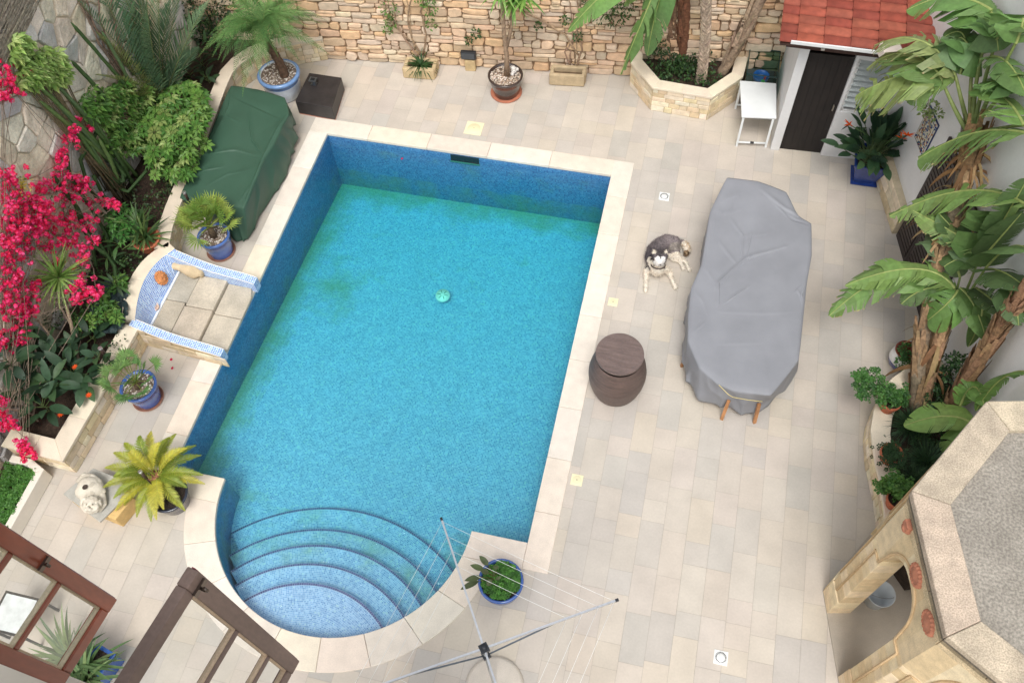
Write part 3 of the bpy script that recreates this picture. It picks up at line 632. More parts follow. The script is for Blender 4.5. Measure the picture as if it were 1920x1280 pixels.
# ---- pavilion: eight sided, arches, flat concrete roof
t_ = thing('stone_pavilion', 'octagonal sandstone pavilion with arched openings and flat concrete roof', 'pavilion', (10.0, -.5, 0))
s8 = 1.27; ang = R(-77.7); vA = V((8.66, .19)); vts = [vA.copy()]
for k in range(7): vts.append(vts[-1]+V((math.cos(ang+k*R(45)), math.sin(ang+k*R(45))))*s8)
cen8 = sum(vts, V((0, 0)))/8
SAND = [C(228, 208, 172), C(222, 200, 160), C(232, 216, 182), C(216, 192, 152), C(224, 204, 166)]
rng = random.Random(31); thk = .26
def inn(p, d): return p+(cen8-p).normalized()*d
pil_ = [MB() for _ in range(8)]; ma_ = MB()
for k in range(8):
    a, b = vts[k], vts[(k+1) % 8]; u = (b-a).normalized(); nin = V((-u.y, u.x)); nin = nin if nin.dot(cen8-a) > 0 else -nin
    pw = .27; sp = 2.0; cr_ = .60
    def P3(s, z, d): p = a+u*s+nin*d; return (p.x, p.y, z)
    z = 0
    while z < sp-.01:
        h = min(.235, sp-z)
        for (s0, s1) in ((0, pw), (s8-pw, s8)):
            g_ = .003; c = vary(rng.choice(SAND), .06, .02, rng); i0, i1 = s0, s1
            # mitred at the corner on the inner side
            q0 = [a+u*s0+nin*0, a+u*s1, a+u*s1+nin*thk, a+u*s0+nin*thk]
            if s0 == 0: q0[3] = a+u*(thk*.414)+nin*thk; 
            else: q0[2] = a+u*(s8-thk*.414)+nin*thk
            pr = .0 if z > .235 else .018
            (pil_[k] if s0 == 0 else pil_[(k+1) % 8]).prism([(p.x, p.y) for p in (q0 if pr == 0 else [q0[0]-nin*pr, q0[1]-nin*pr, q0[2], q0[3]])], z+g_, z+h-g_, c)
        z += h
    # arch head by narrow vertical strips
    K = 28; zt = 2.86
    for i in range(K):
        s0, s1 = s8*i/K, s8*(i+1)/K
        def arc(s):
            x_ = (s-s8/2)/((s8-2*pw)/2)
            return sp if abs(x_) >= 1 else sp+cr_*(1-abs(x_)**2.6)**(1/2.0)
        za, zb = arc(s0), arc(s1)
        if abs(s0-pw) < .03 or abs(s1-(s8-pw)) < .03: pass
        d0_, d1_ = 0, thk
        P = [P3(s0, za, 0), P3(s1, zb, 0), P3(s1, zt, 0), P3(s0, zt, 0), P3(s0, za, thk), P3(s1, zb, thk), P3(s1, zt, thk), P3(s0, zt, thk)]
        blk = int(i/K*6); c = SAND[(blk+k) % 5]
        ma_.add(P, [(0, 1, 2, 3), (4, 7, 6, 5), (0, 4, 5, 1)], tuple(v*.97 for v in c))
    # moulding strips beside the opening
    for s_ in (pw*.52,): pass
    # hood moulding over the arch
    pts = [P3(s, arc(s)+.10 if abs(s-s8/2) < (s8-2*pw)/2 else sp-.05, -.008) for s in [pw*.45+(s8-pw*.9)*i/24 for i in range(25)]]
    ma_.tube([P3(pw*.45, .5, -.006)]+pts+[P3(s8-pw*.45, .5, -.006)], .014, 6, C(208, 180, 140))
for mp_ in pil_: o = mp_.build('pillar', M_STONE, t_, bevel=.006); fixn(o)
o = ma_.build('arches', M_STONE, t_); fixn(o)
def ring8(m, z0, z1, d_out, d_in, col, split=1, rng=None):
    for k in range(8):
        a, b = vts[k], vts[(k+1) % 8]; ao, bo, ai, bi = inn(a, -d_out), inn(b, -d_out), inn(a, d_in), inn(b, d_in)
        for j in range(split):
            t0, t1 = j/split+.0015, (j+1)/split-.0015
            c = vary(col, .07, .02, rng) if rng else col
            m.prism([tuple(p) for p in (ao.lerp(bo, t0), ao.lerp(bo, t1), ai.lerp(bi, t1), ai.lerp(bi, t0))], z0, z1, c)
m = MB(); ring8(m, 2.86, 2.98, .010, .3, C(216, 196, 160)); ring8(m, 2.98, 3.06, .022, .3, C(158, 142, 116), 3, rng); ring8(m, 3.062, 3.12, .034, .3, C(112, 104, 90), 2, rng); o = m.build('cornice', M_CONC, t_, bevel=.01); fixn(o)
m = MB(); ring8(m, 3.122, 3.215, .048, .30, C(188, 174, 154), 1, rng); o = m.build('roof_rim', M_CONC, t_, bevel=.012); fixn(o)
m = MB(C(150, 144, 134)); m.prism([tuple(inn(p, .29)) for p in vts], 3.0, 3.165); 
o = m.build('roof_deck', mat('pebbled roof', rough=.95, nscale=3.0, namt=.14, bscale=60, bump=.6, fine=.34, detail=10), t_); fixn(o)
m = MB(C(176, 166, 152)); m.prism([tuple(inn(p, -.02)) for p in vts], 0, .025); o = m.build('floor_slab', M_TRAV, t_); fixn(o)
CLAY = C(184, 122, 96)
for x_, y_, z_, sz in ((1705, 989, 2.72, .075), (1721, 1078, 2.72, .105), (1744, 1167, 2.72, .105)):
    a, b = vts[0], vts[1]; nn = V((math.cos(ang-math.pi/2), math.sin(ang-math.pi/2), 0)); p = wp(x_, y_, (a.x, a.y), (b.x, b.y)); m = MB(CLAY); u3 = V((math.cos(ang), math.sin(ang), 0)); ax = (u3, V((0, 0, 1)), nn)
    if sz > .09:
        m.lathe([(0.0, .045), (.03, .05), (.05, .03), (sz*.75, .032), (sz, .022), (sz, 0)], p, 16, ax=ax)
        for k in range(16):
            a_ = k*math.pi/8; m.lathe([(.0, .04), (.02, .032), (.028, 0)], p+u3*math.cos(a_)*sz*.92+V((0, 0, math.sin(a_)*sz*.92)), 6, ax=ax)
    else: m.lathe([(0, .07), (.04, .06), (.065, .02), (.06, 0)], p, 12, ax=ax); m.box(p+V((0, 0, .06))+nn*.03, (.1, .06, .08), rz=ang)
    m.build('clay_rosette', M_TERRA, t_)
# ---- house the picture is taken from (its facade and ledge just below the lens)
t_ = thing('house', 'pale house bay with a ledge crossing the bottom left edge', 'house', (2.0, -4.2, 0))
m = MB(C(226, 220, 208)); m.box((4.45, -5.67, 5.25), (1.5, 4, 10.5)); m.build('wall', M_PLASTER, t_)  # unseen wall, cut to a narrow bay so it shades little
a, b = gp(-160, 1153, 7.72), gp(150, 1274, 7.72)
m = MB(C(228, 220, 204)); m.prism([(a.x, a.y), (a.x, -3.668), (b.x, -3.668), (b.x, b.y)], 7.62, 7.72); o = m.build('ledge', M_PLASTER, t_, bevel=.01); fixn(o)
# ================================================================= OBJECTS
def ringpts(pts, n):
    """closed Catmull-Rom through pts (tuples of any size), n samples by index"""
    k = len(pts); out = []
    for i in range(n):
        u = i/n*k; j = int(u); f = u-j; P = [pts[(j+q) % k] for q in (-1, 0, 1, 2)]
        out.append(tuple(.5*((2*b)+(c-a)*f+(2*a-5*b+4*c-d)*f*f+(3*b-a-3*c+d)*f**3) for a, b, c, d in zip(*P)))
    return out
def linring(pts, n, tension=.6):
    k = len(pts); a = ringpts(pts, n); out = []
    for i in range(n):
        u = i/n*k; j = int(u); f = u-j; l_ = tuple(x*(1-f)+y*f for x, y in zip(pts[j % k], pts[(j+1) % k])); out.append(tuple(x*tension+y*(1-tension) for x, y in zip(l_, a[i])))
    return out
def segd(p, a, b):
    ax, ay = a; bx, by = b; dx, dy = bx-ax, by-ay; t = max(0, min(1, ((p[0]-ax)*dx+(p[1]-ay)*dy)/(dx*dx+dy*dy))); return math.hypot(p[0]-ax-t*dx, p[1]-ay-t*dy), t
def cover(name, mname, label, cat, pairs, creases, base, N_=300, M_=90, K_=18, seed=0, fold=.03, wr=.012, tens=.75, rough=.55, nsc=3):
    """draped cover: pairs of (top edge point, hem point); creases are plan polylines with height and width"""
    top = linring([tuple(p[0]) for p in pairs], N_, tens); hem = linring([tuple(p[1]) for p in pairs], N_, .4)
    cx = sum(p[0] for p in top)/N_; cy = sum(p[1] for p in top)/N_; cz = sum(p[2] for p in top)/N_
    mb = MB(base); P = []
    def zc(x, y, e):
        z = wr*(noise.noise(V((x*1.7+seed, y*1.5, .3)))*1.6+noise.noise(V((x*5+seed, y*3.4, 1.3)))*.35)
        for pl, h_, w_ in creases:             # a fold: steep on one side, easing away on the other
            best = (9, 0, 0)
            for i in range(len(pl)-1):
                d, t = segd((x, y), pl[i], pl[i+1])
                if d < best[0]: (ax, ay), (bx, by) = pl[i], pl[i+1]; best = (d, (bx-ax)*(y-ay)-(by-ay)*(x-ax), (i+t)/(len(pl)-1))
            d, sg, u = best; k = math.sin(math.pi*min(1, max(0, .12+.76*u)))
            z += h_*k*(max(0, 1-d/(w_*3.2))**2 if sg > 0 else max(0, 1-d/(w_*.55)))
        return z
    P.append((cx, cy, cz+.0+zc(cx, cy, 0)))
    for r in range(1, M_+1):
        f = r/M_
        for i in range(N_):
            x = cx+(top[i][0]-cx)*f; y = cy+(top[i][1]-cy)*f; e = f**3; z = cz*(1-f*f)+top[i][2]*f*f
            drop = .018*max(0, (f-.93)/.07)**2; P.append((x, y, z+zc(x, y, e)*(1-.5*e)-drop))
    for r in range(1, K_+1):
        f = r/K_
        for i in range(N_):
            a = top[i]; b = hem[i]; ox, oy = a[0]-cx, a[1]-cy; l_ = math.hypot(ox, oy); ox /= l_; oy /= l_
            ph = i*.13+3*noise.noise(V((i*.02, seed, 2))); w0 = math.sin(ph+2.6*noise.noise(V((i*.06, seed, f*1.2)))); fo = fold*f*((1-abs(w0))**1.5*1.6-.6+1.1*noise.noise(V((i*.11, f*1.5, seed+3))))
            bulge = .03*math.sin(math.pi*f); lean = .5+noise.noise(V((i*.09, seed, 7)))
            x = a[0]*(1-f)+b[0]*f+ox*(fo+bulge*lean); y = a[1]*(1-f)+b[1]*f+oy*(fo+bulge*lean)
            P.append((x, y, (a[2]-.018)*(1-f)+b[2]*f+.01*noise.noise(V((x*5, y*5, f*3)))+.05*f*noise.noise(V((i*.05, seed, 4)))))
    F = [(0, 1+i, 1+(i+1) % N_) for i in range(N_)]
    for r in range(M_+K_-1):
        for i in range(N_): F.append((1+r*N_+i, 1+(r+1)*N_+i, 1+(r+1)*N_+(i+1) % N_, 1+r*N_+(i+1) % N_))
    mb.add(P, F, base, smooth=True)
    m_ = mat(mname, rough=rough, nscale=nsc, namt=.07, bscale=700, bump=.12, bdist=.002, spec=.35)
    o = mb.build(name, m_, loc=(cx, cy, 0)); fixn(o); md = o.modifiers.new('thick', 'SOLIDIFY'); md.thickness = .004
    return tag(o, label, cat)
# ---- grey table cover
def k6(x, y): return x/2.51+1250, y/2.51+310
G6 = [(285, 55, .92), (430, 72, .95), (565, 122, .90), (620, 235, .84), (682, 272, .86), (684, 420, .83), (660, 560, .80), (650, 660, .80), (640, 760, .80), (622, 915, .80), (490, 1080, .78), (310, 1058, .76), (235, 1022, .76), (155, 950, .76), (100, 822, .77), (102, 700, .78), (115, 575, .79), (165, 460, .82), (205, 215, .86)]
prs = []
c6 = gp(*k6(400, 600), .8)
hemo = {10: (500, 1110, .20), 11: (390, 1165, .10), 12: (270, 1140, .16), 13: (150, 1105, .14), 14: (75, 940, .25), 9: (600, 990, .1)}
for i, (x, y, z) in enumerate(G6):
    t3 = gp(*k6(x, y), z); o_ = V((t3.x-c6.x, t3.y-c6.y, 0)).normalized()
    h3 = gp(*k6(hemo[i][0], hemo[i][1]), hemo[i][2]) if i in hemo else V((t3.x, t3.y, .13))+o_*(-.03)
    prs.append((t3, h3))
def pl6(*pts): return [tuple(gp(*k6(*p), .8)[:2]) for p in pts]
cr6 = [(pl6((245, 655), (245, 555), (375, 440), (560, 390)), .026, .022), (pl6((300, 270), (355, 340), (350, 450)), .016, .02), (pl6((375, 430), (398, 325)), .014, .018), (pl6((245, 370), (325, 465)), .015, .018),
       (pl6((275, 650), (385, 575)), .014, .02), (pl6((440, 145), (545, 215), (682, 272)), .035, .03), (pl6((560, 250), (660, 290)), -.03, .03), (pl6((210, 200), (330, 160), (300, 220)), .012, .03), (pl6((610, 590), (655, 650)), .02, .02), (pl6((640, 560), (600, 600)), .016, .02),
       (pl6((250, 690), (440, 700), (620, 690)), .006, .03), (pl6((230, 840), (450, 835)), .005, .03), (pl6((330, 350), (480, 330)), .006, .03), (pl6((205, 215), (260, 240), (340, 225)), .014, .03), (pl6((165, 470), (215, 540), (235, 600)), .012, .03), (pl6((120, 580), (170, 640), (190, 700)), .014, .03), (pl6((130, 780), (180, 740)), .012, .02), (pl6((205, 225), (225, 290), (215, 360)), .014, .03), (pl6((480, 180), (560, 250), (640, 270)), .016, .02), (pl6((655, 560), (630, 610), (640, 660)), .02, .02), (pl6((310, 1050), (330, 960)), .010, .02), (pl6((490, 1075), (470, 980)), .010, .02)]
gc = cover('table_cover', 'grey cover cloth', 'large grey fabric cover draped over the garden table and chairs', 'furniture cover', prs, cr6, C(141, 143, 149, .90), seed=2, fold=.042, tens=.85)
cord = MB(C(206, 190, 130)); q6 = [gp(*k6(*p), z) for p, z in (((245, 1030), .77), ((290, 1075), .70), ((310, 1087), .62), ((380, 1100), .60), ((450, 1108), .60))]
cord.tube([p+V((0, -.02, .02)) for p in q6], .005, 6); co = cord.build('drawstring', M_PLAST, gc)
WOODC = C(176, 124, 80, .9)
def wchair(loc, rz, label):
    t = thing('garden_chair', label, 'chair', loc, 'wooden chairs under the grey cover'); Rm = Matrix.Rotation(rz, 3, 'Z')
    def W(p): return V(loc)+Rm@V(p)
    for sx in (-1, 1):
        for sy_ in (-1, 1):
            m = MB(WOODC); m.bar(W((sx*.22, sy_*.26, 0)), W((sx*.20, sy_*.2, .44)), .045, .035); m.build('leg', M_WOOD, t, bevel=.004)
    m = MB(WOODC); 
    for k in range(4): m.box(W((0, -.06+k*.075, .42)), (.40, .06, .02), rz)
    m.build('seat', M_WOOD, t)
    m = MB(WOODC)
    for k in range(3): m.box(W((0, .22, .5+k*.06)), (.42, .02, .045), rz)
    m.build('backrest', M_WOOD, t)
a = gp(1352, 790, 0); b = gp(1408, 797, 0); mid = (a+b)/2; wchair((mid.x, mid.y+.30, 0), R(5), 'wooden chair whose two front legs poke out at the near end of the grey cover')
a = gp(1283, 617, .05); b = gp(1277, 703, .05); mid = (a+b)/2; wchair((mid.x+.28, mid.y, 0), R(-92), 'wooden chair whose leg tips show along the pool side of the grey cover')
# ---- green cover over a lounger
def k1(x, y): return x/3, y/3
def k2(x, y): return x/3, y/3+300
T = [(k1(1300, 480), .62), (k1(1450, 500), .66), (k1(1600, 548), .68), (k1(1625, 640), .70), (k1(1590, 700), .70), (k1(1545, 800), .68), (k1(1490, 885), .66), (k1(1440, 1010), .64), (k1(1370, 1165), .60), (k1(1180, 1145), .56), (k1(1010, 1110), .54), (k1(1060, 990), .55), (k1(1130, 870), .56), (k1(1190, 720), .58), (k1(1250, 580), .60)]
Hm = [None, None, None, (k1(1655, 705), .25), (k1(1662, 800), .10), (k1(1640, 905), .05), (k1(1590, 1020), .04), (k2(1475, 300), .04), (k2(1392, 450), .04), (k2(1320, 440), .04), (k2(1150, 300), .06), None, None, None, None]
prs = []; cg = gp(470, 290, .6)
for (px, z), h_ in zip(T, Hm):
    t3 = gp(*px, z); h3 = gp(*h_[0], h_[1]) if h_ else V((t3.x+(cg.x-t3.x)*.03, t3.y+(cg.y-t3.y)*.02, .06)); prs.append((t3, h3))
def plg(*pts): return [tuple(gp(*k1(*p), .6)[:2]) for p in pts]
crg = [(plg((1590, 700), (1490, 885), (1370, 1165)), .03, .04), (plg((1400, 640), (1420, 800), (1480, 880)), .022, .025), (plg((1200, 860), (1330, 850), (1480, 890)), .018, .03), (plg((1300, 480), (1290, 600), (1200, 760)), .015, .03), (plg((1130, 960), (1250, 940)), .014, .03),
       (plg((1330, 560), (1500, 640), (1590, 690)), -.02, .04), (plg((1450, 1000), (1330, 1150)), .014, .02), (plg((1240, 640), (1350, 700)), .01, .02), (plg((1150, 1050), (1280, 980), (1420, 960)), .01, .025)]
cover('lounger_cover', 'green cover cloth', 'dark green waterproof cover over a long lounger beside the curved planter', 'furniture cover', prs, crg, C(58, 88, 72), seed=9, fold=.030, wr=.016, rough=.48, tens=.72)
# ---- wicker barrel
def wicker(name):
    m = bpy.data.materials.new(name); m.use_nodes = True; t = m.node_tree; N = t.nodes; L = t.links; b = N['Principled BSDF']
    uv = N.new('ShaderNodeUVMap'); uv.uv_map = 'UVMap'; ck = N.new('ShaderNodeTexBrick'); ck.inputs['Scale'].default_value = 1; ck.inputs['Brick Width'].default_value = .022; ck.inputs['Row Height'].default_value = .009; ck.inputs['Mortar Size'].default_value = .0016
    ck.inputs['Color1'].default_value = (*C(112, 94, 88), 1); ck.inputs['Color2'].default_value = (*C(132, 108, 98), 1); ck.inputs['Mortar'].default_value = (*C(40, 32, 32), 1); L.new(uv.outputs[0], ck.inputs['Vector'])
    n = N.new('ShaderNodeTexNoise'); n.inputs['Scale'].default_value = 3; mp = N.new('ShaderNodeMapping'); mp.inputs['Scale'].default_value = (1, 9, 1); mp.inputs['Rotation'].default_value = (0, 0, .3); L.new(uv.outputs[0], mp.inputs[0]); L.new(mp.outputs[0], n.inputs['Vector'])
    mr = N.new('ShaderNodeMapRange'); mr.inputs[3].default_value = .45; mr.inputs[4].default_value = 1.5; L.new(n.outputs[0], mr.inputs[0]); vm = N.new('ShaderNodeVectorMath'); vm.operation = 'SCALE'; L.new(ck.outputs[0], vm.inputs[0]); L.new(mr.outputs[0], vm.inputs['Scale'])
    L.new(vm.outputs[0], b.inputs['Base Color']); b.inputs['Roughness'].default_value = .5
    bp = N.new('ShaderNodeBump'); bp.inputs['Strength'].default_value = .6; bp.inputs['Distance'].default_value = .004; bp.invert = True; L.new(ck.outputs['Fac'], bp.inputs['Height']); L.new(bp.outputs[0], b.inputs['Normal']); return m
M_WICK = wicker('wicker weave')
def lathe_uv(name, prof, c, mt, parent, n=64):
    m = UM((.3, .3, .3)); c = V(c); s = 0; ss = [0]
    for a, b in zip(prof[:-1], prof[1:]): s += math.hypot(b[0]-a[0], b[1]-a[1]); ss.append(s)
    rm = max(p[0] for p in prof)
    for i in range(len(prof)-1):
        for j in range(n):
            a0, a1 = 2*math.pi*j/n, 2*math.pi*(j+1)/n; (r0, z0), (r1, z1) = prof[i], prof[i+1]
            m.q([c+V((r0*math.cos(a0), r0*math.sin(a0), z0)), c+V((r0*math.cos(a1), r0*math.sin(a1), z0)), c+V((r1*math.cos(a1), r1*math.sin(a1), z1)), c+V((r1*math.cos(a0), r1*math.sin(a0), z1))], [(a0*rm, ss[i]), (a1*rm, ss[i]), (a1*rm, ss[i+1]), (a0*rm, ss[i+1])])
    m.sm = [True]*len(m.f); o = m.build(name, mt, parent); setuv(o, m.u); return o
bc = (5.69, 2.45, 0); t_ = thing('wicker_barrel', 'round brown wicker barrel table with raised lid at the pool edge', 'wicker table', bc)
pf = [(.27, 0), (.31, .05), (.345, .14), (.375, .25), (.392, .37), (.39, .46), (.37, .56), (.345, .64), (.318, .70), (.302, .725), (.285, .71)]; pf = [(r, z*1.2) for r, z in pf]
lathe_uv('body', pf, bc, M_WICK, t_)
m = MB(C(22, 18, 18)); m.lathe([(0, .83), (.285, .83), (.285, .85)], bc, 40); m.lathe([(.20, .83), (.20, .95)], bc, 32); m.build('gap_shade', M_DARKW, t_)  # black disc and core painted as the shade under the lid
M_LID = wicker('lid weave'); M_LID.node_tree.nodes['Brick Texture'].inputs['Color1'].default_value = (*C(134, 118, 114), 1); M_LID.node_tree.nodes['Brick Texture'].inputs['Color2'].default_value = (*C(150, 128, 120), 1)
m = UM(); NS = 64; LR = .318; lz = .975
for j in range(NS):
    a0, a1 = 2*math.pi*j/NS, 2*math.pi*(j+1)/NS; p0, p1 = (LR*math.cos(a0), LR*math.sin(a0)), (LR*math.cos(a1), LR*math.sin(a1))
    m.q([(bc[0], bc[1], lz), (bc[0]+p0[0], bc[1]+p0[1], lz), (bc[0]+p1[0], bc[1]+p1[1], lz)], [(0, 0), p0, p1])
    m.q([(bc[0]+p0[0], bc[1]+p0[1], lz-.035), (bc[0]+p1[0], bc[1]+p1[1], lz-.035), (bc[0]+p1[0], bc[1]+p1[1], lz), (bc[0]+p0[0], bc[1]+p0[1], lz)], [(a0*LR, 0), (a1*LR, 0), (a1*LR, .03), (a0*LR, .03)])
m.q([(bc[0]+LR*math.cos(2*math.pi*j/NS), bc[1]+LR*math.sin(2*math.pi*j/NS), lz-.035) for j in range(NS)][::-1], [(0, 0)]*NS)
o = m.build('lid', M_LID, t_); setuv(o, m.u)
# ---- organic bodies: blobs and limbs fused into one skin
def organic(name, mt, blobs, limbs, voxel, colfn, parent=None, loc=None, smooth=6, fur=0):
    bm = bmesh.new()
    for c, r, e in blobs:
        M_ = Matrix.Translation(c) @ (e if isinstance(e, Matrix) else Matrix.Diagonal((*e, 1)))
        bmesh.ops.create_icosphere(bm, subdivisions=3, radius=r, matrix=M_)
    for pts in limbs:
        for (p, r), (q, s) in zip(pts[:-1], pts[1:]):
            p, q = V(p), V(q); n = max(2, int((q-p).length/(min(r, s)*.45)))
            for i in range(n+1):
                t = i/n; bmesh.ops.create_icosphere(bm, subdivisions=2, radius=r*(1-t)+s*t, matrix=Matrix.Translation(p.lerp(q, t)))
    me = bpy.data.meshes.new(name+'_src'); bm.to_mesh(me); bm.free(); o = bpy.data.objects.new('tmp', me); scene.collection.objects.link(o)
    md = o.modifiers.new('r', 'REMESH'); md.mode = 'VOXEL'; md.voxel_size = voxel; m2 = o.modifiers.new('s', 'SMOOTH'); m2.iterations = smooth; m2.factor = .6
    dg = bpy.context.evaluated_depsgraph_get(); ev = o.evaluated_get(dg); nm = bpy.data.meshes.new_from_object(ev); bpy.data.objects.remove(o); bpy.data.meshes.remove(me)
    base = V(parent['_wl']) if parent is not None else V(loc)
    ca = nm.color_attributes.new('Col', 'FLOAT_COLOR', 'POINT'); arr = []
    for v in nm.vertices: c = colfn(v.co, v.normal); arr += [c[0], c[1], c[2], 1]
    ca.data.foreach_set('color', arr)
    for v in nm.vertices: v.co = v.co-base
    nm.polygons.foreach_set('use_smooth', [True]*len(nm.polygons)); nm.materials.clear(); nm.materials.append(mt); nm.name = name; nm.update()
    r = bpy.data.objects.new(name, nm); scene.collection.objects.link(r); r['_wl'] = tuple(base)
    if parent is not None: r.parent = parent
    else: r.location = base
    return r
# ---- dog
def kd(x, y): return x/9.14+1170, y/9.14+420
def D(x, y, z): return gp(*kd(x, y), z)
FUR = mat('fur', rough=.95, nscale=60, namt=.30, bscale=220, bump=.6, bdist=.006, fine=.15, spec=.1)
hd = D(612, 610, .42); nose = D(617, 690, .36); shd = D(540, 640, .25); belly = D(640, 470, .12)
torso = [(D(590, 770, .17), .105), (D(545, 680, .20), .125), (D(500, 560, .17), .13), (D(530, 460, .15), .128), (D(620, 365, .14), .122), (D(730, 310, .13), .12), (D(845, 330, .12), .115)]
limbs = [torso, [(D(560, 660, .26), .10), (D(600, 625, .34), .092), (hd, .084)],
         [(D(455, 760, .10), .062), (D(385, 800, .06), .048), (D(378, 950, .038), .034), (D(372, 1085, .034), .031), (D(372, 1140, .03), .034)],
         [(D(700, 780, .12), .062), (D(775, 810, .06), .048), (D(815, 930, .038), .034), (D(860, 1040, .034), .031), (D(880, 1088, .03), .034)],
         [(D(800, 340, .11), .10), (D(870, 450, .10), .085), (D(890, 560, .07), .055), (D(1030, 620, .04), .030), (D(1085, 700, .03), .026), (D(1120, 785, .03), .033)],
         [(D(760, 470, .05), .06), (D(830, 590, .04), .045), (D(950, 640, .035), .028), (D(985, 700, .03), .024), (D(1012, 765, .03), .031)],
         [(D(930, 300, .08), .035), (D(1010, 320, .06), .05), (D(1070, 380, .055), .06), (D(1085, 450, .05), .055), (D(1065, 520, .045), .036)],
         [(hd, .06), (D(615, 650, .40), .045), (D(617, 682, .375), .030)]]
for ex, ey, dx in ((515, 450, -1), (722, 455, 1)): limbs.append([(D(ex+dx*-14, ey+100, .46), .040), (D(ex+dx*-2, ey+45, .49), .027), (D(ex+dx*2, ey-16, .54), .007)])
BLK, GRY, CRM, WHT_, TAN = C(54, 52, 58), C(138, 128, 128), C(230, 221, 206), C(236, 232, 228), C(190, 162, 128)
spine = [p for p, r in torso]
mask = [(D(575, 600, .43), .045), (D(655, 600, .43), .045), (D(617, 660, .39), .045)]
def dogcol(p, n):
    s = noise.noise(p*18)*.5; f2 = noise.noise(p*60)
    dh = (p-hd).length
    if (p-D(1065, 520, .045)).length < .065: return mixc(C(52, 40, 34), TAN, max(0, min(1, .3+f2)))
    if (p-D(1060, 400, .05)).length < .10: return mixc(TAN, CRM, max(0, min(1, .5+f2*1.5+ (.4 if n.x < 0 else 0))))
    if dh < .135 and p.z > .33:
        x_, y_ = (p-hd).dot(RT), (p-hd).dot(UP)
        if y_ > .085: return mixc(BLK, CRM, .8 if abs(abs(x_)-.082) < .016 and n.dot(FW) < -.3 else .1)
        if abs(x_) < .007 and y_ > .0: return BLK
        if y_ < .052-.7*abs(abs(x_)-.036) and abs(x_) < .080+.42*min(0, y_+.02): return WHT_
        return mixc(BLK, GRY, .3+.4*s)
    best = min(((p-q).length, i) for i, q in enumerate(spine)); i = best[1]
    if p.z < .065: return vary(CRM, .0)
    if n.z > .1 and best[0] < .19 and not (i <= 0 and p.z < .2):
        c = mixc(BLK, GRY, min(1, max(0, (i-1)/4+.4*s+.3*f2)))
        if i <= 1 and n.y < -.1: c = mixc(CRM, BLK, .15)
        if (p-D(860, 400, .12)).length < .1: c = mixc(C(90, 80, 80), CRM, .25+.3*s)
        return c
    if best[0] < .16 and p.z > .1 and i > 0: return mixc(GRY, BLK, .5+s)
    return mixc(CRM, TAN, max(0, .15+.4*f2))
dog = organic('dog', FUR, [(D(615, 590, .41), .094, (1.05, .95, .85)), (D(560, 800, .12), .09, (1, 1, 1))], limbs, .011, dogcol, loc=tuple(D(600, 600, 0)), smooth=4)
tag(dog, 'black, grey and white husky lying on the paving looking up', 'dog')
for ex in (572, 654): m = MB(C(30, 24, 24)); m.lathe([(0, -.008), (.0085, 0), (0, .006)], D(ex, 592, .42)-FW*.068, 10, ax=(RT, UP, -FW)); m.build('eye', M_GLAZE, dog)
m = MB(C(24, 20, 22)); m.lathe([(0, -.02), (.016, -.006), (.017, .004), (.008, .014), (0, .016)], D(617, 690, .375)-FW*.022, 12, ax=(RT, UP, -FW)); m.build('nose', M_GLAZE, dog)
m = MB(C(60, 44, 40)); cc = D(585, 700, .27); ring = [cc+(RT*math.cos(a)*.105+V((0, -.35, -1)).normalized().cross(RT).normalized()*math.sin(a)*.10) for a in [i*2*math.pi/24 for i in range(25)]]; m.tube(ring, .009, 6, cap=False); m.build('collar', M_DARKW, dog)
# fur tufts break the outline
me = dog.data; m = MB(); rng = random.Random(77); cols_ = me.color_attributes['Col'].data; vs_ = me.vertices
for i in range(0, len(vs_), 1):
    if rng.random() > .55: continue
    v = vs_[i]; p = v.co+V(dog['_wl']); n = v.normal
    if p.z < .02 or ((p-hd).length < .12 and n.dot(FW) < -.2): continue
    t_d = (n*.5+V((rng.uniform(-1, 1), rng.uniform(-1, 1), rng.uniform(-.6, .3)))*.55).normalized(); s_ = t_d.cross(n); s_ = s_.normalized()*.003 if s_.length > 1e-4 else V((.003, 0, 0)); L_ = rng.uniform(.014, .034); c = cols_[i].color
    m.add([p-s_, p+s_, p+t_d*L_+n*.003], [(0, 1, 2)], vary((c[0], c[1], c[2]), .25, .02, rng))
m.build('fur', FUR, dog)
# ---- rotary airer
hub = V((4.965, -1.775, 2.0)); t_ = thing('rotary_airer', 'open four armed metal rotary clothes airer with thin white lines', 'clothes airer', (hub.x, hub.y, 0))
m = MB(C(196, 200, 204)); m.tube([(hub.x, hub.y, 0), (hub.x, hub.y, 1.99)], .022, 12); m.build('pole', M_METAL, t_)
tip1, tip2 = gp(828, 973, 2.03), gp(1158, 1124, 2.03); d1 = (tip1-hub); d1.z = 0; d2 = V((tip2.x-hub.x, tip2.y-hub.y, 0)); d2 = d2.normalized()*d1.length
dirs = [d1, d2, -d1, -d2]; tips = []
for k, d in enumerate(dirs):
    u = d.normalized(); tp = hub+d+V((0, 0, .03)); tips.append(tp); sd_ = u.cross(V((0, 0, 1)))
    m = MB(C(205, 208, 212)); m.bar(hub+u*.04, tp, .020, .026); o = m.build('arm', M_METAL, t_)
    m = MB(C(38, 40, 46)); m.box(tp, (.035, .026, .034), math.atan2(u.y, u.x)); m.build('end_cap', M_PLAST, o)
    m = MB(C(120, 128, 136)); m.bar(hub+V((0, 0, -.30))+u*.03, hub+u*.72+V((0, 0, -.012)), .014, .016); m.build('strut', M_METAL, t_)
m = MB(C(40, 44, 50)); m.box(hub, (.09, .09, .05), .7); m.lathe([(.03, -.05), (.03, .06), (0, .06)], hub, 12); m.build('hub', M_PLAST, t_)
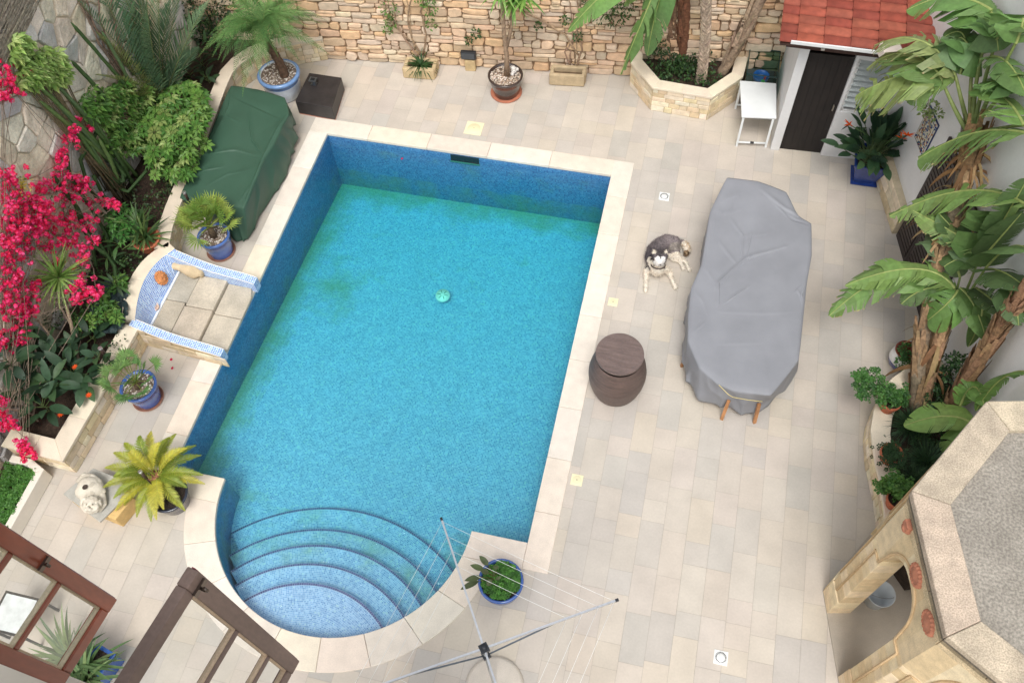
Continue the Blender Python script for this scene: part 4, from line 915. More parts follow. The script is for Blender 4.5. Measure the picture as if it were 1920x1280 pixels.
m = MB(C(40, 44, 50)); m.box(hub+V((0, 0, -.30)), (.08, .08, .06), .7); m.build('slider', M_PLAST, t_)
m = MB(C(236, 238, 236)); 
for k in range(4):
    a, b = tips[k], tips[(k+1) % 4]
    for f in (.98, .86, .74, .62): 
        p, q = hub.lerp(a, f), hub.lerp(b, f); mid = (p+q)/2-V((0, 0, .022)); m.tube([p, p.lerp(mid, .5)-V((0, 0, .006)), mid, mid.lerp(q, .5)-V((0, 0, .006)), q], .0019, 5)
m.build('washing_lines', M_PLAST, t_)
m = MB(C(206, 197, 184)); m.lathe([(0, .06), (.30, .06), (.34, .04), (.35, 0)], (hub.x, hub.y, 0), 32); m.build('base_stone', M_TRAV, t_)
# ---- skimmer lids and drains
lid = None
for (cx, cy, s, lb) in ((2.48, 6.98, .15, 'largest square cream cover, set in the paving beyond the far pool edge'), (5.415, 3.90, .072, 'small square cream cover in the paving between the dog and the wicker barrel'), (5.42, .99, .078, 'small square cream cover in the paving on the near side of the wicker barrel')):
    m = MB(C(232, 224, 186)); m.prism([(cx-s, cy-s), (cx+s, cy-s), (cx+s, cy+s), (cx-s, cy+s)], .001, .009); m.lathe([(0, .0125), (s*.72, .0125), (s*.75, .0095)], (cx, cy, 0), 32, C(224, 216, 178)); m.lathe([(0, .0145), (.008, .0145), (.008, .012)], (cx, cy, 0), 10, C(120, 112, 90))
    o = m.build('access_cover', M_PLAST, loc=(cx, cy, 0), bevel=.002); fixn(o); tag(o, lb, 'access cover', 'cream covers set into the paving')
for (cx, cy, lb) in ((5.88, 6.09, 'white square floor drain near the far end of the grey cover'), (7.51, -.87, 'white square floor drain in the open paving left of the pavilion')):
    t_ = thing('floor_drain', lb, 'drain', (cx, cy, 0), 'white floor drains'); s = .082
    m = MB(C(226, 228, 226)); m.prism([(cx-s, cy-s), (cx+s, cy-s), (cx+s, cy+s), (cx-s, cy+s)], .001, .009); m.lathe([(0, .012), (s*.86, .012), (s*.88, .009)], (cx, cy, 0), 32); o = m.build('frame', M_PLAST, t_); fixn(o)
    m = MB(C(54, 54, 56))
    for k in range(22): a = 2*math.pi*k/22; m.box((cx+math.cos(a)*s*.70, cy+math.sin(a)*s*.70, .0135), (.017, .008, .002), a)
    m.build('slots', M_DARKW, t_)
# ---- pool bits: skimmer mouth, floor lamp
m = MB(C(18, 34, 40)); cxx = 2.46; m.box((cxx, PL-.004, -.14), (.50, .02, .14)); t_ = m.build('skimmer_mouth', M_DARKW, loc=(cxx, PL, -.1)); tag(t_, 'dark rectangular skimmer opening at the top of the far pool wall', 'skimmer')
m = MB(C(40, 120, 110)); 
for z in (-.215,): m.box((cxx, PL-.02, z), (.52, .03, .016))
m.build('frame', M_PLAST, t_)
p = gp(830, 553, -.93); t_ = thing('main_drain', 'round pale green drain grate on the middle of the pool floor', 'pool drain', tuple(p)); m = MB(C(232, 236, 226)); m.lathe([(0, .012), (.115, .010), (.12, -.03)], p, 32); m.build('grate', M_PLAST, t_)
m = MB(C(70, 130, 110)); 
for k in range(6): a = k*math.pi/3; m.box(p+V((math.cos(a)*.06, math.sin(a)*.06, .012)), (.06, .010, .004), a)
m.build('slots', M_PLAST, t_)
# ---- window sashes by the lens
GLS = clear('window glass', (.93, .95, .94), .01, .9, .17)
def vline_z(xy, px, py):        # height at which the vertical through plan point xy is seen at picture row py
    lo, hi = xy[2], xy[3]
    for _ in range(40):
        mid = (lo+hi)/2; d = V((xy[0], xy[1], mid))-CAM; yy = 640-FPX*d.dot(UP)/d.dot(FW)
        if yy < py: hi = mid
        else: lo = mid
    return mid
def sash(label, T_, dirv, width, ztop, zbot, bars, colF, mt, name='window_sash', hook=None, putty=None):
    t = thing(name, label, 'window', tuple(T_), 'opened wooden window sashes'); u = dirv.normalized(); n = V((-u.y, u.x, 0)); st = .052; th = .036
    def Wp(s, z): return V((T_.x, T_.y, 0))+u*s+V((0, 0, z))
    def bx(s0, s1, z0, z1, nm, c, th_=th, bev=.004, mt_=mt):
        m = MB(c); m.box(Wp((s0+s1)/2, (z0+z1)/2), (s1-s0, th_, z1-z0), math.atan2(u.y, u.x)); return m.build(nm, mt_, t, bevel=bev)
    bx(0, st, zbot, ztop, 'stile', colF); bx(width-st, width, zbot, ztop, 'stile', colF)
    bx(st, width-st, ztop-.058, ztop-.0005, 'top_rail', colF, th-.002); bx(st, width-st, zbot+.0005, zbot+.058, 'bottom_rail', colF, th-.002)
    for z in bars: bx(st, width-st, z-.013, z+.013, 'glazing_bar', colF, th-.008)
    zs = [zbot+.058]+sorted(z for z in bars)+[ztop-.058]
    for a, b in zip(zs[:-1], zs[1:]):
        a2, b2 = a+(.013 if a != zs[0] else 0), b-(.013 if b != zs[-1] else 0); m = MB((.8, .8, .8)); m.add([Wp(st, a2), Wp(width-st, a2), Wp(width-st, b2), Wp(st, b2)], [(0, 1, 2, 3)]); m.build('pane', GLS, t)
        m = MB(putty or C(214, 200, 170)); q = .007
        for (s0, s1, z0, z1) in ((st, st+q, a2, b2), (width-st-q, width-st, a2, b2), (st+q, width-st-q, a2, a2+q), (st+q, width-st-q, b2-q, b2)): m.box(Wp((s0+s1)/2, (z0+z1)/2), (s1-s0, .016, z1-z0), math.atan2(u.y, u.x))
        m.build('putty', M_STONE, t)
    m = MB(C(120, 44, 60)); m.box(Wp(-.0015, (ztop+zbot)/2), (.003, .010, ztop-zbot), math.atan2(u.y, u.x)); m.build('painted_edge', M_PLAST, t)
    if hook is not None:
        m = MB(C(110, 100, 92)); p = Wp(.03, hook); p2 = p-n*(th/2+.004) if (p-n*.1-CAM).length < (p+n*.1-CAM).length else p+n*(th/2+.004)
        d = (p2-p).normalized(); m.box(p2, (.05, .008, .02), math.atan2(u.y, u.x)); m.tube([p2, p2+d*.02, p2+d*.03+V((0, 0, .015)), p2+d*.024+V((0, 0, .03))], .005, 6); m.build('catch', M_METAL, t)
    return t
MAHOG = mat('mahogany paint', rough=.38, nscale=5, namt=.30, bscale=30, bump=.12, streak=(1, 1, .25), fine=.12, coat=.3)
GREYW = mat('weathered window wood', rough=.6, nscale=6, namt=.18, bscale=50, bump=.2, streak=(1, 1, .3), fine=.10)
T2 = CAM+V((-1.048, .475, -2.233)); dv = V((-.06, -.304, 0)); dn = dv.normalized(); xy = (T2.x+dn.x*.055, T2.y+dn.y*.055, T2.z-1.3, T2.z)
zb = [vline_z(xy, 424, 1181), vline_z(xy, 481, 1229)]
sash('weathered brown window sash with peeling putty, the one nearer the pool', T2, dv, .52, T2.z, T2.z-1.09, zb, C(124, 104, 94), GREYW, hook=T2.z-.05, putty=C(206, 182, 154))
B1 = CAM+V((-1.735, .511, -3.178)); dv = V((-.045, -.291, 0)); dn = dv.normalized(); xy = (B1.x+dn.x*.055, B1.y+dn.y*.055, B1.z, B1.z+1.6)
zb = [vline_z(xy, 105, 1092), vline_z(xy, 22, 1036)]
sash('glossy mahogany window sash with two clear panes showing, in the bottom left corner', B1, dv, .33, B1.z+1.5, B1.z, zb, C(150, 72, 44), MAHOG, hook=vline_z(xy, 118, 1066))
# ---- black storage plinth with metal fitting
t_ = thing('black_plinth', 'low black stained wooden box beside the far left corner of the pool', 'box', (-.3, 7.08, 0))
pts = [(-.64, 6.74), (.05, 6.70), (-.03, 7.45), (-.64, 7.46)]; m = MB(C(50, 46, 46)); m.prism(pts, .02, .30); o = m.build('body', mat('blackened wood', rough=.45, nscale=8, namt=.25, bscale=40, bump=.2), t_, bevel=.008); fixn(o)
m = MB(C(190, 130, 110)); m.prism([(-.63, 6.745), (.045, 6.705), (-.04, 7.44), (-.62, 7.44)], 0, .02); m.build('base_edge', M_STONE, t_)
p = gp(589, 158, .30); t_ = thing('metal_fitting', 'small square grey metal pedestal standing on the black box', 'fitting', tuple(p)); m = MB(C(118, 126, 136)); m.box(p+V((0, 0, .01)), (.10, .08, .015)); m.tube([p, p+V((0, 0, .09))], .022, 10); m.build('stem', M_METAL, t_); m = MB(C(130, 138, 148)); m.box(p+V((0, 0, .10)), (.13, .11, .02)); m.box(p+V((0, 0, .113)), (.07, .06, .012), col=C(80, 86, 94)); m.build('plate', M_METAL, t_)
# ---- white folding table and glass tank
t_ = thing('white_table', 'small white plastic folding table standing against the shed', 'table', (7.1, 7.95, 0)); tz = .64
cs = [gp(*q, tz) for q in ((1390.7, 218.8), (1459.6, 222), (1451.9, 155.8), (1387.4, 151))]; cs[1] = V((7.42, cs[1].y, tz)); cs[2] = V((7.36, cs[2].y, tz))
m = MB(C(226, 230, 230)); m.prism([(c.x, c.y) for c in cs], tz-.03, tz); o = m.build('table_top', M_PLAST, t_, bevel=.008); fixn(o)
for sgn, (a, b) in ((1, (cs[0], cs[1])), (-1, (cs[3], cs[2]))):
    m = MB(C(224, 228, 228)); a2, b2 = a.lerp(b, .06), a.lerp(b, .92); dy = -.02*sgn
    for p in (a2, b2): m.bar(V((p.x, p.y+.02*sgn, tz-.03)), V((p.x, p.y+dy, 0)), .035, .03)
    m.tube([V((a2.x, a2.y+dy, .09)), V((b2.x, b2.y+dy, .09))], .016, 8); mid = (a2+b2)/2; m.tube([V((mid.x-.03, mid.y+dy, .09)), V((mid.x+.03, mid.y+dy, .09))], .02, 8, C(30, 30, 32)); o = m.build('leg_frame', M_PLAST, t_)
t_ = thing('glass_tank', 'open dark glass tank holding blue and green toys behind the white table', 'glass tank', (7.1, 8.8, 0)); x0, x1, y0, y1, h = 6.86, 7.36, 8.36, 9.0, .72
m = MB(C(58, 50, 48)); m.box(((x0+x1)/2, (y0+y1)/2, .15), (x1-x0, y1-y0, .30)); m.box(((x0+x1)/2, (y0+y1)/2, .31), (x1-x0-.03, y1-y0-.03, .01), col=C(70, 80, 78)); m.build('base', M_DARKW, t_)
TG = clear('green tank glass', (.45, .66, .60), .02)
m = MB((.5, .5, .5))
for (a, b, c, d) in ((x0, x1, y0, y0), (x0, x1, y1, y1), (x0, x0, y0, y1), (x1, x1, y0, y1)): m.add([(a, c, .305), (b, d, .305), (b, d, .715), (a, c, .715)], [(0, 1, 2, 3)])
m.build('glass_walls', TG, t_)
m = MB(C(30, 60, 56))
for (a, b, c, d) in ((x0, x1, y0, y0), (x0, x1, y1, y1), (x0, x0, y0, y1), (x1, x1, y0, y1)): m.box(((a+b)/2, (c+d)/2, h), (max(.014, b-a+.014), max(.014, d-c+.01), .012))
m.build('rim', M_PLAST, t_)
m = MB(C(40, 100, 170)); m.lathe([(0, .33), (.13, .34), (.14, .42), (.125, .42), (.11, .35)], (7.13, 8.72, 0), 20); o = m.build('toy_bowl', M_PLAST, loc=(7.13, 8.72, .33)); tag(o, 'round blue plastic bowl lying in the glass tank', 'bowl')
m = MB(C(50, 170, 90)); m.box((7.17, 8.56, .38), (.06, .10, .10), .3); m.tube([(7.18, 8.62, .40), (7.2, 8.68, .45)], .018, 8, C(200, 50, 50)); o = m.build('spray_bottle', M_PLAST, loc=(7.17, 8.56, .33), bevel=.015); tag(o, 'bright green bottle with red cap in the glass tank', 'bottle')
# ---- stone bits along the back wall
t_ = thing('stone_trough', 'long weathered stone trough at the foot of the rubble wall, right of the dark pot', 'trough', (3.84, 8.38, 0)); m = MB(C(186, 166, 134)); rx = R(6)
m.box((3.84, 8.32, .13), (.62, .07, .24), rx); m.box((3.84, 8.53, .13), (.62, .07, .24), rx); m.box((3.56, 8.41, .125), (.07, .15, .23), rx); m.box((4.12, 8.46, .125), (.07, .15, .23), rx); m.box((3.84, 8.42, .08), (.5, .16, .14), rx, col=C(90, 70, 50)); m.build('basin', M_STONE, t_, bevel=.02)
t_ = thing('floodlight', 'black rectangular floodlight on a small stone block by the rubble wall', 'floodlight', (2.05, 8.4, 0)); m = MB(C(196, 172, 130)); m.box((2.06, 8.41, .12), (.19, .12, .24), R(6)); m.build('stone_block', M_STONE, t_, bevel=.01); m = MB(C(40, 42, 46)); m.box((2.05, 8.37, .35), (.27, .07, .16), R(6)); m.build('lamp_housing', M_PLAST, t_, bevel=.01); m = MB(C(60, 66, 72)); m.box((2.045, 8.332, .35), (.23, .006, .12), R(6)); m.build('lamp_glass', M_GLAZE, t_)
# ---- niche ornaments
def k8(x, y): return x/5.333+220, y/5.333+440
a, b = gp(*k8(528, 300), .26), gp(*k8(850, 385), .21); ax3 = (b-a).normalized(); sx_ = ax3.cross(V((0, 0, 1))).normalized(); up3 = sx_.cross(ax3); Lv = (b-a).length
m = MB(C(204, 184, 150)); prf = [(0, 0), (.07, .0), (.07, .02), (.06, .05), (.042, .09), (.042, .13), (.055, .20), (.075, .27), (.086, .34), (.082, .38), (.06, .42), (.045, .44), (.05, .455), (.05, Lv*.98+.02), (.02, Lv+.02), (0, Lv+.01)]
m.lathe([(r*1.35, z*Lv/.47 if z < .46 else z) for r, z in prf], a, 24, ax=(sx_, up3, ax3)); o = m.build('stone_vase', M_STONE, loc=tuple(a)); tag(o, 'slim beige stone vase lying on its side in the foot bath', 'vase')
p = V((-1.30, gp(*k8(345, 410), .36).y, .34)); m = MB(C(206, 138, 86)); nn = V((1, 0, .55)).normalized(); uu = V((0, 1, 0)); vv = nn.cross(uu)
m.lathe([(0, .05), (.05, .045), (.085, .03), (.10, 0)], p, 16, ax=(uu, vv, nn))
for k in range(14): a_ = k*2*math.pi/14; m.lathe([(0, .04), (.022, .02), (.026, 0)], p+uu*math.cos(a_)*.085+vv*math.sin(a_)*.098, 6, ax=(uu, vv, nn))
for q in ((-.03, .02), (.03, .02), (0, -.03)): m.lathe([(0, .068), (.018, .055), (.02, .03)], p+uu*q[0]+vv*q[1], 8, ax=(uu, vv, nn))
o = m.build('clay_mask', M_TERRA, loc=tuple(p)); tag(o, 'orange terracotta mask fixed on the blue mosaic of the foot bath', 'mask')
p = gp(*k8(355, 735), .16); m = MB(C(222, 196, 176)); rng = random.Random(3)
for k in range(7): a_ = -.6+k*.35; m.add([p, p+V((math.cos(a_)*.11, math.sin(a_)*.09, .03)), p+V((math.cos(a_+.3)*.11, math.sin(a_+.3)*.09, .05)), p+V((0, 0, .05))], [(0, 1, 2, 3)], vary(C(222, 196, 176), .1))
o = m.build('seashell', M_STONE, loc=tuple(p), solid=.006); tag(o, 'broken pink and white seashell in the corner of the foot bath', 'shell')
# ---- lion statue on plinth
t_ = thing('sandstone_plinth', 'low sandstone block under a slate slab beside the cycad', 'plinth', (-.66, -.68, 0)); m = MB(C(214, 180, 120)); m.prism([(-.96, -.80), (-.28, -.91), (-.18, -.58), (-.86, -.44)], 0, .27); o = m.build('block', M_STONE, t_, bevel=.01); fixn(o)
m = MB(C(176, 174, 166)); m.prism([(-1.10, -.74), (-.44, -.99), (-.24, -.55), (-.46, -.38), (-.88, -.32)], .27, .31); o = m.build('slab', M_STONE, t_, bevel=.008); fixn(o)
def k4(x, y, z): return gp(x/3, y/3+853, z)
stc = C(214, 206, 190)
def stcol(p, n): return stc if noise.noise(p*9) > -.2 else C(190, 182, 166)
bl = [(k4(500, 170, .45), .17, (1, .95, .8)), (k4(470, 200, .42), .13, (1, 1, .9)), (k4(540, 190, .42), .14, (1, 1, .85)), (k4(520, 285, .44), .135, (1, 1, .85)), (k4(500, 300, .50), .055, (1.2, 1, .8)), (k4(545, 300, .50), .05, (1, 1, .8))]
lm = [[(k4(440, 130, .45), .05), (k4(470, 100, .47), .055), (k4(520, 105, .47), .05), (k4(565, 140, .44), .05), (k4(590, 200, .40), .045)], [(k4(470, 230, .42), .045), (k4(455, 290, .38), .04), (k4(480, 325, .36), .035)], [(k4(590, 230, .40), .045), (k4(600, 280, .37), .04), (k4(570, 320, .35), .035)],
      [(k4(480, 265, .50), .025), (k4(500, 250, .52), .03), (k4(530, 255, .52), .03), (k4(550, 270, .51), .025)], [(k4(485, 310, .50), .02), (k4(515, 325, .50), .026), (k4(550, 315, .50), .02)]]
sc0 = k4(505, 225, .33)
def shr(p, k=.87): return sc0+(V(p)-sc0)*k
hc = k4(520, 285, .46)
for q in range(12): a_ = q*math.pi/6; bl.append((hc+RT*math.cos(a_)*.118+UP*math.sin(a_)*.108, .034, (1, 1, 1)))
for q in (-1, 1): bl.append((hc+RT*.045*q+UP*.02-FW*.115, .020, (1, 1, 1))); bl.append((hc+RT*.03*q-UP*.055-FW*.115, .028, (1, 1, 1))); bl.append((hc+RT*.085*q+UP*.09-FW*.05, .03, (1, 1, 1)))
bl.append((hc-UP*.02-FW*.135, .024, (1, 1, 1)))
bl = [(shr(c), r*.87, e) for c, r, e in bl]; lm = [[(shr(p), r*.87) for p, r in l] for l in lm]
o = organic('lion_statue', M_STONE, bl, lm, .0085, stcol, loc=tuple(k4(500, 220, .31)), smooth=3); tag(o, 'pale carved stone lion with a round hole in its back on the slab', 'statue')
m = MB(C(70, 60, 52)); m.lathe([(0, .0), (.028, .0), (.030, .006), (.036, .0)], shr(k4(474, 172, .59), .87), 16); m.build('fountain_hole', M_STONE, o)
# ---- garden stake lights
def stake(px, py, z, lb, tilt=(0, 0)):
    top = gp(px, py, z); t = thing('stake_light', lb, 'garden light', (top.x+tilt[0], top.y+tilt[1], 0), 'steel garden stake lights'); base = V((top.x+tilt[0], top.y+tilt[1], .2)); d = (top-base).normalized()
    m = MB(C(60, 48, 44)); m.tube([base, top-d*.16], .009, 8); m.build('stake', M_METAL, t)
    m = MB(C(64, 46, 40)); m.tube([top-d*.16, top-d*.03], [.022, .026], 12); m.build('lamp_body', M_PLAST, t)
    m = MB(C(214, 214, 216)); m.tube([top-d*.03, top], .029, 12); m.build('lamp_cap', M_METAL, t)
stake(345, 360, .85, 'steel capped stake light beside the fan palm pot and green cover', (.05, -.04)); stake(262, 883, .75, 'steel capped stake light leaning over the yellow green cycad', (.15, -.1)); stake(187, 652, .85, 'steel capped stake light among the dark broad leaves of the long planter', (.02, -.03)); stake(109, 1046-0, .4, 'small steel light standing in the corner of the long planter', (0, 0)) if False else None
# ---- bucket in the pavilion
p = V((9.24, .20, .025)); t_ = thing('white_bucket', 'white plastic bucket on the pavilion floor', 'bucket', tuple(p)); m = MB(C(206, 214, 220)); m.lathe([(0, .005), (.12, .005), (.155, .30), (.165, .305), (.165, .29), (.148, .28), (.115, .02), (0, .02)], p, 24); m.build('pail', M_PLAST, t_); m = MB(C(150, 150, 150)); m.tube([p+V((.155*math.cos(a), .155*math.sin(a)*.2-.08*math.sin(a), .28+.0*a)) for a in [i*math.pi/8 for i in range(9)]], .003, 5); m.build('handle', M_METAL, t_)
# ---- fallen petals
rng = random.Random(55)
for (px, py, z, lb) in ((321, 674, .004, 'crimson petal on the paving just outside the foot bath wall'), (323, 690, .004, 'red petal on the paving nearer the sparse fan palm'), (332, 508, .14, 'crimson petal on the slab beside the mouth of the lying stone vase'), (328, 490, .16, 'crimson petal caught behind the lying stone vase'), (282, 578, .16, 'crimson petals in the foot bath corner beside the broken seashell'), (754, 298, WZ+.004, 'single pink petal floating near the far wall of the pool')):
    p = gp(px, py, z); m = MB(); a = rng.random()*6; r = .024
    m.add([p+V((math.cos(a+k*1.26)*r*(.7 if k % 2 else 1), math.sin(a+k*1.26)*r, .006*(k % 2)+.003)) for k in range(5)], [(0, 1, 2, 3, 4)], C(206, 36, 84)); o = m.build('fallen_petal', M_PETAL, loc=tuple(p)); tag(o, lb, 'petal', 'fallen crimson petals')
# ================================================================= PLANTS
_gp = gp
LNRM = frame2(LB, LA)[1]; LNRM = LNRM if LNRM.x > 0 else -LNRM
def gp(x, y, z=0.0):
    p = _gp(x, y, z); d = (p-V((*LA, 0))).dot(LNRM)
    if d < .14:                                  # would be inside the boundary wall: bring it to just in front of the wall on the same sight line
        n = (V((*LA, 0))+LNRM*.14); s_ = sight(x, y); p = CAM+s_*((n-CAM).dot(LNRM)/s_.dot(LNRM))
    d = (p-V((*RA, 0))).dot(NR)
    if d < .22:
        n = V((*RA, 0))+NR*.22; s_ = sight(x, y); p = CAM+s_*((n-CAM).dot(NR)/s_.dot(NR))
    return p
def bez(a, b, c, t): return a*((1-t)**2)+b*(2*t*(1-t))+c*(t*t)
def upz(base, px, py, zmax=4.5):
    """height at which the sight line through a pixel passes nearest above a ground point"""
    best = min(((gp(px, py, z/50)-V((base[0], base[1], z/50))).length, z/50) for z in range(10, int(zmax*50))); return gp(px, py, best[1])
G1, G2, G3, G4 = C(86, 124, 58), C(64, 102, 48), C(118, 150, 74), C(44, 74, 42)
def blade(mb, base, d, L_, W_, droop, col, rng=random, n=5, prof=None, vfold=.25, twist=0.0, tipc=None):
    """one strap or lance leaf bending under its own weight"""
    p = V(base); d = V(d).normalized(); side = d.cross(V((0, 0, 1))); side = side.normalized() if side.length > .05 else V((math.cos(twist*9), math.sin(twist*9), 0))
    if twist: side = Matrix.Rotation(twist, 3, d) @ side
    P = []; st = L_/n
    for i in range(n+1):
        t = i/n; w_ = W_*(prof(t) if prof else (1-t**2.2)*(.55+.45*min(1, t*4)))*.5; nrm = side.cross(d)
        P += [p-side*w_+nrm*w_*vfold, p, p+side*w_+nrm*w_*vfold]
        d = (d+V((0, 0, -droop/n))).normalized(); p = p+d*st
        side = (side-d*side.dot(d)).normalized()
    F = []
    for i in range(n): F += [(3*i, 3*i+1, 3*i+4, 3*i+3), (3*i+1, 3*i+2, 3*i+5, 3*i+4)]
    mb.add(P, F, col, smooth=True); return p
LANCE = lambda t: math.sin(math.pi*min(1, t*.96+.04))**.8
BROAD = lambda t: math.sin(math.pi*min(1, (t*.97+.03))**.85)**.75
def frond(mb, a, b, c, n, ll, lw, col, rng, vee=.45, droop=.35, base=.12, tipk=.35, fwd=.75, rib=C(120, 130, 70), ribr=.008):
    """feather frond along a bezier: rib plus two rows of thin leaflets"""
    a, b, c = V(a), V(b), V(c); mb.tube([bez(a, b, c, t/8) for t in range(9)], [ribr*(1-.8*t/8) for t in range(9)], 5, rib, cap=False)
    for i in range(n):
        t = base+(1-base)*i/(n-1); p = bez(a, b, c, t); d = (bez(a, b, c, min(1, t+.03))-bez(a, b, c, t-.03)).normalized(); sd = d.cross(V((0, 0, 1))); sd = sd.normalized() if sd.length > .05 else V((1, 0, 0)); up_ = sd.cross(d)
        l_ = ll*(math.sin(math.pi*min(1, .18+.80*t))**.6)*(1-(1-tipk)*max(0, t-.6)/.4)*rng.uniform(.88, 1.08)
        for s_ in (-1, 1):
            dr = (sd*s_+d*(fwd+.5*t)+up_*vee+V((rng.uniform(-.1, .1), rng.uniform(-.1, .1), rng.uniform(-.1, .1)))).normalized(); w_ = lw*.5; q = d*w_; m1 = p+dr*l_*.55; d2 = (dr+V((0, 0, -droop))).normalized(); e = m1+d2*l_*.45; c_ = vary(col, .18, .05, rng)
            mb.add([p-q*.6, p+q*.6, m1+q, m1-q, e], [(0, 1, 2, 3), (3, 2, 4)], c_)
def fanleaf(mb, pet, c, nrm, r, nb, spread, col, rng, bw=.02):
    """palmate leaf: petiole from pet to c, blades fanned about c"""
    pet, c = V(pet), V(c); d = (c-pet).normalized(); mb.tube([pet, (pet+c)/2+V((0, 0, .02)), c], [.007, .006, .005], 5, C(130, 140, 70), cap=False)
    nrm = (V(nrm)-d*V(nrm).dot(d)); nrm = nrm.normalized() if nrm.length > .05 else d.orthogonal().normalized(); sd = d.cross(nrm)
    for i in range(nb):
        a = (i/(nb-1)-.5)*spread; v = d*math.cos(a)+sd*math.sin(a)+nrm*.12; l_ = r*rng.uniform(.85, 1.05)*(1-.18*abs(a)/(spread/2)); q = (d*-math.sin(a)+sd*math.cos(a))*bw*.5
        m1 = c+v*l_*.5; e = c+v*l_-V((0, 0, l_*rng.uniform(.02, .2))); c_ = vary(col, .2, .06, rng); mb.add([c, m1-q, e, m1+q, m1+nrm*bw*.3], [(0, 1, 4), (1, 2, 4), (2, 3, 4), (3, 0, 4)], c_)
def paddle(mb, a, b, c, W_, rng, col, tear=.5, droop=.35, n=26, stemlen=.0, rib=C(176, 190, 110), roll=0.0, edge=None, fold=.15, tipw=.25):
    """banana-like leaf: midrib bezier a-b-c, blade in strips torn apart at random"""
    a, b, c = V(a), V(b), V(c); pts = [bez(a, b, c, t/14) for t in range(15)]; mb.tube(pts, [.016*(1-.8*t/14)+.002 for t in range(15)], 6, rib, cap=False); off = [0, 0]
    for s_ in (-1, 1):
        i = 0; t = stemlen; dt = (1-stemlen)/n; gap = 0; dro = droop*rng.uniform(.6, 1.2); cc = vary(col, .12, .05, rng); first = True; lastO = None
        for i in range(n):
            t0, t1 = stemlen+dt*i, stemlen+dt*(i+1)
            torn = rng.random() < tear
            if torn: dro = droop*rng.uniform(.3, 2.0); cc = vary(col, .16, .06, rng); gap = dt*rng.uniform(.15, .75)
            else: gap = 0
            def pt(t_, k, g_=0.0):
                p = bez(a, b, c, t_); d = (bez(a, b, c, min(1, t_+.02))-bez(a, b, c, max(0, t_-.02))).normalized(); sd = d.cross(V((0, 0, 1))); sd = sd.normalized() if sd.length > .05 else V((1, 0, 0))
                if roll: sd = Matrix.Rotation(roll, 3, d) @ sd
                u = (t_-stemlen)/(1-stemlen); w_ = W_*.5*(min(1, u*5+.25)**.6)*(1-max(0, (u-.45)/.55)**2.4*(1-tipw*.4))
                if u > .985: w_ *= .5
                up_ = sd.cross(d); return p+sd*s_*w_*k*math.cos(dro*k*.9)+d*(w_*k*k*.42+g_)+V((0, 0, w_*(fold*k-dro*k*k*1.1)))
            P = [pt(t0, 0), pt(t1, 0), pt(t1, .5), pt(t0, .5), pt(t1, 1, -gap*L_if(a, c)*1.1), pt(t0, 1, gap*L_if(a, c)*.9)]
            mb.add(P, [(0, 1, 2, 3), (3, 2, 4, 5)], vary(cc, .03, .02, rng), smooth=False)
            if edge and torn: mb.add([P[5], P[4], P[4]+(P[4]-P[2])*.12, P[5]+(P[5]-P[3])*.12], [(0, 1, 2, 3)], edge)
def L_if(a, c): return (a-c).length*.6
def whorl(mb, c, up_, r, n, col, rng, w_=.35, dr=.35):
    c = V(c); u = V(up_).normalized(); s1 = u.orthogonal().normalized(); s2 = u.cross(s1); a0 = rng.random()*6
    for i in range(n):
        a = a0+2*math.pi*i/n; v = (s1*math.cos(a)+s2*math.sin(a)); l_ = r*rng.uniform(.8, 1.1); q = u.cross(v)*l_*w_*.5; p0 = c+v*l_*.12; m1 = c+v*l_*.6+u*l_*.08; e = c+v*l_-u*l_*dr
        mb.add([p0, m1-q, e, m1+q], [(0, 1, 2), (0, 2, 3)], vary(col, .12, .05, rng))
def leafball(mb, c, r, n, size, cols, rng, sq=(1, 1, 1), w_=.6):
    c = V(c)
    for i in range(n):
        v = V((rng.gauss(0, 1), rng.gauss(0, 1), rng.gauss(0, 1))).normalized(); k = rng.uniform(.35, 1)**.6; p = c+V((v.x*sq[0], v.y*sq[1], v.z*sq[2]))*r*k
        d = (v+V((rng.uniform(-.7, .7), rng.uniform(-.7, .7), rng.uniform(-.5, .6)))).normalized(); l_ = size*rng.uniform(.6, 1.25); s_ = d.cross(V((rng.uniform(-1, 1), rng.uniform(-1, 1), 1))); s_ = s_.normalized()*l_*w_*.5 if s_.length > .01 else V((l_*.3, 0, 0))
        mb.add([p, p+d*l_*.5-s_, p+d*l_-V((0, 0, l_*.15)), p+d*l_*.5+s_], [(0, 1, 2, 3)], vary(rng.choice(cols), .15, .05, rng))
def gravel_disc(mb, c, r, rng, n=260, s=.016, cols=None):
    cols = cols or [C(190, 176, 160), C(214, 206, 196), C(150, 134, 120), C(120, 106, 96), C(226, 220, 212)]
    mb.lathe([(0, -.006), (r, -.006), (r, -.02)], c, 24, C(120, 104, 90)); c = V(c)
    for i in range(n):
        a = rng.random()*6.283; q = r*math.sqrt(rng.random())*.97; p = c+V((q*math.cos(a), q*math.sin(a), rng.uniform(-.004, .006))); l_ = s*rng.uniform(.6, 1.2); b0 = rng.random()*6; cc = vary(rng.choice(cols), .1, .03, rng)
        ring = [p+V((math.cos(b0+k*1.257)*l_*rng.uniform(.7, 1), math.sin(b0+k*1.257)*l_*rng.uniform(.7, 1), 0)) for k in range(5)]; mb.add(ring+[p+V((0, 0, l_*.6))], [(k, (k+1) % 5, 5) for k in range(5)], cc)
def potpart(t, c, prof, mt, col, cols=None, name='pot', n=40):
    m = MB(col); m.lathe(prof, c, n, cols=cols); return m.build(name, mt, t)
def stdprof(rt, rb, h, lip=.02, th=.025): return [(0, .005), (rb, .005), (rb*1.02, .02), (rb+(rt-rb)*.5, h*.5), (rt*.96, h-.06), (rt, h-.05), (rt+lip*.4, h-.01), (rt, h), (rt-th, h), (rt-th-.01, h-.05), (0, h-.05)]
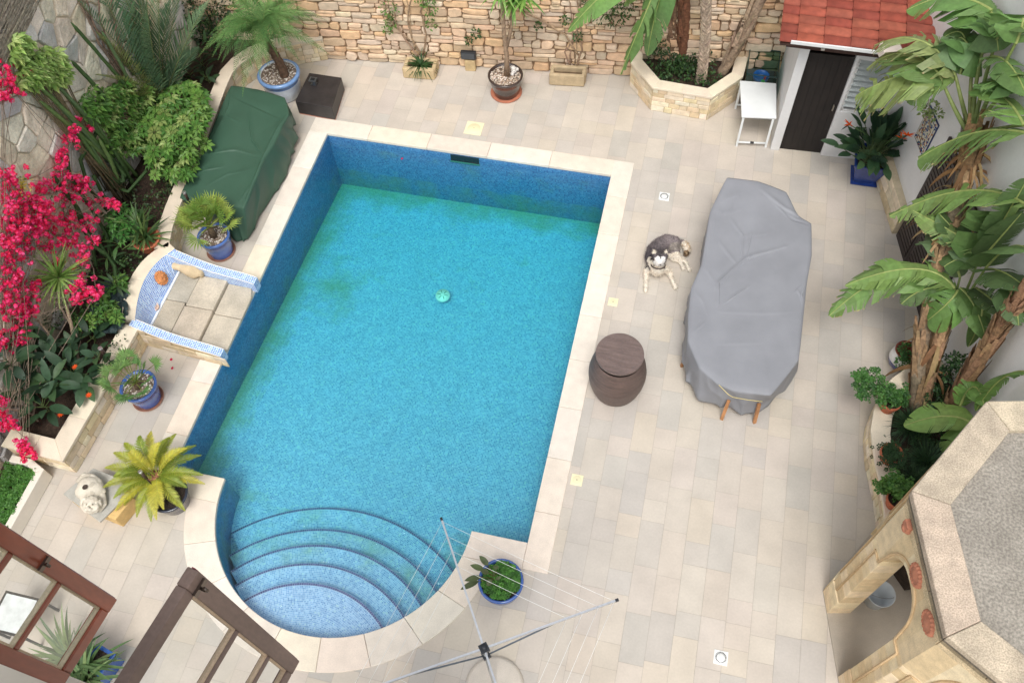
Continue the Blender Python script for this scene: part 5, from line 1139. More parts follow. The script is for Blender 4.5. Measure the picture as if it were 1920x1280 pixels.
def herb(name, label, blobs, cols, seed, size=.045, r=.14, n=130, cat='shrub'):
    rng = random.Random(seed); c = gp(*blobs[0]); t = thing(name, label, cat, (c.x, c.y, .36)); m = MB()
    for b in blobs: leafball(m, gp(*b[:3]), r, n, size, cols, rng, (1, 1, .8), .75)
    m.build('foliage', M_LEAF, t)
# ---- potted feather palm in white and blue pot
rng = random.Random(100)
pc = V((-1.06, 7.16, 0)); t_ = thing('potted_palm', 'feathery palm in a big white pot with a blue rim in the far left corner', 'potted palm', tuple(pc))
pr = [(0, .005), (.25, .005), (.27, .04), (.33, .22), (.335, .36), (.345, .42), (.37, .44), (.375, .48), (.35, .50), (.32, .50), (.31, .46), (0, .46)]
potpart(t_, pc, pr, M_GLAZE, C(222, 226, 230), [C(206, 214, 224)]*4+[C(90, 130, 190)]+[C(120, 156, 206)]*4+[C(200, 210, 222)]*2)
m = MB(); gravel_disc(m, pc+V((0, 0, .475)), .31, rng, 420, .018); m.build('gravel', M_GRAVEL, t_)
tb, tt = V((-.93, 7.12, .46)), V((-1.10, 7.20, 1.28)); m = MB(C(92, 70, 54)); K = 14; tr = [tb.lerp(tt, k/K)+V((.03*math.sin(k*.4), 0, 0)) for k in range(K+1)]; m.tube(tr, [.075+.012*(k % 2)-.02*k/K for k in range(K+1)], 12)
for k in range(70): u = rng.random(); a = rng.random()*6.28; p = tb.lerp(tt, u); q = V((math.cos(a), math.sin(a), 0)); m.add([p+q*.055, p+q*.10+V((0, 0, .05)), p+q*.06+V((0, 0, .03))], [(0, 1, 2)], vary(C(110, 84, 62), .2))
m.build('trunk', M_BARK, t_)
m = MB()
for i in range(34):
    a = i*2.399+rng.uniform(-.2, .2); el = rng.uniform(.05, 1.25); L_ = rng.uniform(.85, 1.12); h_ = V((math.cos(a), math.sin(a), 0)); b_ = tt+h_*L_*.45*math.cos(el)+V((0, 0, L_*(.25+.55*math.sin(el)))); e_ = tt+h_*L_*(.75+.35*math.cos(el))+V((0, 0, L_*(-.45+.75*math.sin(el))))
    frond(m, tt, b_, e_, 40, .25, .015, rng.choice([C(92, 132, 72), C(110, 146, 84), C(78, 118, 66)]), rng, vee=.35, droop=.8, rib=C(120, 140, 80), ribr=.006)
m.build('crown', M_LEAFM, t_)
# ---- fan palms in blue pots
def fanpalm(name, label, c, rt, rb, h, col, nl, rad, leafcol, seed, spreadz=(.35, 1.3), trunk=.15, ht=.35):
    rng = random.Random(seed); c = V(c); t = thing(name, label, 'potted palm', tuple(c)); potpart(t, c, stdprof(rt, rb, h), M_GLAZE, col, [vary(col, .05) if k != 4 else tuple(v*.6 for v in col) for k in range(10)])
    m = MB(C(150, 104, 86)); m.lathe([(0, .003), (rb+.035, .003), (rb+.05, .03), (rb+.038, .03), (rb+.025, .012), (0, .012)], c, 32); m.build('saucer', M_TERRA, t)
    m = MB(); gravel_disc(m, c+V((0, 0, h-.035)), rt-.03, rng, 260, .016); m.build('gravel', M_GRAVEL, t)
    top = c+V((0, 0, h+trunk)); m = MB(C(96, 80, 60)); m.tube([c+V((0, 0, h-.04)), top], [.06, .045], 10); m.build('trunk', M_BARK, t)
    m = MB()
    for i in range(nl):
        a = i*2.399+rng.uniform(-.3, .3); el = rng.uniform(*spreadz)*(1-.3*(i % 3 == 0)); L_ = ht*rng.uniform(.7, 1.1); d = V((math.cos(a)*math.cos(el), math.sin(a)*math.cos(el), math.sin(el))); e = top+d*L_
        fanleaf(m, top, e, V((0, 0, 1))+V((rng.uniform(-.3, .3), rng.uniform(-.3, .3), 0)), rad*rng.uniform(.8, 1.1), 15, 3.4, rng.choice(leafcol), rng, .024)
    m.build('crown', M_LEAFM, t)
fanpalm('potted_fan_palm', 'bushy yellow green fan palm in a blue glazed pot by the green cover', (-.80, 3.62, 0), .245, .18, .42, C(76, 112, 180), 30, .27, [C(132, 158, 70), C(116, 146, 66), C(156, 172, 84)], 5, ht=.36, trunk=.18)
fanpalm('potted_fan_palm', 'sparse fan palm in a blue glazed pot near the long stone planter', (-.79, .93, 0), .25, .175, .40, C(70, 104, 176), 19, .20, [C(108, 142, 82), C(92, 128, 74), C(124, 156, 92)], 6, ht=.36, trunk=.08)
# ---- cycad
rng = random.Random(8); c = V((.26, -.44, 0)); t_ = thing('potted_cycad', 'yellow green cycad with stiff arching fronds in a dark glazed pot', 'potted cycad', tuple(c))
potpart(t_, c, stdprof(.25, .19, .30), M_GLAZE, C(44, 48, 62)); m = MB(C(50, 40, 34)); m.lathe([(0, .27), (.22, .27)], c, 24); m.build('soil', M_SOIL, t_)
ct = V((.06, -.28, .40)); m = MB(C(150, 104, 76)); m.lathe([(.10, -.14), (.11, -.04), (.08, .03), (.03, .06), (0, .06)], ct, 16)
for k in range(90): a = rng.random()*6.28; q = V((math.cos(a), math.sin(a), 0)); z = rng.uniform(-.1, .05); p = ct+q*.09+V((0, 0, z)); m.add([p-q*.02, p+q*.03+V((0, 0, .05)), p+V((-q.y*.02, q.x*.02, 0))], [(0, 1, 2)], vary(C(176, 130, 96), .25))
m.build('stem', M_BARK, t_)
def kz(x, y): return x/3, y/3+600
tips = [(850, 625, .62), (990, 640, .55), (1100, 705, .55), (1130, 760, .45), (700, 690, .72), (640, 745, .66), (785, 650, .8), (590, 830, .55), (580, 940, .5), (640, 1000, .45), (650, 1070, .30), (770, 1105, .28), (850, 1130, .25), (920, 1060, .35), (1040, 1070, .25), (1150, 920, .35), (1140, 870, .5), (1050, 720, .7), (900, 690, .85), (730, 740, .9), (680, 880, .8), (1050, 940, .45), (880, 1120, .3), (950, 660, .6), (700, 1040, .3), (640, 880, .7)]
m = MB()
for (x, y, z) in tips:
    e = gp(*kz(x, y), z); b_ = (ct+e)/2+V((0, 0, .18+.2*(z-.3))); frond(m, ct+V((rng.uniform(-.03, .03), rng.uniform(-.03, .03), .02)), b_, e, 58, .112, .011, rng.choice([C(162, 168, 60), C(142, 156, 56), C(190, 184, 70), C(126, 144, 54), C(150, 160, 52)]), rng, vee=.30, droop=.15, base=.16, fwd=.5, tipk=.6, rib=C(176, 180, 80), ribr=.007)
m.build('crown', M_LEAF, t_)
# ---- dark pot with spiky tree
rng = random.Random(12); c = V((2.83, 7.93, 0)); t_ = thing('potted_yucca', 'tall yucca tree in a dark brown pot of gravel against the rubble wall', 'potted tree', tuple(c))
potpart(t_, c, stdprof(.30, .21, .42), M_GLAZE, C(62, 50, 46)); m = MB(C(176, 110, 84)); m.lathe([(0, .003), (.26, .003), (.28, .03), (.25, .03), (0, .012)], c, 32); m.build('saucer', M_TERRA, t_)
m = MB(); gravel_disc(m, c+V((0, 0, .385)), .27, rng, 420, .017, [C(200, 186, 170), C(226, 216, 206), C(170, 150, 130), C(186, 160, 140)]); m.build('gravel', M_GRAVEL, t_)
tb = c+V((.02, .02, .36)); tt = upz((tb.x, tb.y), 940, -20, 3.5); tm = (tb+tt)/2; m = MB(C(150, 126, 104)); m.tube([tb, tb.lerp(tm, .5)+V((.02, 0, 0)), tm, tt], [.055, .04, .034, .03], 10); f1 = tb.lerp(tm, .6); h2 = upz((tb.x+.15, tb.y+.1), 962, 2, 3); m.tube([f1, (f1+h2)/2+V((.04, 0, 0)), h2], [.034, .03, .026], 8); m.build('trunk', M_BARK, t_)
m = MB()
for cc, n_, l_ in ((tt, 46, .5), (h2, 50, .42), (upz((tb.x+.3, tb.y), 985, -5, 2.6), 40, .42)):
    for i in range(n_):
        a = i*2.399; el = rng.uniform(-.5, 1.3); blade(m, cc, (math.cos(a)*math.cos(el), math.sin(a)*math.cos(el), math.sin(el)), l_*rng.uniform(.7, 1.1), .045, .7, vary(rng.choice([C(110, 156, 70), C(90, 136, 60), C(132, 170, 84)]), .1), rng, 4)
m.build('crown', M_LEAF, t_)
m = MB(C(214, 210, 204)); rr_ = c+V((.10, .10, .40)); 
st_ = organic('shell_ornament', M_STONE, [(c+V((.13, .08, .44)), .05, (1, 1, .8)), (c+V((.10, .14, .47)), .045, (1, 1, .7)), (c+V((.17, .13, .45)), .045, (1, .8, .8)), (c+V((.12, .02, .43)), .035, (1, 1, .8))], [], .012, lambda p, n: C(216, 212, 206) if noise.noise(p*30) > -.1 else C(170, 164, 160), loc=tuple(c+V((.13, .08, .4))), smooth=2); tag(st_, 'knobbly white coral piece resting on the gravel of the dark pot', 'coral')
# ---- spider plant in stone trough
rng = random.Random(13); t_ = thing('stone_trough', 'squat stone trough with a dark spider plant at the foot of the rubble wall', 'trough', (1.2, 8.15, 0)); m = MB(C(198, 176, 138))
for q, s_ in (((1.2, 8.02, .11), (.58, .08, .22)), ((1.2, 8.28, .11), (.58, .06, .22)), ((.94, 8.15, .11), (.07, .20, .21)), ((1.46, 8.15, .11), (.07, .20, .21))): m.box(q, s_, R(5))
m.box((1.2, 8.15, .08), (.46, .2, .14), R(5), col=C(70, 54, 40)); m.build('basin', M_STONE, t_, bevel=.02)
m = MB(); p = V((1.22, 8.12, .18))
for i in range(60): a = i*2.399; el = rng.uniform(.3, 1.3); blade(m, p, (math.cos(a)*math.cos(el), math.sin(a)*math.cos(el), math.sin(el)), rng.uniform(.25, .42), .025, 1.5, vary(C(56, 88, 46), .2), rng, 5)
m.build('leaves', M_LEAF, t_)
# ---- climbers on the back wall
def wallpt(px, py, out=.06): p = wp(px, py, BA, BB); U_, N_, _ = frame2(BA, BB); return p+N_*out
def climber(label, stems, blobs, cols, seed, size=.05, n=90, r=.16, barkc=C(156, 132, 108), wf=wallpt, rad=.022, name='climbing_vine'):
    rng = random.Random(seed); b0 = wf(*stems[0][0]); t = thing(name, label, 'climber', (b0.x, b0.y, 0)); m = MB(barkc)
    for s_ in stems:
        P = [wf(x, y, .05+.03*rng.random()) for x, y in s_]; Q = []
        for a, b in zip(P[:-1], P[1:]):
            for k in range(4): Q.append(a.lerp(b, k/4)+V((rng.uniform(-.012, .012), rng.uniform(-.01, .01), rng.uniform(-.012, .012))))
        Q.append(P[-1]); rr = rad*rng.uniform(.5, 1); m.tube(Q, [rr*(1-.5*k/len(Q)) for k in range(len(Q))], 7, vary(barkc, .15))
    m.build('stems', M_BARK, t); m = MB()
    for (x, y, k) in blobs: leafball(m, wf(x, y, .12), r*k, int(n*k), size, cols, rng, (1, .6, 1.1))
    if blobs: m.build('foliage', M_LEAF, t)
    return t
climber('twisted bare vine stems with small leaves rising from the squat stone trough', [[(790, 100), (775, 70), (765, 35), (775, -20)], [(795, 98), (800, 60), (790, 20), (800, -30)], [(785, 100), (768, 80), (745, 40), (735, -20)], [(780, 90), (772, 60), (768, 20), (760, -30)], [(770, 70), (740, 45), (725, 20), (720, -20)]],
        [(732, 8, 1), (735, 35, .7), (808, 5, .9), (810, 38, .6), (728, 48, .5), (795, -10, 1)], [C(86, 128, 56), C(70, 108, 48), C(110, 146, 70)], 31, size=.045, n=110)
climber('pale dried vine stems climbing behind the long stone trough', [[(1075, 130), (1080, 95), (1085, 50), (1090, 0), (1095, -30)], [(1068, 130), (1070, 100), (1078, 60), (1100, 10)], [(1080, 125), (1092, 90), (1090, 50), (1080, -20)], [(1070, 120), (1060, 95), (1075, 70), (1072, 20), (1065, -20)], [(1085, 100), (1060, 60), (1010, 30), (930, -5)]],
        [(1085, 60, .5), (1060, 30, .5), (880, 68, .4), (895, 55, .5), (1010, 40, .4), (1130, 12, 1.3), (1155, 20, 1.3), (1170, -5, 1.5), (1110, -5, 1.2)], [C(60, 92, 46), C(74, 106, 52), C(50, 78, 40)], 32, size=.05, n=120)
climber('dense dark ivy mass over the far left corner of the rubble wall', [[(440, 60), (450, 0)], [(400, 60), (380, 0)]], [(345, 5, 1.6), (370, 20, 1.6), (395, 10, 1.6), (350, 45, 1.5), (385, 50, 1.5), (410, 40, 1.4), (330, 60, 1.3), (365, 75, 1.4), (400, 75, 1.3), (425, 5, 1.3), (330, 25, 1.4), (380, 90, 1.2), (300, 10, 1.5)], [C(40, 64, 36), C(52, 80, 42), C(34, 54, 32), C(66, 94, 50)], 33, size=.06, n=190, r=.22)
# ---- left bed
BED = .36
rng = random.Random(20)
# big feather palm
base = gp(305, 195, .5); t_ = thing('date_palm', 'large upright blue green date palm fronds growing from the left bed', 'palm', (base.x, base.y, .33)); m = MB(C(96, 78, 58)); m.tube([(base.x, base.y, .3), tuple(base+V((0, 0, .15)))], [.14, .10], 12); m.build('trunk', M_BARK, t_)
m = MB()
for (x, y, z, lc) in ((140, -5, 2.3, 0), (175, -40, 2.5, 0), (215, -60, 2.8, 1), (250, -70, 2.9, 0), (300, -60, 2.8, 1), (345, -30, 2.3, 0), (392, 2, 1.9, 1), (372, 90, 1.15, 0), (180, 60, 1.7, 2), (178, 140, 1.15, 2), (265, -20, 2.4, 0), (235, 20, 2.1, 1), (320, 0, 2.1, 0), (205, 185, .9, 2), (275, 0, 2.6, 1)):
    e = gp(x, y, z); b_ = base.lerp(e, .5)+V((rng.uniform(-.05, .05), rng.uniform(-.05, .05), .22)); frond(m, base+V((rng.uniform(-.05, .05), rng.uniform(-.05, .05), 0)), b_, e, 44, .44 if lc < 2 else .28, .030, (C(92, 122, 92), C(108, 136, 100), C(150, 158, 100))[lc], rng, vee=.5, droop=.15, fwd=1.0, rib=C(130, 140, 90), ribr=.012)
m.build('crown', M_LEAFM, t_)
# schefflera bushes
def bush(name, label, cat, regs, n, r, cols, seed, nl=8, zr=(.7, 1.15), w_=.46):
    rng = random.Random(seed); c0 = gp(regs[0][0], regs[0][1], .4); t = thing(name, label, cat, (c0.x, c0.y, BED-.03)); m = MB(); s_ = MB(C(104, 92, 66)); tot = sum(q[2]*q[3] for q in regs)
    for (x, y, rx, ry, z) in regs:
        k = int(n*rx*ry/tot)
        for i in range(k):
            a = rng.random()*6.28; q = math.sqrt(rng.random()); z_ = z+rng.uniform(-.28, .12)*(1 if q < .8 else .6); p = gp(x+rx*q*math.cos(a), y+ry*q*math.sin(a), z_); up_ = V((rng.uniform(-.5, .5), rng.uniform(-.7, .3), 1)); whorl(m, p, up_, r*rng.uniform(.75, 1.15), nl, rng.choice(cols), rng, w_, rng.uniform(.15, .5))
            if i % 5 == 0: s_.tube([p, p.lerp(V((c0.x, c0.y, .35)), .5)+V((0, 0, -.05)), V((c0.x+rng.uniform(-.2, .2), c0.y+rng.uniform(-.2, .2), .3))], [.006, .01, .012], 5)
    s_.build('branches', M_BARK, t); m.build('foliage', M_LEAF, t); return t
SCH = [C(98, 142, 66), C(120, 156, 78), C(84, 128, 58), C(152, 172, 102), C(110, 150, 70)]
bush('umbrella_bush', 'dense bright green umbrella leaved bush filling the middle of the left bed', 'bush', [(300, 215, 60, 45, 1.0), (355, 205, 38, 45, .95), (355, 255, 34, 45, .9), (285, 255, 45, 40, .95), (320, 300, 45, 38, .8), (190, 195, 40, 32, 1.1), (245, 180, 35, 30, 1.1), (225, 255, 38, 35, .9), (345, 180, 35, 25, .95)], 520, .135, SCH, 41)
bush('umbrella_bush', 'pale yellow green umbrella leaved bush high against the left boundary wall', 'bush', [(75, 125, 48, 32, 2.1), (35, 90, 22, 20, 2.25), (105, 140, 28, 24, 2.0), (55, 150, 30, 18, 2.0)], 150, .13, [C(166, 194, 112), C(148, 180, 98), C(184, 204, 130)], 42)
bush('jade_bush', 'small rosette leaved green bush beside the aloe at the bed edge', 'bush', [(228, 415, 28, 28, .75), (215, 440, 22, 18, .7)], 60, .10, [C(80, 134, 62), C(66, 116, 54), C(96, 148, 72)], 43, nl=7)
bush('leafy_shrub', 'leafy mid green shrub beside the dark netting in the left bed', 'bush', [(205, 590, 28, 20, .7), (185, 560, 22, 16, .7), (215, 525, 20, 16, .6), (160, 600, 26, 18, .7)], 80, .10, [C(84, 128, 58), C(70, 110, 50), C(110, 146, 70)], 44, nl=6)
# column cacti: tall stems standing in the bed
CC = [C(98, 126, 74), C(112, 138, 82), C(86, 112, 68), C(104, 128, 88)]
def cactus(idx, base_px, top_px, r, lean=.0, seed=0, curve=.03, lab=''):
    rng = random.Random(seed); b = gp(*base_px, .38); e = upz((b.x, b.y), *top_px, 3.4); K = 16; P = []
    for k in range(K+1): t = k/K; P.append(b.lerp(e, t)+V((math.sin(t*3.1)*curve*rng.uniform(.6, 1), math.sin(t*2.3+seed)*curve*.6, 0)))
    m = MB(rng.choice(CC)); cols = [vary(m.col, .08, .03, rng) for _ in range(K)]; m.tube(P, [r*(1 if k < K else .4)*(1-.15*k/K) for k in range(K)]+[r*.25], 12, cols=cols, ribs=.72)
    return m, b
groups_ = [
 ('tall leaning candelabra cactus whose stems reach up under the pale umbrella bush', [((212, 300), (66, 158)), ((225, 320), (85, 170)), ((200, 265), (100, 150)), ((236, 335), (100, 185)), ((218, 285), (112, 165)), ((206, 300), (72, 190))], .035),
 ('single slim green cactus column with a curved tip near the date palm', [((262, 190), (133, 42)), ((255, 175), (190, 60))], .032),
 ('short thick cactus column standing before the wall above the candelabra cactus', [((215, 210), (134, 114))], .036),
 ('candelabra cactus with upright stems between the bush and the bougainvillea', [((215, 350), (165, 270)), ((240, 320), (150, 215)), ((228, 360), (185, 260)), ((250, 350), (160, 200)), ((200, 330), (130, 225)), ((258, 330), (178, 240))], .034),
]
for i, (lb, sts, r) in enumerate(groups_):
    ms = [cactus(i, a, b, r, seed=i*10+j) for j, (a, b) in enumerate(sts)]; b0 = ms[0][1]; t = thing('column_cactus', lb, 'cactus', (b0.x, b0.y, .33), 'column cacti in the left bed')
    for m, b in ms: m.build('stem', M_LEAFM, t)
# sprawling cactus
rng = random.Random(61); b0 = gp(190, 430, .4); t_ = thing('sprawling_cactus', 'tangle of dark green snaking cactus stems beside the bougainvillea', 'cactus', (b0.x, b0.y, .33))
for path in ([(180, 250, 1.2), (150, 300, 1.0), (165, 350, .8), (205, 400, .6), (250, 450, .5)], [(125, 290, 1.2), (130, 330, 1.0), (170, 390, .8), (200, 440, .6), (215, 500, .5)], [(205, 290, .9), (235, 330, .8), (215, 350, .7), (240, 360, .7), (275, 320, .8)], [(175, 330, .9), (195, 370, .8), (235, 400, .7), (262, 395, .8)], [(140, 380, .9), (155, 430, .8), (190, 475, .6), (235, 500, .5)], [(155, 430, .9), (185, 455, .7), (215, 500, .6), (218, 540, .5)], [(160, 240, 1.2), (175, 280, 1.1), (190, 320, 1.0), (225, 345, .8)], [(100, 330, 1.1), (145, 390, .9), (170, 440, .8), (180, 500, .6)], [(225, 300, .9), (232, 340, .8), (212, 345, .75)], [(190, 400, .8), (235, 430, .7), (275, 470, .45)]):
    P = [gp(*q) for q in path]; Q = []
    for a, b in zip(P[:-1], P[1:]): Q += [a.lerp(b, k/5) for k in range(5)]
    Q.append(P[-1]); m = MB(vary(C(62, 86, 50), .15)); m.tube(Q, [.030*rng.uniform(.9, 1.05) for _ in Q], 10, ribs=.7); m.build('stem', M_LEAFM, t_)
# aloe in clay pot
rng = random.Random(62); c = gp(283, 462, BED); t_ = thing('potted_aloe', 'spiky striped aloe in a terracotta pot at the bed edge by the foot bath', 'potted plant', tuple(c)); potpart(t_, c, [(r, z*.6) for r, z in stdprof(.21, .15, .34)], M_TERRA, C(186, 108, 76)); m = MB(C(70, 52, 42)); m.lathe([(0, .17), (.18, .17)], c, 24); m.build('soil', M_SOIL, t_)
m = MB()
for cc, n_ in ((c+V((0, 0, .2)), 30), (c+V((-.12, .12, .3)), 26)):
    for i in range(n_): a = i*2.399; el = rng.uniform(.1, 1.35); blade(m, cc, (math.cos(a)*math.cos(el), math.sin(a)*math.cos(el), math.sin(el)), rng.uniform(.32, .52), .05, .45, vary(rng.choice([C(74, 104, 54), C(96, 122, 66), C(60, 88, 48), C(120, 140, 84)]), .12), rng, 5, vfold=.5)
m.build('leaves', M_LEAF, t_)
# yucca among the bougainvillea
rng = random.Random(63); cc = gp(110, 520, 1.15); b0 = gp(150, 700, .35); t_ = thing('yucca', 'spiky light green yucca rosette on a thin leaning trunk by the bougainvillea', 'yucca', (b0.x, b0.y, .33)); m = MB(C(150, 132, 110)); m.tube([b0, b0.lerp(cc, .5)+V((.02, .02, 0)), cc], [.03, .024, .022], 8); m.tube([b0+V((-.1, .1, 0)), gp(70, 600, 1.0)], [.02, .015], 8); m.build('trunk', M_BARK, t_); m = MB()
for i in range(80): a = i*2.399; el = rng.uniform(-.4, 1.4); blade(m, cc, (math.cos(a)*math.cos(el), math.sin(a)*math.cos(el), math.sin(el)), rng.uniform(.34, .56), .036, .4, vary(rng.choice([C(132, 164, 84), C(112, 148, 70), C(150, 176, 100)]), .1), rng, 4)
m.build('leaves', M_LEAF, t_)
# dark netting
rng = random.Random(64); t_p = gp(205, 560, .5); m = MB(C(38, 56, 58)); NX = 26
P = [(gp(168+ (i/NX)*72, 520+(j/NX)*105, .50+.12*noise.noise(V((i*.22, j*.22, 4)))+.04*noise.noise(V((i*.8, j*.8, 2))))) for i in range(NX+1) for j in range(NX+1)]
F = [(i*(NX+1)+j, (i+1)*(NX+1)+j, (i+1)*(NX+1)+j+1, i*(NX+1)+j+1) for i in range(NX) for j in range(NX) if ((i-13)/13)**2+((j-13)/13)**2 < 1+.3*noise.noise(V((i*.3, j*.3, 9)))]
m.add(P, F, C(40, 58, 60), smooth=True); o = m.build('garden_netting', mat('netting', rough=.6, nscale=30, namt=.5, bscale=60, bump=1), loc=tuple(t_p), solid=.006); tag(o, 'crumpled dark teal garden netting in the left bed', 'netting')
# broad dark leaved plants
def broadplant(label, centers, nl, L_, W_, cols, seed, z=.4, flower=None, name='broad_leaved_plant', el=(.25, 1.25), droop=.7, cat='plant'):
    rng = random.Random(seed); c0 = gp(*centers[0], z); t = thing(name, label, cat, (c0.x, c0.y, z-.05)); m = MB()
    for (x, y) in centers:
        c = gp(x, y, z); tp = c+V((rng.uniform(-.05, .05), rng.uniform(-.05, .05), .25))
        for i in range(nl):
            a = i*2.399+rng.random(); e = rng.uniform(*el); d = V((math.cos(a)*math.cos(e), math.sin(a)*math.cos(e), math.sin(e))); s0 = c.lerp(tp, rng.random()); s1 = s0+d*L_*.4; m.tube([s0, s1], [.005, .004], 4, C(90, 110, 60), cap=False); blade(m, s1, (d+V((0, 0, -.25))), L_*rng.uniform(.7, 1.15), W_*rng.uniform(.8, 1.15), droop, vary(rng.choice(cols), .12, .04, rng), rng, 6, BROAD, .18, twist=rng.uniform(-.3, .3))
    m.build('leaves', M_LEAF, t)
    if flower:
        m = MB()
        for (x, y, zz) in flower:
            p = gp(x, y, zz)
            for k in range(9): a = k*.7; blade(m, p, (math.cos(a), math.sin(a), .8), .05, .022, .8, vary(C(232, 92, 40), .1), rng, 3)
        m.build('flowers', M_PETAL, t)
    return t
DK = [C(58, 88, 58), C(48, 76, 50), C(72, 100, 64), C(64, 92, 66), C(42, 66, 46)]
broadplant('clump of dark broad canna leaves in the long planter with orange flowers', [(85, 720), (60, 700), (110, 740), (140, 710), (95, 770), (50, 740), (120, 690), (165, 720), (75, 665), (30, 690)], 11, .30, .125, DK, 71, z=.45, flower=[(167, 741, .75), (114, 777, .6), (141, 688, .8)])
broadplant('cluster of glossy dark leaves behind the yucca at the planter rear', [(150, 660), (180, 640), (110, 660), (195, 690), (40, 640)], 9, .26, .10, DK, 72, z=.45)
rng = random.Random(73)
# trough ground cover (uncountable)
m = MB(); 
for i in range(1500):
    u, v = rng.random(), rng.random(); p = V((-2.1+.42*v+rng.uniform(-.03, .06), -2.7+2.2*u, .20+.06*rng.random()+.05*noise.noise(V((u*9, v*4, 0))))); whorl(m, p, (rng.uniform(-.6, .6), rng.uniform(-.6, .6), 1), .05*rng.uniform(.7, 1.2), 5, rng.choice([C(82, 134, 56), C(70, 118, 48), C(98, 150, 70)]), rng, .7, .2)
o = m.build('ground_cover', M_LEAF, loc=(-1.9, -1.6, .18)); tag(o, kind='stuff'); o['label'] = 'bright green small leaved ground cover filling the white trough'
# bare vine trunks on the left wall
def lw(px, py, out=.06): p = wp(px, py, LB, LA); U_, N_, _ = frame2(LB, LA); return p+N_*out
climber('gnarled brown vine trunks running up the left boundary wall behind the date palm', [[(235, 150), (190, 90), (165, 40), (150, -10)], [(240, 160), (200, 95), (180, 40), (175, -15)], [(225, 150), (178, 80), (150, 20), (130, -20)], [(245, 140), (215, 80), (200, 20), (205, -20)], [(230, 120), (170, 50), (140, -5)]], [(225, 110, .6), (238, 125, .7)], [C(70, 100, 52), C(54, 82, 44)], 34, wf=lw, rad=.03, barkc=C(128, 108, 92))
rp = [wp(x, y, LB, LA) for x, y in ((-60, -60), (62, -60), (50, 30), (20, 90), (-60, 190))]; UL, NL, _ = frame2(LB, LA); m = MB(); rng = random.Random(35)
for k in range(420):
    a = rp[0].lerp(rp[1], rng.random()); b = rp[4].lerp(rp[3], rng.random()*1.0); u = rng.random(); s0 = rp[4].lerp(rp[1], u)+NL*(.10+.04*rng.random()); dd = (rp[1]-rp[4]).normalized(); dd2 = (rp[0]-rp[3]).normalized(); p0 = rp[0].lerp(rp[2], rng.random()).lerp(rp[4].lerp(rp[3], rng.random()), rng.random())+NL*(.09+.03*rng.random()); m.bar(p0, p0+(dd+dd2*rng.uniform(-.1, .1)).normalized()*rng.uniform(.3, .6), .008, .006, vary(C(150, 140, 124), .25), up=NL)
o = m.build('reed_screen', M_BARK, loc=tuple(rp[2])); tag(o, 'weathered grey brown brushwood screen at the top of the left wall', 'screen')
# ---- shade plants at the back of the bed
broadplant('low dark leafy plants on the soil right of the date palm', [(385, 130), (360, 160), (400, 105), (345, 150), (395, 160)], 9, .22, .07, [C(46, 72, 44), C(58, 86, 50), C(38, 60, 38)], 75, z=.4)
broadplant('strap leaved green plants on the soil left of the aloe', [(235, 480), (215, 500), (245, 440), (225, 545)], 10, .24, .05, [C(62, 92, 52), C(74, 108, 58), C(52, 78, 46)], 76, z=.4)
herb('bed_undergrowth', 'dark leafy undergrowth on the soil between the bushes and the green cover', [(300, 350, .5), (320, 335, .5), (285, 375, .45), (310, 370, .45), (330, 320, .5), (265, 380, .45), (255, 405, .45), (295, 400, .42), (245, 350, .5), (330, 350, .42)], [C(58, 84, 48), C(70, 98, 56), C(48, 70, 42), C(90, 100, 62)], 14, n=70)
herb('bed_undergrowth', 'dark leafy undergrowth on the soil around the dark netting', [(230, 500, .45), (250, 490, .42), (225, 640, .42), (215, 660, .42), (195, 520, .5), (150, 590, .5), (235, 530, .42), (130, 570, .5), (100, 600, .5), (170, 500, .5)], [C(58, 84, 48), C(80, 112, 60), C(48, 70, 42)], 15, n=70)
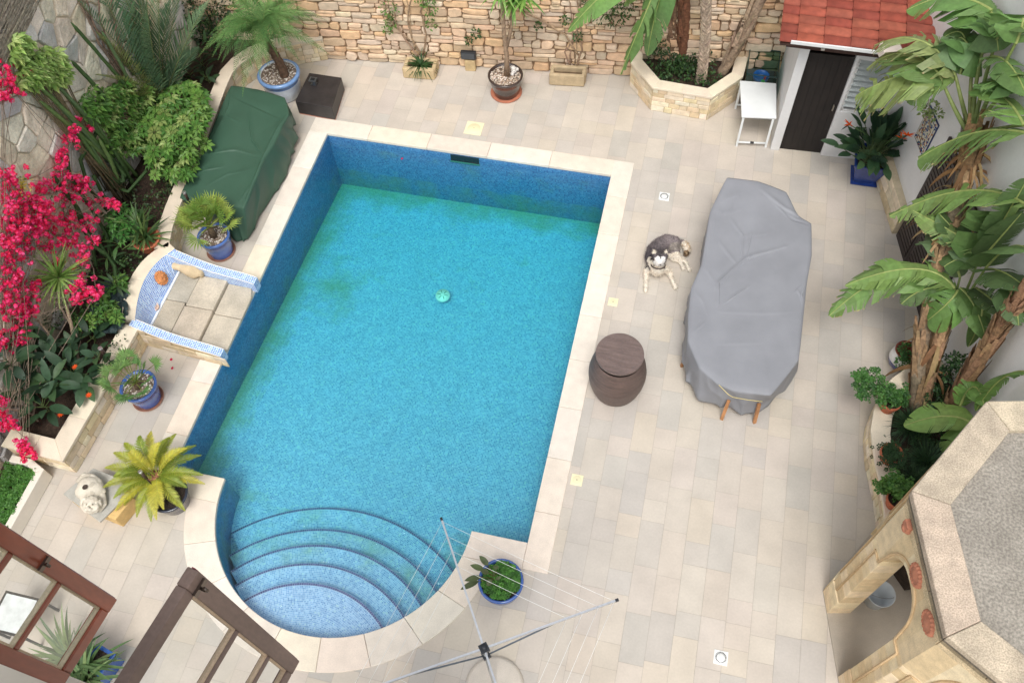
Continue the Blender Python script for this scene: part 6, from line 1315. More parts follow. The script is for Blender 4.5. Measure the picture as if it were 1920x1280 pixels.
# ---- bougainvillea
rng = random.Random(81); b0 = gp(60, 760, .4); t_ = thing('bougainvillea', 'bougainvillea covered in crimson pink bracts spilling over the left wall', 'bougainvillea', (b0.x, b0.y, .33))
CL = [(5, 125, 2.2, .8), (14, 158, 2.2, .8), (25, 170, 2.1, .6), (50, 130, 2.1, .55), (3, 183, 2.1, .6), (135, 240, 1.5, 1.3), (128, 262, 1.4, .8), (118, 290, 1.3, .6), (166, 238, 1.4, .4), (115, 305, 1.3, .7), (122, 325, 1.2, .6), (25, 335, 1.8, 1.1), (5, 328, 1.8, 1), (105, 352, 1.3, 1.1), (145, 350, 1.2, 1.1), (135, 340, 1.2, .9), (160, 345, 1.2, .7), (82, 352, 1.4, 1), (45, 372, 1.6, 1.2), (18, 362, 1.7, 1.1), (8, 385, 1.7, 1.2),
      (128, 370, 1.3, 1), (180, 378, 1.1, .8), (205, 378, 1.0, .6), (218, 386, 1.0, .6), (60, 392, 1.5, 1.3), (90, 392, 1.4, 1.2), (115, 400, 1.3, 1.2), (25, 410, 1.6, 1.3), (130, 410, 1.2, 1.0), (165, 412, 1.1, 1.1), (50, 425, 1.5, 1.3), (78, 425, 1.4, 1.2), (105, 432, 1.3, 1.2), (140, 435, 1.2, 1.1), (176, 450, 1.0, .8), (8, 440, 1.6, 1.3), (30, 450, 1.5, 1.2), (60, 455, 1.4, 1.1), (92, 460, 1.3, .9), (128, 455, 1.2, .9), (155, 462, 1.1, .7), (12, 475, 1.5, 1.3), (40, 482, 1.4, 1.1),
      (8, 505, 1.5, 1.3), (28, 515, 1.4, 1.0), (110, 490, 1.2, .6), (152, 490, 1.1, .9), (10, 540, 1.4, 1.3), (35, 545, 1.3, 1.2), (60, 535, 1.3, .8), (8, 570, 1.4, 1.3), (32, 580, 1.3, 1.2), (58, 570, 1.2, .8), (145, 532, 1.1, 1.1), (160, 545, 1.0, 1.0), (180, 552, 1.0, .8), (148, 560, 1.0, .6), (20, 605, 1.2, 1.2), (42, 600, 1.2, .8), (62, 585, 1.2, .6), (45, 625, 1.1, .6), (40, 640, 1.1, .5), (5, 640, 1.2, .6), (20, 650, 1.1, .6), (5, 765, .8, .9), (10, 790, .8, .7), (22, 800, .7, .7), (40, 828, .6, .45), (48, 842, .55, .5), (55, 853, .5, .8), (68, 380, 1.5, 1), (70, 410, 1.5, 1.2), (95, 415, 1.4, 1), (20, 430, 1.6, 1.2), (45, 405, 1.55, 1.2)]
BR = [C(246, 60, 124), C(232, 44, 104), C(250, 104, 158), C(240, 56, 96), C(246, 76, 138)]
m = MB(); g_ = MB()
for (x, y, z, k) in CL:
    c = gp(x, y, z)
    for j in range(int(11*k)+3):
        cc = c+V((rng.gauss(0, 1)*.08*k, rng.gauss(0, 1)*.08*k, rng.gauss(0, 1)*.06*k))
        for i in range(15):
            v = V((rng.gauss(0, 1), rng.gauss(0, 1), rng.gauss(0, 1)+.3)).normalized(); p = cc+v*rng.uniform(.012, .042); u = v.orthogonal().normalized(); u = Matrix.Rotation(rng.random()*6.28, 3, v) @ u; w2 = v.cross(u); s_ = rng.uniform(.016, .028); m.add([p-u*s_, p+w2*s_*.8+v*.006, p+u*s_*1.1+v*.010, p-w2*s_*.8+v*.006], [(0, 1, 2, 3)], vary(rng.choice(BR), .14, .05, rng))
    if k > .9: leafball(g_, c-V((0, 0, .08)), .12*k, 9, .04, [C(90, 120, 60), C(120, 140, 84)], rng)
bs = MB(C(140, 124, 108)); prevs = [gp(10, 700, .7), gp(60, 740, .45), gp(0, 600, 1.0)]
for n_, (x, y, z, k) in enumerate(CL):
    c = gp(x, y, z)
    for _ in range(3):
        q = min(random.Random(n_*7+_).sample(prevs, min(len(prevs), 5)), key=lambda p: (p-c).length); md = c.lerp(q, .5)+V((rng.uniform(-.06, .06), rng.uniform(-.06, .06), -.04)); bs.tube([c, md, q], [.0025, .004, .006], 4)
    prevs.append(c)
for pth in ([(10, 780, .45), (40, 700, .8), (20, 600, 1.2), (60, 480, 1.4), (95, 400, 1.4)], [(60, 790, .4), (75, 700, .7), (55, 600, 1.1), (110, 480, 1.2), (135, 400, 1.2)], [(10, 765, .6), (60, 775, .45), (72, 790, .38)], [(105, 560, .9), (150, 640, .6), (140, 700, .4)]): bs.tube([gp(*q) for q in pth], [.016, .013, .011, .009, .007][:len(pth)], 7)
bs.build('branches', M_BARK, t_); g_.build('leaves', M_LEAFM, t_); m.build('bracts', M_PETAL, t_)
rng = random.Random(82); m = MB(); c = gp(40, 345, 1.9)
for i in range(70): p = c+V((rng.gauss(0, .05), rng.gauss(0, .07), rng.gauss(0, .05))); whorl(m, p, (0, 0, 1), .018, 5, C(226, 214, 84), rng, .6)
leafball(m, c, .10, 20, .04, [C(120, 140, 70)], rng); o = m.build('yellow_flowers', M_PETAL, loc=tuple(c)); tag(o, 'small cluster of pale yellow flowers among the crimson bracts', 'flowers')
# ---- octagonal planter trees
rng = random.Random(90)
def trunk(mb, a, b, r0, r1, col, rng, K=18, scars=True, bend=.05):
    a, b = V(a), V(b); P = [a.lerp(b, k/K)+V((bend*math.sin(k/K*3), bend*.5*math.sin(k/K*4+1), 0)) for k in range(K+1)]; mb.tube(P, [r0+(r1-r0)*k/K+.008*(k % 2) for k in range(K+1)], 14, col)
    if scars:
        for k in range(K*4):
            u = k/(K*4); p = a.lerp(b, u)+V((bend*math.sin(u*3), bend*.5*math.sin(u*4+1), 0)); r = r0+(r1-r0)*u; ang_ = (k % 2)*math.pi+rng.uniform(-.25, .25)+.4; arc = 1.5; Pp = []
            for q in range(7):
                t = q/6; w_ = ang_+(t-.5)*arc*2; up_ = -.10*(abs(t-.5)*2)**1.4+.05; Pp.append(p+V((math.cos(w_)*(r+.012), math.sin(w_)*(r+.012), up_)))
            mb.tube(Pp, [.004]+[.012]*5+[.004], 5, vary(col, .3, .03, rng))
def husks(mb, a, b, r, col, rng, n=30, L_=.5, w_=.09):
    a, b = V(a), V(b); ax = (b-a).normalized()
    for k in range(n):
        u = rng.random(); th = rng.random()*6.28; p = a.lerp(b, u); s1 = ax.orthogonal().normalized(); s1 = Matrix.Rotation(th, 3, ax) @ s1; s2 = ax.cross(s1); l_ = L_*rng.uniform(.5, 1); q0 = p+s1*r; q1 = p+s1*(r*1.25+.02)+ax*l_; c_ = vary(col, .3, .05, rng); mb.add([q0-s2*w_*.5, q0+s2*w_*.5, q1+s2*w_*.3*rng.random(), q1-s2*w_*.3], [(0, 1, 2, 3)], c_)
UND = [C(50, 80, 42), C(66, 98, 50), C(40, 66, 38)]
def bigtree(label, bpx, tpx, zt, r, col, leaves, seed, hk=True, scar=False, name='strelitzia_tree'):
    rng = random.Random(seed); b = gp(*bpx, .42); e = gp(*tpx, zt) if zt else upz((b.x, b.y), *tpx, 4.0); t = thing(name, label, 'tree', (b.x, b.y, .38), 'tall trunks in the octagonal planter'); m = MB(col); b.z = .38; trunk(m, b, e, r, r*.85, col, rng, scars=scar)
    if hk: husks(m, b.lerp(e, .15), e, r*.95, col, rng, 46)
    m.build('trunk', M_BARK, t); return t, e
specs = [('pale ringed palm-like trunk standing at the front middle of the octagonal planter', (1314, 152), (1320, -60), .075, C(168, 150, 132), False, True),
         ('brown fibrous trunk at the left of the octagonal planter, outer one of the pair', (1258, 108), (1258, -60), .07, C(126, 98, 76), True, False),
         ('reddish brown fibrous trunk at the left of the octagonal planter, inner one of the pair', (1278, 112), (1283, -60), .075, C(120, 80, 58), True, False),
         ('thick shaggy trunk leaning right out of the octagonal planter toward the shed', (1352, 138), (1432, -20), .085, C(160, 138, 116), True, False),
         ('darker trunk behind the shaggy leaning one in the octagonal planter', (1356, 90), (1395, -50), .07, C(132, 108, 88), True, False)]
tops = []
for i, (lb, b, e, r, col, hk, sc_) in enumerate(specs): t, tp = bigtree(lb, b, e, None if i != 3 else 2.2, r, col, [], 200+i, hk, sc_); tops.append((t, tp))
LG = [C(92, 134, 66), C(78, 118, 58), C(110, 148, 74), C(124, 152, 80)]
def addleaf(t, a, b, c, W_, col, seed, tear=.45, droop=.35, roll=0, stem=.0, edge=None, fold=.15, n=26, mt=None):
    m = MB(); paddle(m, gp(*a), gp(*b), gp(*c), W_, random.Random(seed), col, tear, droop, n, stem, roll=roll, edge=edge, fold=fold)
    for i, v in enumerate(m.v):
        d_ = (V(v)-V((*RA, 0))).dot(NR)
        if d_ < .03: m.v[i] = tuple(V(v)+NR*(.03-d_+.01*(i % 3)))
    m.c = [tuple(q*.96 for q in mixc(c_, C(134, 146, 104), .22)) for c_ in m.c]
    return m.build('leaf', mt or M_LEAF, t)
EDG = C(190, 170, 120)
addleaf(tops[1][0], (1258, -90, 2.6), (1245, -60, 2.9), (1163, 140, 1.1), .46, C(96, 136, 66), 1, .55, .9, fold=0)
addleaf(tops[2][0], (1275, -60, 2.6), (1240, -60, 2.8), (1214, 104, 1.3), .60, C(92, 130, 72), 2, .3, .5)
addleaf(tops[1][0], (1240, -60, 2.6), (1160, -60, 2.8), (1065, 60, 1.9), .5, C(104, 146, 70), 3, .35, .4)
addleaf(tops[0][0], (1300, -60, 2.6), (1240, -90, 2.8), (1170, 10, 2.0), .5, C(118, 154, 78), 4, .4, .4)
for k, (t, tp) in enumerate(tops):
    if k == 3: continue
    rr = random.Random(600+k)
    for q in range(6):
        a = rr.uniform(.15, math.pi-.15); d = V((math.cos(a), abs(math.sin(a)), 0)); s0 = tp+V((0, 0, .1)); m = MB(); paddle(m, s0, s0+d*.6+V((0, 0, 1.0)), s0+d*rr.uniform(1.2, 1.7)+V((0, 0, rr.uniform(.3, .9))), .6, rr, rr.choice(LG), .4, .4, 20); m.build('leaf', M_LEAF, t)  # unseen crown leaves above the view, added to shade the far end
t_ = thing('undergrowth', 'dark leafy undergrowth covering the soil of the octagonal planter', 'shrub', (5.9, 8.5, .4)); m = MB(); rng = random.Random(91)
for i in range(16): leafball(m, (rng.uniform(5.45, 6.35), rng.uniform(8.32, 8.75), rng.uniform(.46, .6)), .16, 75, .055, UND, rng, (1, 1, .7))
for (x, y, z) in ((1222, 80, .8), (1228, 108, .62), (1240, 90, .8), (1225, 60, 1.0)): leafball(m, gp(x, y, z), .15, 110, .05, UND, rng)
m.build('foliage', M_LEAF, t_)
# ---- blue square pot with bird of paradise
rng = random.Random(95); c = V((8.97, 7.13, 0)); t_ = thing('potted_strelitzia', 'dark bird of paradise plant with orange flowers in a square blue pot', 'potted plant', tuple(c)); m = MB(C(34, 60, 130))
def sqp(h, s): return [c+V((x*s, y*s, h)) for x, y in ((-1, -1), (1, -1), (1, 1), (-1, 1))]
L_ = [sqp(0, .20), sqp(.02, .21), sqp(.03, .155), sqp(.42, .245), sqp(.43, .265), sqp(.48, .27), sqp(.48, .24), sqp(.42, .225)]; P = [p for r_ in L_ for p in r_]; F = [(4*i+k, 4*i+(k+1) % 4, 4*i+4+(k+1) % 4, 4*i+4+k) for i in range(len(L_)-1) for k in range(4)]+[(28, 29, 30, 31)]
m.add(P, F); o = m.build('pot', M_GLAZE, t_, bevel=.006); m = MB(C(48, 36, 30)); m.box(c+V((0, 0, .425)), (.42, .42, .01)); m.build('soil', M_SOIL, t_)
m = MB(); SD = [C(50, 78, 54), C(40, 64, 46), C(62, 92, 62), C(72, 100, 66)]
for i in range(92):
    a = i*2.399; e = rng.uniform(.5, 1.5); d = V((math.cos(a)*math.cos(e), math.sin(a)*math.cos(e), math.sin(e))); p0 = c+V((rng.uniform(-.12, .12), rng.uniform(-.12, .12), .42)); pl = rng.uniform(.25, .65); p1 = p0+d*pl
    if (p1-V((9.24, 7.28, 0))).dot(V((-UR.y, UR.x, 0)) if V((-UR.y, UR.x, 0)).x > 0 else V((UR.y, -UR.x, 0))) > -.05: p1 = p0+V((-abs(d.x), d.y, d.z))*pl*.7
    m.tube([p0, p1], [.009, .005], 5, C(96, 116, 76), cap=False); blade(m, p1, d+V((0, 0, -.1)), rng.uniform(.24, .38), rng.uniform(.095, .135), .5, vary(rng.choice(SD), .1), rng, 6, BROAD, .25, twist=rng.uniform(-.5, .5))
m.build('leaves', M_LEAF, t_)
m = MB()
for (x, y, z) in ((1593, 234, 1.0), (1701, 254, .95), (1690, 260, .9)):
    p = gp(x, y, z); base_ = c+V((0, 0, .5)); m.tube([base_, (base_+p)/2+V((0, 0, .15)), p], [.008, .007, .006], 6, C(100, 130, 80)); blade(m, p, (-.6, -.5, -.1), .16, .03, .3, C(70, 84, 76), rng, 4)
    for k in range(8): blade(m, p, (rng.uniform(-1, 1), rng.uniform(-.8, .4), rng.uniform(.3, 1.2)), .12, .03, .2, vary(C(240, 104, 30), .1), rng, 3)
m.build('flowers', M_PETAL, t_)
# ---- banana plants on the right
def stemtube(t, pts, r0, r1, col, husk=None, seed=0, name='trunk'):
    rng = random.Random(seed); P = [gp(*p) if len(p) == 3 else V(p) for p in pts]; Q = []
    for a, b in zip(P[:-1], P[1:]): Q += [a.lerp(b, k/6) for k in range(6)]
    Q.append(P[-1]); m = MB(col); n_ = len(Q); m.tube(Q, [r0+(r1-r0)*k/n_+.006*(k % 2) for k in range(n_)], 14, cols=[vary(col, .18, .04, rng) for _ in range(n_-1)])
    if husk: 
        for a, b in zip(P[:-1], P[1:]): husks(m, a, b, r0*.97, husk, rng, 30, .45, .10)
    return m.build(name, M_BARK, t)
def petiole(m, a, b, c, r=.022, col=C(130, 150, 84)): m.tube([bez(gp(*a), gp(*b), gp(*c), k/8) for k in range(9)], [r*(1-.5*k/8) for k in range(9)], 8, col, cap=False)
BRK = C(132, 116, 96)
# A tall one
b0 = gp(1716, 769, .4); tA = thing('banana_plant', 'tallest banana plant, its torn leaves fanning in front of the shed roof and white wall', 'banana plant', (b0.x, b0.y, .33), 'banana plants in the side planter')
stemtube(tA, [(1716, 769, .36), (1728, 640, 1.05), (1757, 520, 1.7), (1785, 425, 2.15), (1812, 315, 2.6)], .085, .10, BRK, C(150, 122, 92), 1); stemtube(tA, [(1812, 318, 2.6), (1825, 265, 2.85)], .13, .10, C(112, 88, 62), C(140, 110, 76), 2, 'dead_sheath')
m = MB(); PE = [(1805, 235), (1790, 235), (1815, 210), (1845, 200), (1865, 190)]
for (c1_, c2_, z2) in (((1785, 200, 3.1), (1768, 155, 3.2), 0), ((1800, 180, 3.1), (1790, 135, 3.3), 0), ((1825, 160, 3.3), (1842, 100, 3.6), 0), ((1835, 180, 3.2), (1870, 70, 3.6), 0), ((1850, 180, 3.2), (1905, 80, 3.6), 0), ((1815, 190, 3.1), (1825, 100, 3.5), 0), ((1835, 215, 3.0), (1885, 175, 3.2), 0), ((1850, 240, 2.9), (1920, 235, 3.1), 0)): petiole(m, (1822, 262, 2.8), c1_, c2_, .034, vary(C(136, 150, 86), .1))
m.build('petioles', M_LEAF, tA)
LF = [ # (start, mid, tip, width, colour, tear, droop, roll)
 ((1770, 158, 3.2), (1740, 90, 3.5), (1660, 100, 3.0), .62, C(104, 140, 72), .25, .35, 0), ((1772, 155, 3.2), (1720, 110, 3.45), (1605, 180, 2.7), .60, C(146, 166, 92), .75, .8, 0),
 ((1790, 140, 3.3), (1740, 40, 3.8), (1640, 85, 3.2), .50, C(150, 164, 104), .6, .45, .2), ((1842, 102, 3.6), (1850, 40, 3.8), (1800, 130, 3.3), .50, C(88, 130, 66), .1, .25, -.3),
 ((1825, 105, 3.5), (1790, 30, 3.8), (1795, 120, 3.3), .55, C(82, 124, 62), .12, .3, .3), ((1870, 72, 3.6), (1850, -10, 3.9), (1760, 10, 3.6), .5, C(100, 148, 70), .3, .35, 0),
 ((1870, 75, 3.6), (1862, 10, 3.8), (1872, 95, 3.4), .42, C(80, 120, 60), .15, .3, .5), ((1905, 82, 3.6), (1935, 0, 3.9), (1900, 60, 3.5), .45, C(96, 138, 68), .3, .4, 0),
 ((1885, 176, 3.2), (1870, 130, 3.5), (1905, 175, 3.1), .45, C(92, 134, 64), .4, .4, 0), ((1920, 236, 3.1), (1890, 170, 3.3), (1835, 160, 3.0), .42, C(110, 150, 72), .45, .5, 0),
 ((1925, 250, 3.0), (1830, 225, 3.3), (1722, 298, 2.6), .50, C(116, 152, 78), .55, .75, 0),
 ((1860, 20, 3.8), (1790, -30, 4.0), (1700, 20, 3.6), .45, C(104, 146, 72), .3, .4, 0)]
for i, (a, b, c_, w_, col, tr_, dr_, ro) in enumerate(LF): addleaf(tA, a, b, c_, w_*1.35, col, 300+i, tr_, dr_, ro, edge=EDG if tr_ > .4 else None)
LF = [((1790, 150, 3.2), (1770, 120, 3.4), (1700, 190, 2.9), .60, C(112, 146, 76), .3, .5, 0), ((1780, 150, 3.2), (1700, 60, 3.5), (1625, 130, 2.9), .42, C(150, 160, 100), .7, .7, .2), ((1850, 110, 3.5), (1890, 90, 3.7), (1925, 180, 3.2), .45, C(90, 128, 64), .4, .4, 0),
      ((1880, 60, 3.7), (1880, 10, 3.8), (1925, 60, 3.6), .5, C(84, 124, 60), .2, .3, 0), ((1800, 140, 3.3), (1830, 30, 3.8), (1770, 70, 3.5), .5, C(76, 116, 58), .2, .3, 0), ((1870, 40, 3.7), (1830, -20, 3.9), (1815, 40, 3.7), .4, C(108, 150, 76), .2, .3, 0), ((1835, 175, 3.1), (1880, 130, 3.3), (1915, 140, 3.2), .35, C(120, 154, 80), .4, .3, 0), ((1760, 155, 3.2), (1690, 130, 3.3), (1625, 205, 2.6), .4, C(136, 150, 88), .7, .8, 0)]
for i, (a, b, c_, w_, col, tr_, dr_, ro) in enumerate(LF): addleaf(tA, a, b, c_, w_, col, 340+i, tr_, dr_, ro, edge=EDG if tr_ > .4 else None)
def dryleaves(t, pts, seed, n=5):
    rng = random.Random(seed); m = MB()
    for q in pts:
        a = gp(*q)
        for k in range(n): th = rng.random()*6.28; o_ = V((math.cos(th), math.sin(th), 0)); blade(m, a+o_*.08, o_*.8+V((0, 0, .2)), rng.uniform(.35, .7), rng.uniform(.03, .08), 2.6, vary(rng.choice([C(156, 122, 84), C(128, 96, 66), C(176, 148, 108)]), .15), rng, 7)
    m.build('dead_leaves', M_LEAFM, t)
dryleaves(tA, [(1812, 315, 2.6), (1822, 285, 2.75), (1800, 370, 2.35), (1785, 425, 2.15)], 1, 12)
# B middle
b0 = gp(1730, 760, .4); tB = thing('banana_plant', 'shorter banana plant whose ragged leaf reaches left across the paving', 'banana plant', (b0.x+.05, b0.y, .33), 'banana plants in the side planter')
stemtube(tB, [(1730, 765, .36), (1745, 690, .8), (1765, 625, 1.15)], .07, .06, C(150, 136, 92), C(150, 122, 92), 3); m = MB()
for q in (((1775, 600, 1.4), (1745, 540, 1.6)), ((1790, 590, 1.4), (1790, 540, 1.8)), ((1800, 580, 1.4), (1830, 500, 1.9)), ((1790, 590, 1.4), (1850, 500, 1.9)), ((1780, 600, 1.4), (1800, 520, 1.8))): petiole(m, (1765, 628, 1.15), q[0], q[1], .028)
m.build('petioles', M_LEAF, tB)
LF = [((1750, 545, 1.65), (1680, 470, 1.9), (1555, 592, 1.2), .44, C(112, 150, 76), .5, .5, 0), ((1790, 540, 1.8), (1740, 470, 2.0), (1585, 535, 1.6), .42, C(124, 160, 80), .4, .45, .2), ((1800, 520, 1.8), (1770, 420, 2.1), (1735, 440, 1.9), .48, C(84, 112, 74), .3, .25, 0), ((1830, 500, 1.9), (1850, 420, 2.3), (1882, 395, 2.3), .60, C(76, 116, 56), .2, .3, 0),
      ((1850, 500, 1.9), (1900, 440, 2.2), (1930, 470, 2.0), .60, C(66, 100, 50), .2, .3, 0), ((1850, 505, 1.9), (1880, 500, 2.2), (1930, 545, 1.8), .55, C(60, 92, 48), .3, .3, 0), ((1795, 545, 1.8), (1790, 560, 1.9), (1740, 600, 1.4), .45, C(104, 150, 70), .3, .5, 0), ((1830, 500, 1.95), (1810, 470, 2.2), (1770, 500, 2.0), .5, C(70, 108, 52), .1, .2, .4), ((1800, 540, 1.8), (1830, 560, 1.9), (1850, 640, 1.5), .30, C(90, 130, 62), .2, .3, 0), ((1925, 385, 2.4), (1830, 320, 2.7), (1668, 405, 2.0), .50, C(124, 156, 82), .6, .85, 0), ((1840, 470, 2.1), (1800, 440, 2.3), (1712, 395, 2.2), .30, C(130, 158, 88), .6, .5, 0)]
for i, (a, b, c_, w_, col, tr_, dr_, ro) in enumerate(LF): addleaf(tB, a, b, c_, w_*1.25, col, 400+i, tr_, dr_, ro, edge=EDG if tr_ > .45 else None)
LF = [((1845, 480, 2.1), (1880, 440, 2.4), (1915, 400, 2.5), .5, C(58, 90, 46), .3, .3, 0), ((1840, 500, 2.0), (1800, 440, 2.2), (1760, 400, 2.3), .45, C(64, 98, 50), .2, .25, 0), ((1860, 520, 1.9), (1905, 530, 2.1), (1910, 610, 1.6), .42, C(62, 96, 50), .3, .4, 0), ((1830, 540, 1.8), (1860, 560, 1.9), (1890, 590, 1.6), .4, C(54, 86, 44), .2, .3, 0), ((1800, 550, 1.7), (1740, 520, 1.8), (1690, 570, 1.5), .36, C(74, 108, 54), .4, .4, 0), ((1850, 470, 2.2), (1900, 380, 2.6), (1930, 330, 2.7), .45, C(70, 104, 56), .3, .3, 0), ((1840, 560, 1.7), (1850, 590, 1.7), (1815, 650, 1.3), .25, C(88, 128, 60), .2, .3, 0)]
for i, (a, b, c_, w_, col, tr_, dr_, ro) in enumerate(LF): addleaf(tB, a, b, c_, w_, col, 440+i, tr_, dr_, ro)
dryleaves(tB, [(1745, 690, .8), (1760, 640, 1.1)], 2, 6)
# C right
b0 = gp(1772, 775, .4); tC = thing('banana_plant', 'banana plant with a thick brown trunk leaning right beside the pavilion roof', 'banana plant', (b0.x, b0.y, .33), 'banana plants in the side planter')
stemtube(tC, [(1772, 775, .36), (1825, 690, .95), (1880, 605, 1.6), (1935, 530, 2.2)], .09, .085, C(146, 112, 84), C(156, 122, 92), 4)
LF = [((1800, 760, .9), (1830, 690, 1.2), (1845, 760, .8), .34, C(104, 150, 64), .2, .4, 0), ((1830, 800, .8), (1790, 760, 1.1), (1695, 798, .75), .42, C(128, 164, 76), .2, .35, 0), ((1830, 810, .7), (1800, 810, .9), (1770, 850, .6), .34, C(110, 150, 66), .3, .4, 0), ((1935, 700, 1.2), (1880, 680, 1.3), (1830, 770, .8), .3, C(96, 140, 60), .3, .4, 0)]
for i, (a, b, c_, w_, col, tr_, dr_, ro) in enumerate(LF): addleaf(tC, a, b, c_, w_, col, 500+i, tr_, dr_, ro)
# ---- climber by the shed corner and small lamp box
climber('light leaved climber hanging between the shed roof and the white wall', [[(1745, 280), (1760, 220), (1740, 120), (1700, 40), (1690, -20)], [(1770, 250), (1765, 180), (1720, 60), (1700, -20)]], [(1695, 10, .9), (1700, 40, .9), (1690, 70, .8), (1730, 80, .7), (1700, 110, .8), (1680, 140, .8), (1625, 115, .7), (1640, 130, .8), (1720, 15, .8), (1750, 110, .6), (1775, 200, .7), (1785, 215, .6), (1765, 210, .4)], [C(130, 150, 86), C(104, 130, 70), C(150, 164, 96)], 36, size=.045, n=130, wf=lambda x, y, o=.1: onR(x, y, .10+o), r=.15, rad=.01, barkc=C(130, 112, 90))
p = gp(1668, 96, 2.55); t_ = thing('wall_lantern', 'pale box shaped lantern hanging between the banana leaves and shed roof', 'lantern', tuple(p)); m = MB(C(232, 218, 206)); m.box(p, (.26, .20, .16), .3); m.build('shade', M_PLAST, t_, bevel=.01); m = MB(C(150, 110, 100)); m.box(p+V((.14, 0, -.02)), (.03, .20, .16), .3); m.build('end_panel', M_PLAST, t_)
# ---- side planter plants
def clump(name, label, cat, px, n, l_, w_, cols, seed, droop=1.0, el=(.4, 1.4), mt=None):
    rng = random.Random(seed); c = gp(*px); t = thing(name, label, cat, tuple(c)); m = MB()
    for i in range(n): a = i*2.399+rng.random()*.5; e = rng.uniform(*el); blade(m, c+V((rng.uniform(-.05, .05), rng.uniform(-.05, .05), 0)), (math.cos(a)*math.cos(e), math.sin(a)*math.cos(e), math.sin(e)), l_*rng.uniform(.6, 1.1), w_, droop, vary(rng.choice(cols), .15), rng, 5)
    m.build('leaves', mt or M_LEAF, t); return t
GD = [C(52, 82, 52), C(42, 68, 46), C(66, 96, 60)]
clump('ornamental_grass', 'fine dark grass tuft spilling over the side planter coping', 'grass tuft', (1705, 800, .45), 420, .36, .009, GD, 1, 1.3)
clump('ornamental_grass', 'dark grass tuft deeper in the side planter under the pavilion roof edge', 'grass tuft', (1735, 870, .45), 520, .40, .010, GD, 2, 1.2)
clump('ornamental_grass', 'dark grass tuft between the lower two clay pots', 'grass tuft', (1715, 900, .45), 300, .30, .009, GD, 3, 1.2)
herb('leafy_herb', 'dense dark green leafy shrub between the two banana trunks', [(1775, 680, .8), (1790, 700, .7), (1765, 715, .65), (1800, 680, .8), (1775, 740, .6), (1755, 745, .6), (1810, 690, .7), (1745, 790, .5), (1760, 820, .5), (1730, 830, .5), (1770, 770, .5)], [C(52, 84, 46), C(64, 98, 52), C(42, 70, 42)], 4)
def claypot(label, px, r, h, blobs, cols, seed, size=.05, n=120, zb=.45, prof=None, mt=None, col=C(184, 104, 74), name='potted_herb', cat='potted plant'):
    rng = random.Random(seed); c = gp(px[0], px[1], zb+h); c.z = zb; t = thing(name, label, cat, tuple(c)); potpart(t, c, prof or stdprof(r, r*.72, h, .01, .015), mt or M_TERRA, col); m = MB(C(60, 46, 38)); m.lathe([(0, h-.04), (r-.02, h-.04)], c, 20); m.build('soil', M_SOIL, t); m = MB()
    for b in blobs:
        q = gp(*b[:3]); k = b[3] if len(b) > 3 else 1; m.tube([c+V((0, 0, h-.04)), (c+q)/2+V((0, 0, h*.5)), q], [.006, .005, .004], 5, C(90, 104, 60), cap=False)
        for i in range(int(n*k/4)): v = V((rng.gauss(0, .055), rng.gauss(0, .055), rng.gauss(0, .04)))*k; whorl(m, q+v, (rng.uniform(-.7, .7), rng.uniform(-.7, .5), 1), size*rng.uniform(.7, 1.2), 5, rng.choice(cols), rng, .75, .2)
    m.build('foliage', M_LEAF, t); return t
HG = [C(70, 116, 54), C(84, 130, 62), C(58, 98, 48)]
claypot('geranium in a clay pot on the planter coping, its stems reaching left over the paving', (1672, 752), .125, .20, [(1620, 718, .70, 1.3), (1632, 705, .72, 1.1), (1622, 738, .66, .9), (1650, 725, .75), (1668, 730, .75, 1.2), (1690, 738, .75, 1.1), (1680, 745, .72), (1655, 745, .7), (1612, 705, .7, .8)], HG, 5, n=110)
claypot('dark leaved herb in a clay pot beside the pavilion side of the fine grass', (1673, 848), .14, .18, [(1672, 838, .66, 1.2), (1665, 855, .66, 1.1), (1685, 850, .66, 1.2), (1680, 868, .64)], [C(46, 76, 44), C(56, 88, 50)], 6, size=.03, n=180)
claypot('bright leaved herb in the clay pot nearest the pavilion arch', (1683, 935), .125, .18, [(1655, 910, .66, .9), (1670, 905, .7, 1.1), (1688, 905, .72, 1.1), (1680, 920, .7, 1.1), (1698, 918, .68)], [C(92, 136, 62), C(76, 120, 56)], 7, size=.06, n=80)
wpf = [(0, .005), (.13, .005), (.16, .06), (.185, .18), (.175, .28), (.15, .34), (.165, .37), (.14, .37), (.13, .33), (0, .33)]
cW = gp(1703, 655, .40); cW.z = 0; t_ = thing('potted_herb', 'green herb in a white jar with a dark blue band behind the side planter', 'potted plant', tuple(cW)); potpart(t_, cW, wpf, M_GLAZE, C(226, 224, 222), [C(226, 224, 222)]*2+[C(50, 60, 120)]+[C(226, 224, 222)]*2+[C(222, 220, 218)]+[C(120, 60, 46)]*4)
m = MB(); rng = random.Random(8)
for q in ((1700, 655, .45), (1705, 672, .40), (1695, 680, .38)): leafball(m, gp(*q), .10, 130, .04, HG, rng, (1, 1, .7), .8)
m.build('foliage', M_LEAF, t_)
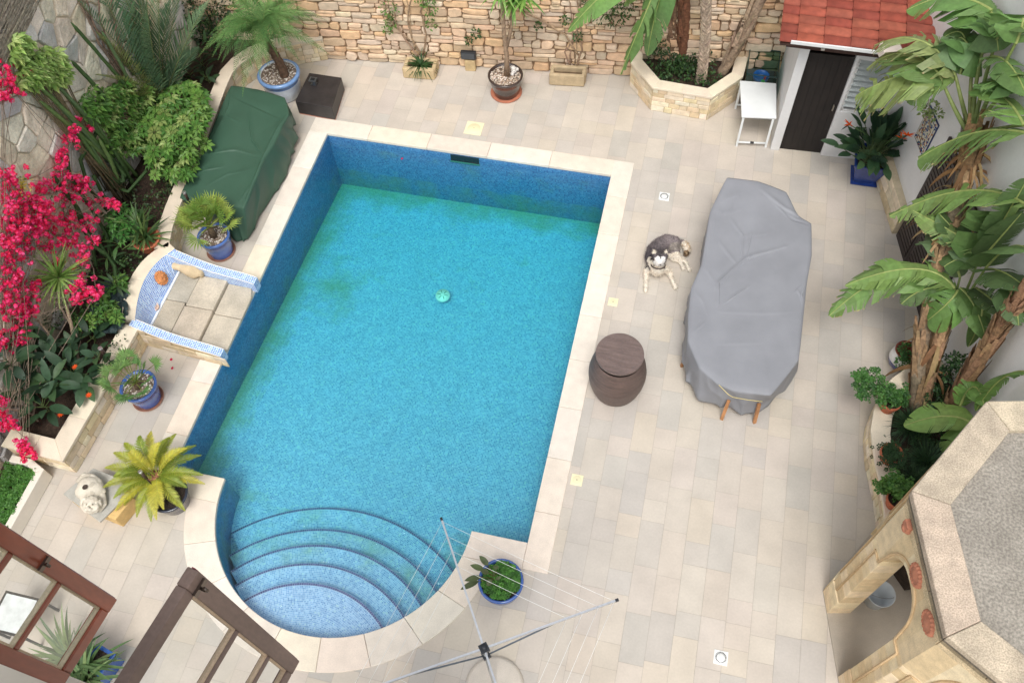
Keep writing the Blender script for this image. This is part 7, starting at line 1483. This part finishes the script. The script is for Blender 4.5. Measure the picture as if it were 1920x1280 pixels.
# ---- blue bowl with herbs by the airer
c = V((4.78, -.63, 0)); t_ = thing('potted_herb', 'wide blue bowl of green herbs and reddish canna leaves beside the rotary airer', 'potted plant', tuple(c)); potpart(t_, c, [(0, .005), (.18, .005), (.20, .02), (.25, .16), (.27, .30), (.28, .33), (.27, .35), (.245, .35), (.24, .29), (0, .29)], M_GLAZE, C(62, 94, 160)); m = MB(C(52, 40, 34)); m.lathe([(0, .295), (.24, .295)], c, 24); m.build('soil', M_SOIL, t_); m = MB(); rng = random.Random(9)
for i in range(330): a = rng.random()*6.28; q = .23*math.sqrt(rng.random()); whorl(m, c+V((q*math.cos(a), q*math.sin(a), .33+.07*rng.random())), (rng.uniform(-.6, .6), rng.uniform(-.6, .6), 1), .035*rng.uniform(.7, 1.2), 6, rng.choice([C(96, 154, 66), C(80, 134, 56), C(66, 112, 50)]), rng, .6, .2)
for k, (x, y, z) in enumerate(((888, 1060, .62), (878, 1085, .60), (903, 1045, .62), (870, 1100, .5), (925, 1075, .5), (905, 1070, .6), (935, 1085, .5), (915, 1095, .48), (930, 1060, .5))):
    e = gp(x, y, z); b_ = c+V((-.06, .02, .32)); mid = b_.lerp(e, .55)+V((0, 0, .08)); m.tube([b_, mid], [.005, .004], 5, C(110, 100, 60), cap=False); blade(m, mid, e-mid, (e-mid).length*1.3, .075, .3, vary(C(84, 96, 60), .15), rng, 6, BROAD)
m.build('foliage', M_LEAF, t_)
# ---- window box plant, bottom left
c = gp(168, 1258, .36); c.z = 0; t_ = thing('potted_strap_plant', 'long strap leaved plant in a rectangular blue pot at the bottom left', 'potted plant', tuple(c)); m = MB(C(44, 90, 168)); an = R(-14)
m.box(c+V((0, 0, .16)), (.24, .55, .32), an); m.box(c+V((0, 0, .335)), (.28, .59, .03), an); m.build('pot', M_GLAZE, t_, bevel=.012); m = MB(C(50, 40, 34)); m.box(c+V((0, 0, .353)), (.20, .50, .006), an); m.build('soil', M_SOIL, t_); m = MB(); rng = random.Random(10)
for cc in (c+V((-.05, .05, .34)), c+V((-.22, .02, .34)), c+V((.0, -.1, .34)), c+V((-.32, .1, .3))):
    for i in range(26): a = i*2.399; e = rng.uniform(.2, 1.35); blade(m, cc, (math.cos(a)*math.cos(e), math.sin(a)*math.cos(e), math.sin(e)), rng.uniform(.4, .75), .05, .8, vary(rng.choice([C(92, 120, 76), C(120, 142, 92), C(78, 104, 66)]), .1), rng, 6)
m.build('leaves', M_LEAF, t_)
p = gp(25, 1150, .5); t_ = thing('glass_side_table', 'small dark framed glass table seen through the mahogany sash', 'table', (p.x, p.y, 0)); m = MB(C(40, 48, 52))
for (dx, dy) in ((-.22, -.22), (.22, -.22), (.22, .22), (-.22, .22)): m.box((p.x+dx, p.y+dy, .24), (.03, .03, .48))
for s_ in (-1, 1): m.box((p.x, p.y+.22*s_, .49), (.47, .03, .025)); m.box((p.x+.22*s_, p.y, .49), (.03, .41, .025))
m.build('frame', M_METAL, t_); m = MB(C(220, 226, 226)); m.box((p.x, p.y, .5), (.41, .41, .008)); m.build('table_top', M_GLAZE, t_)
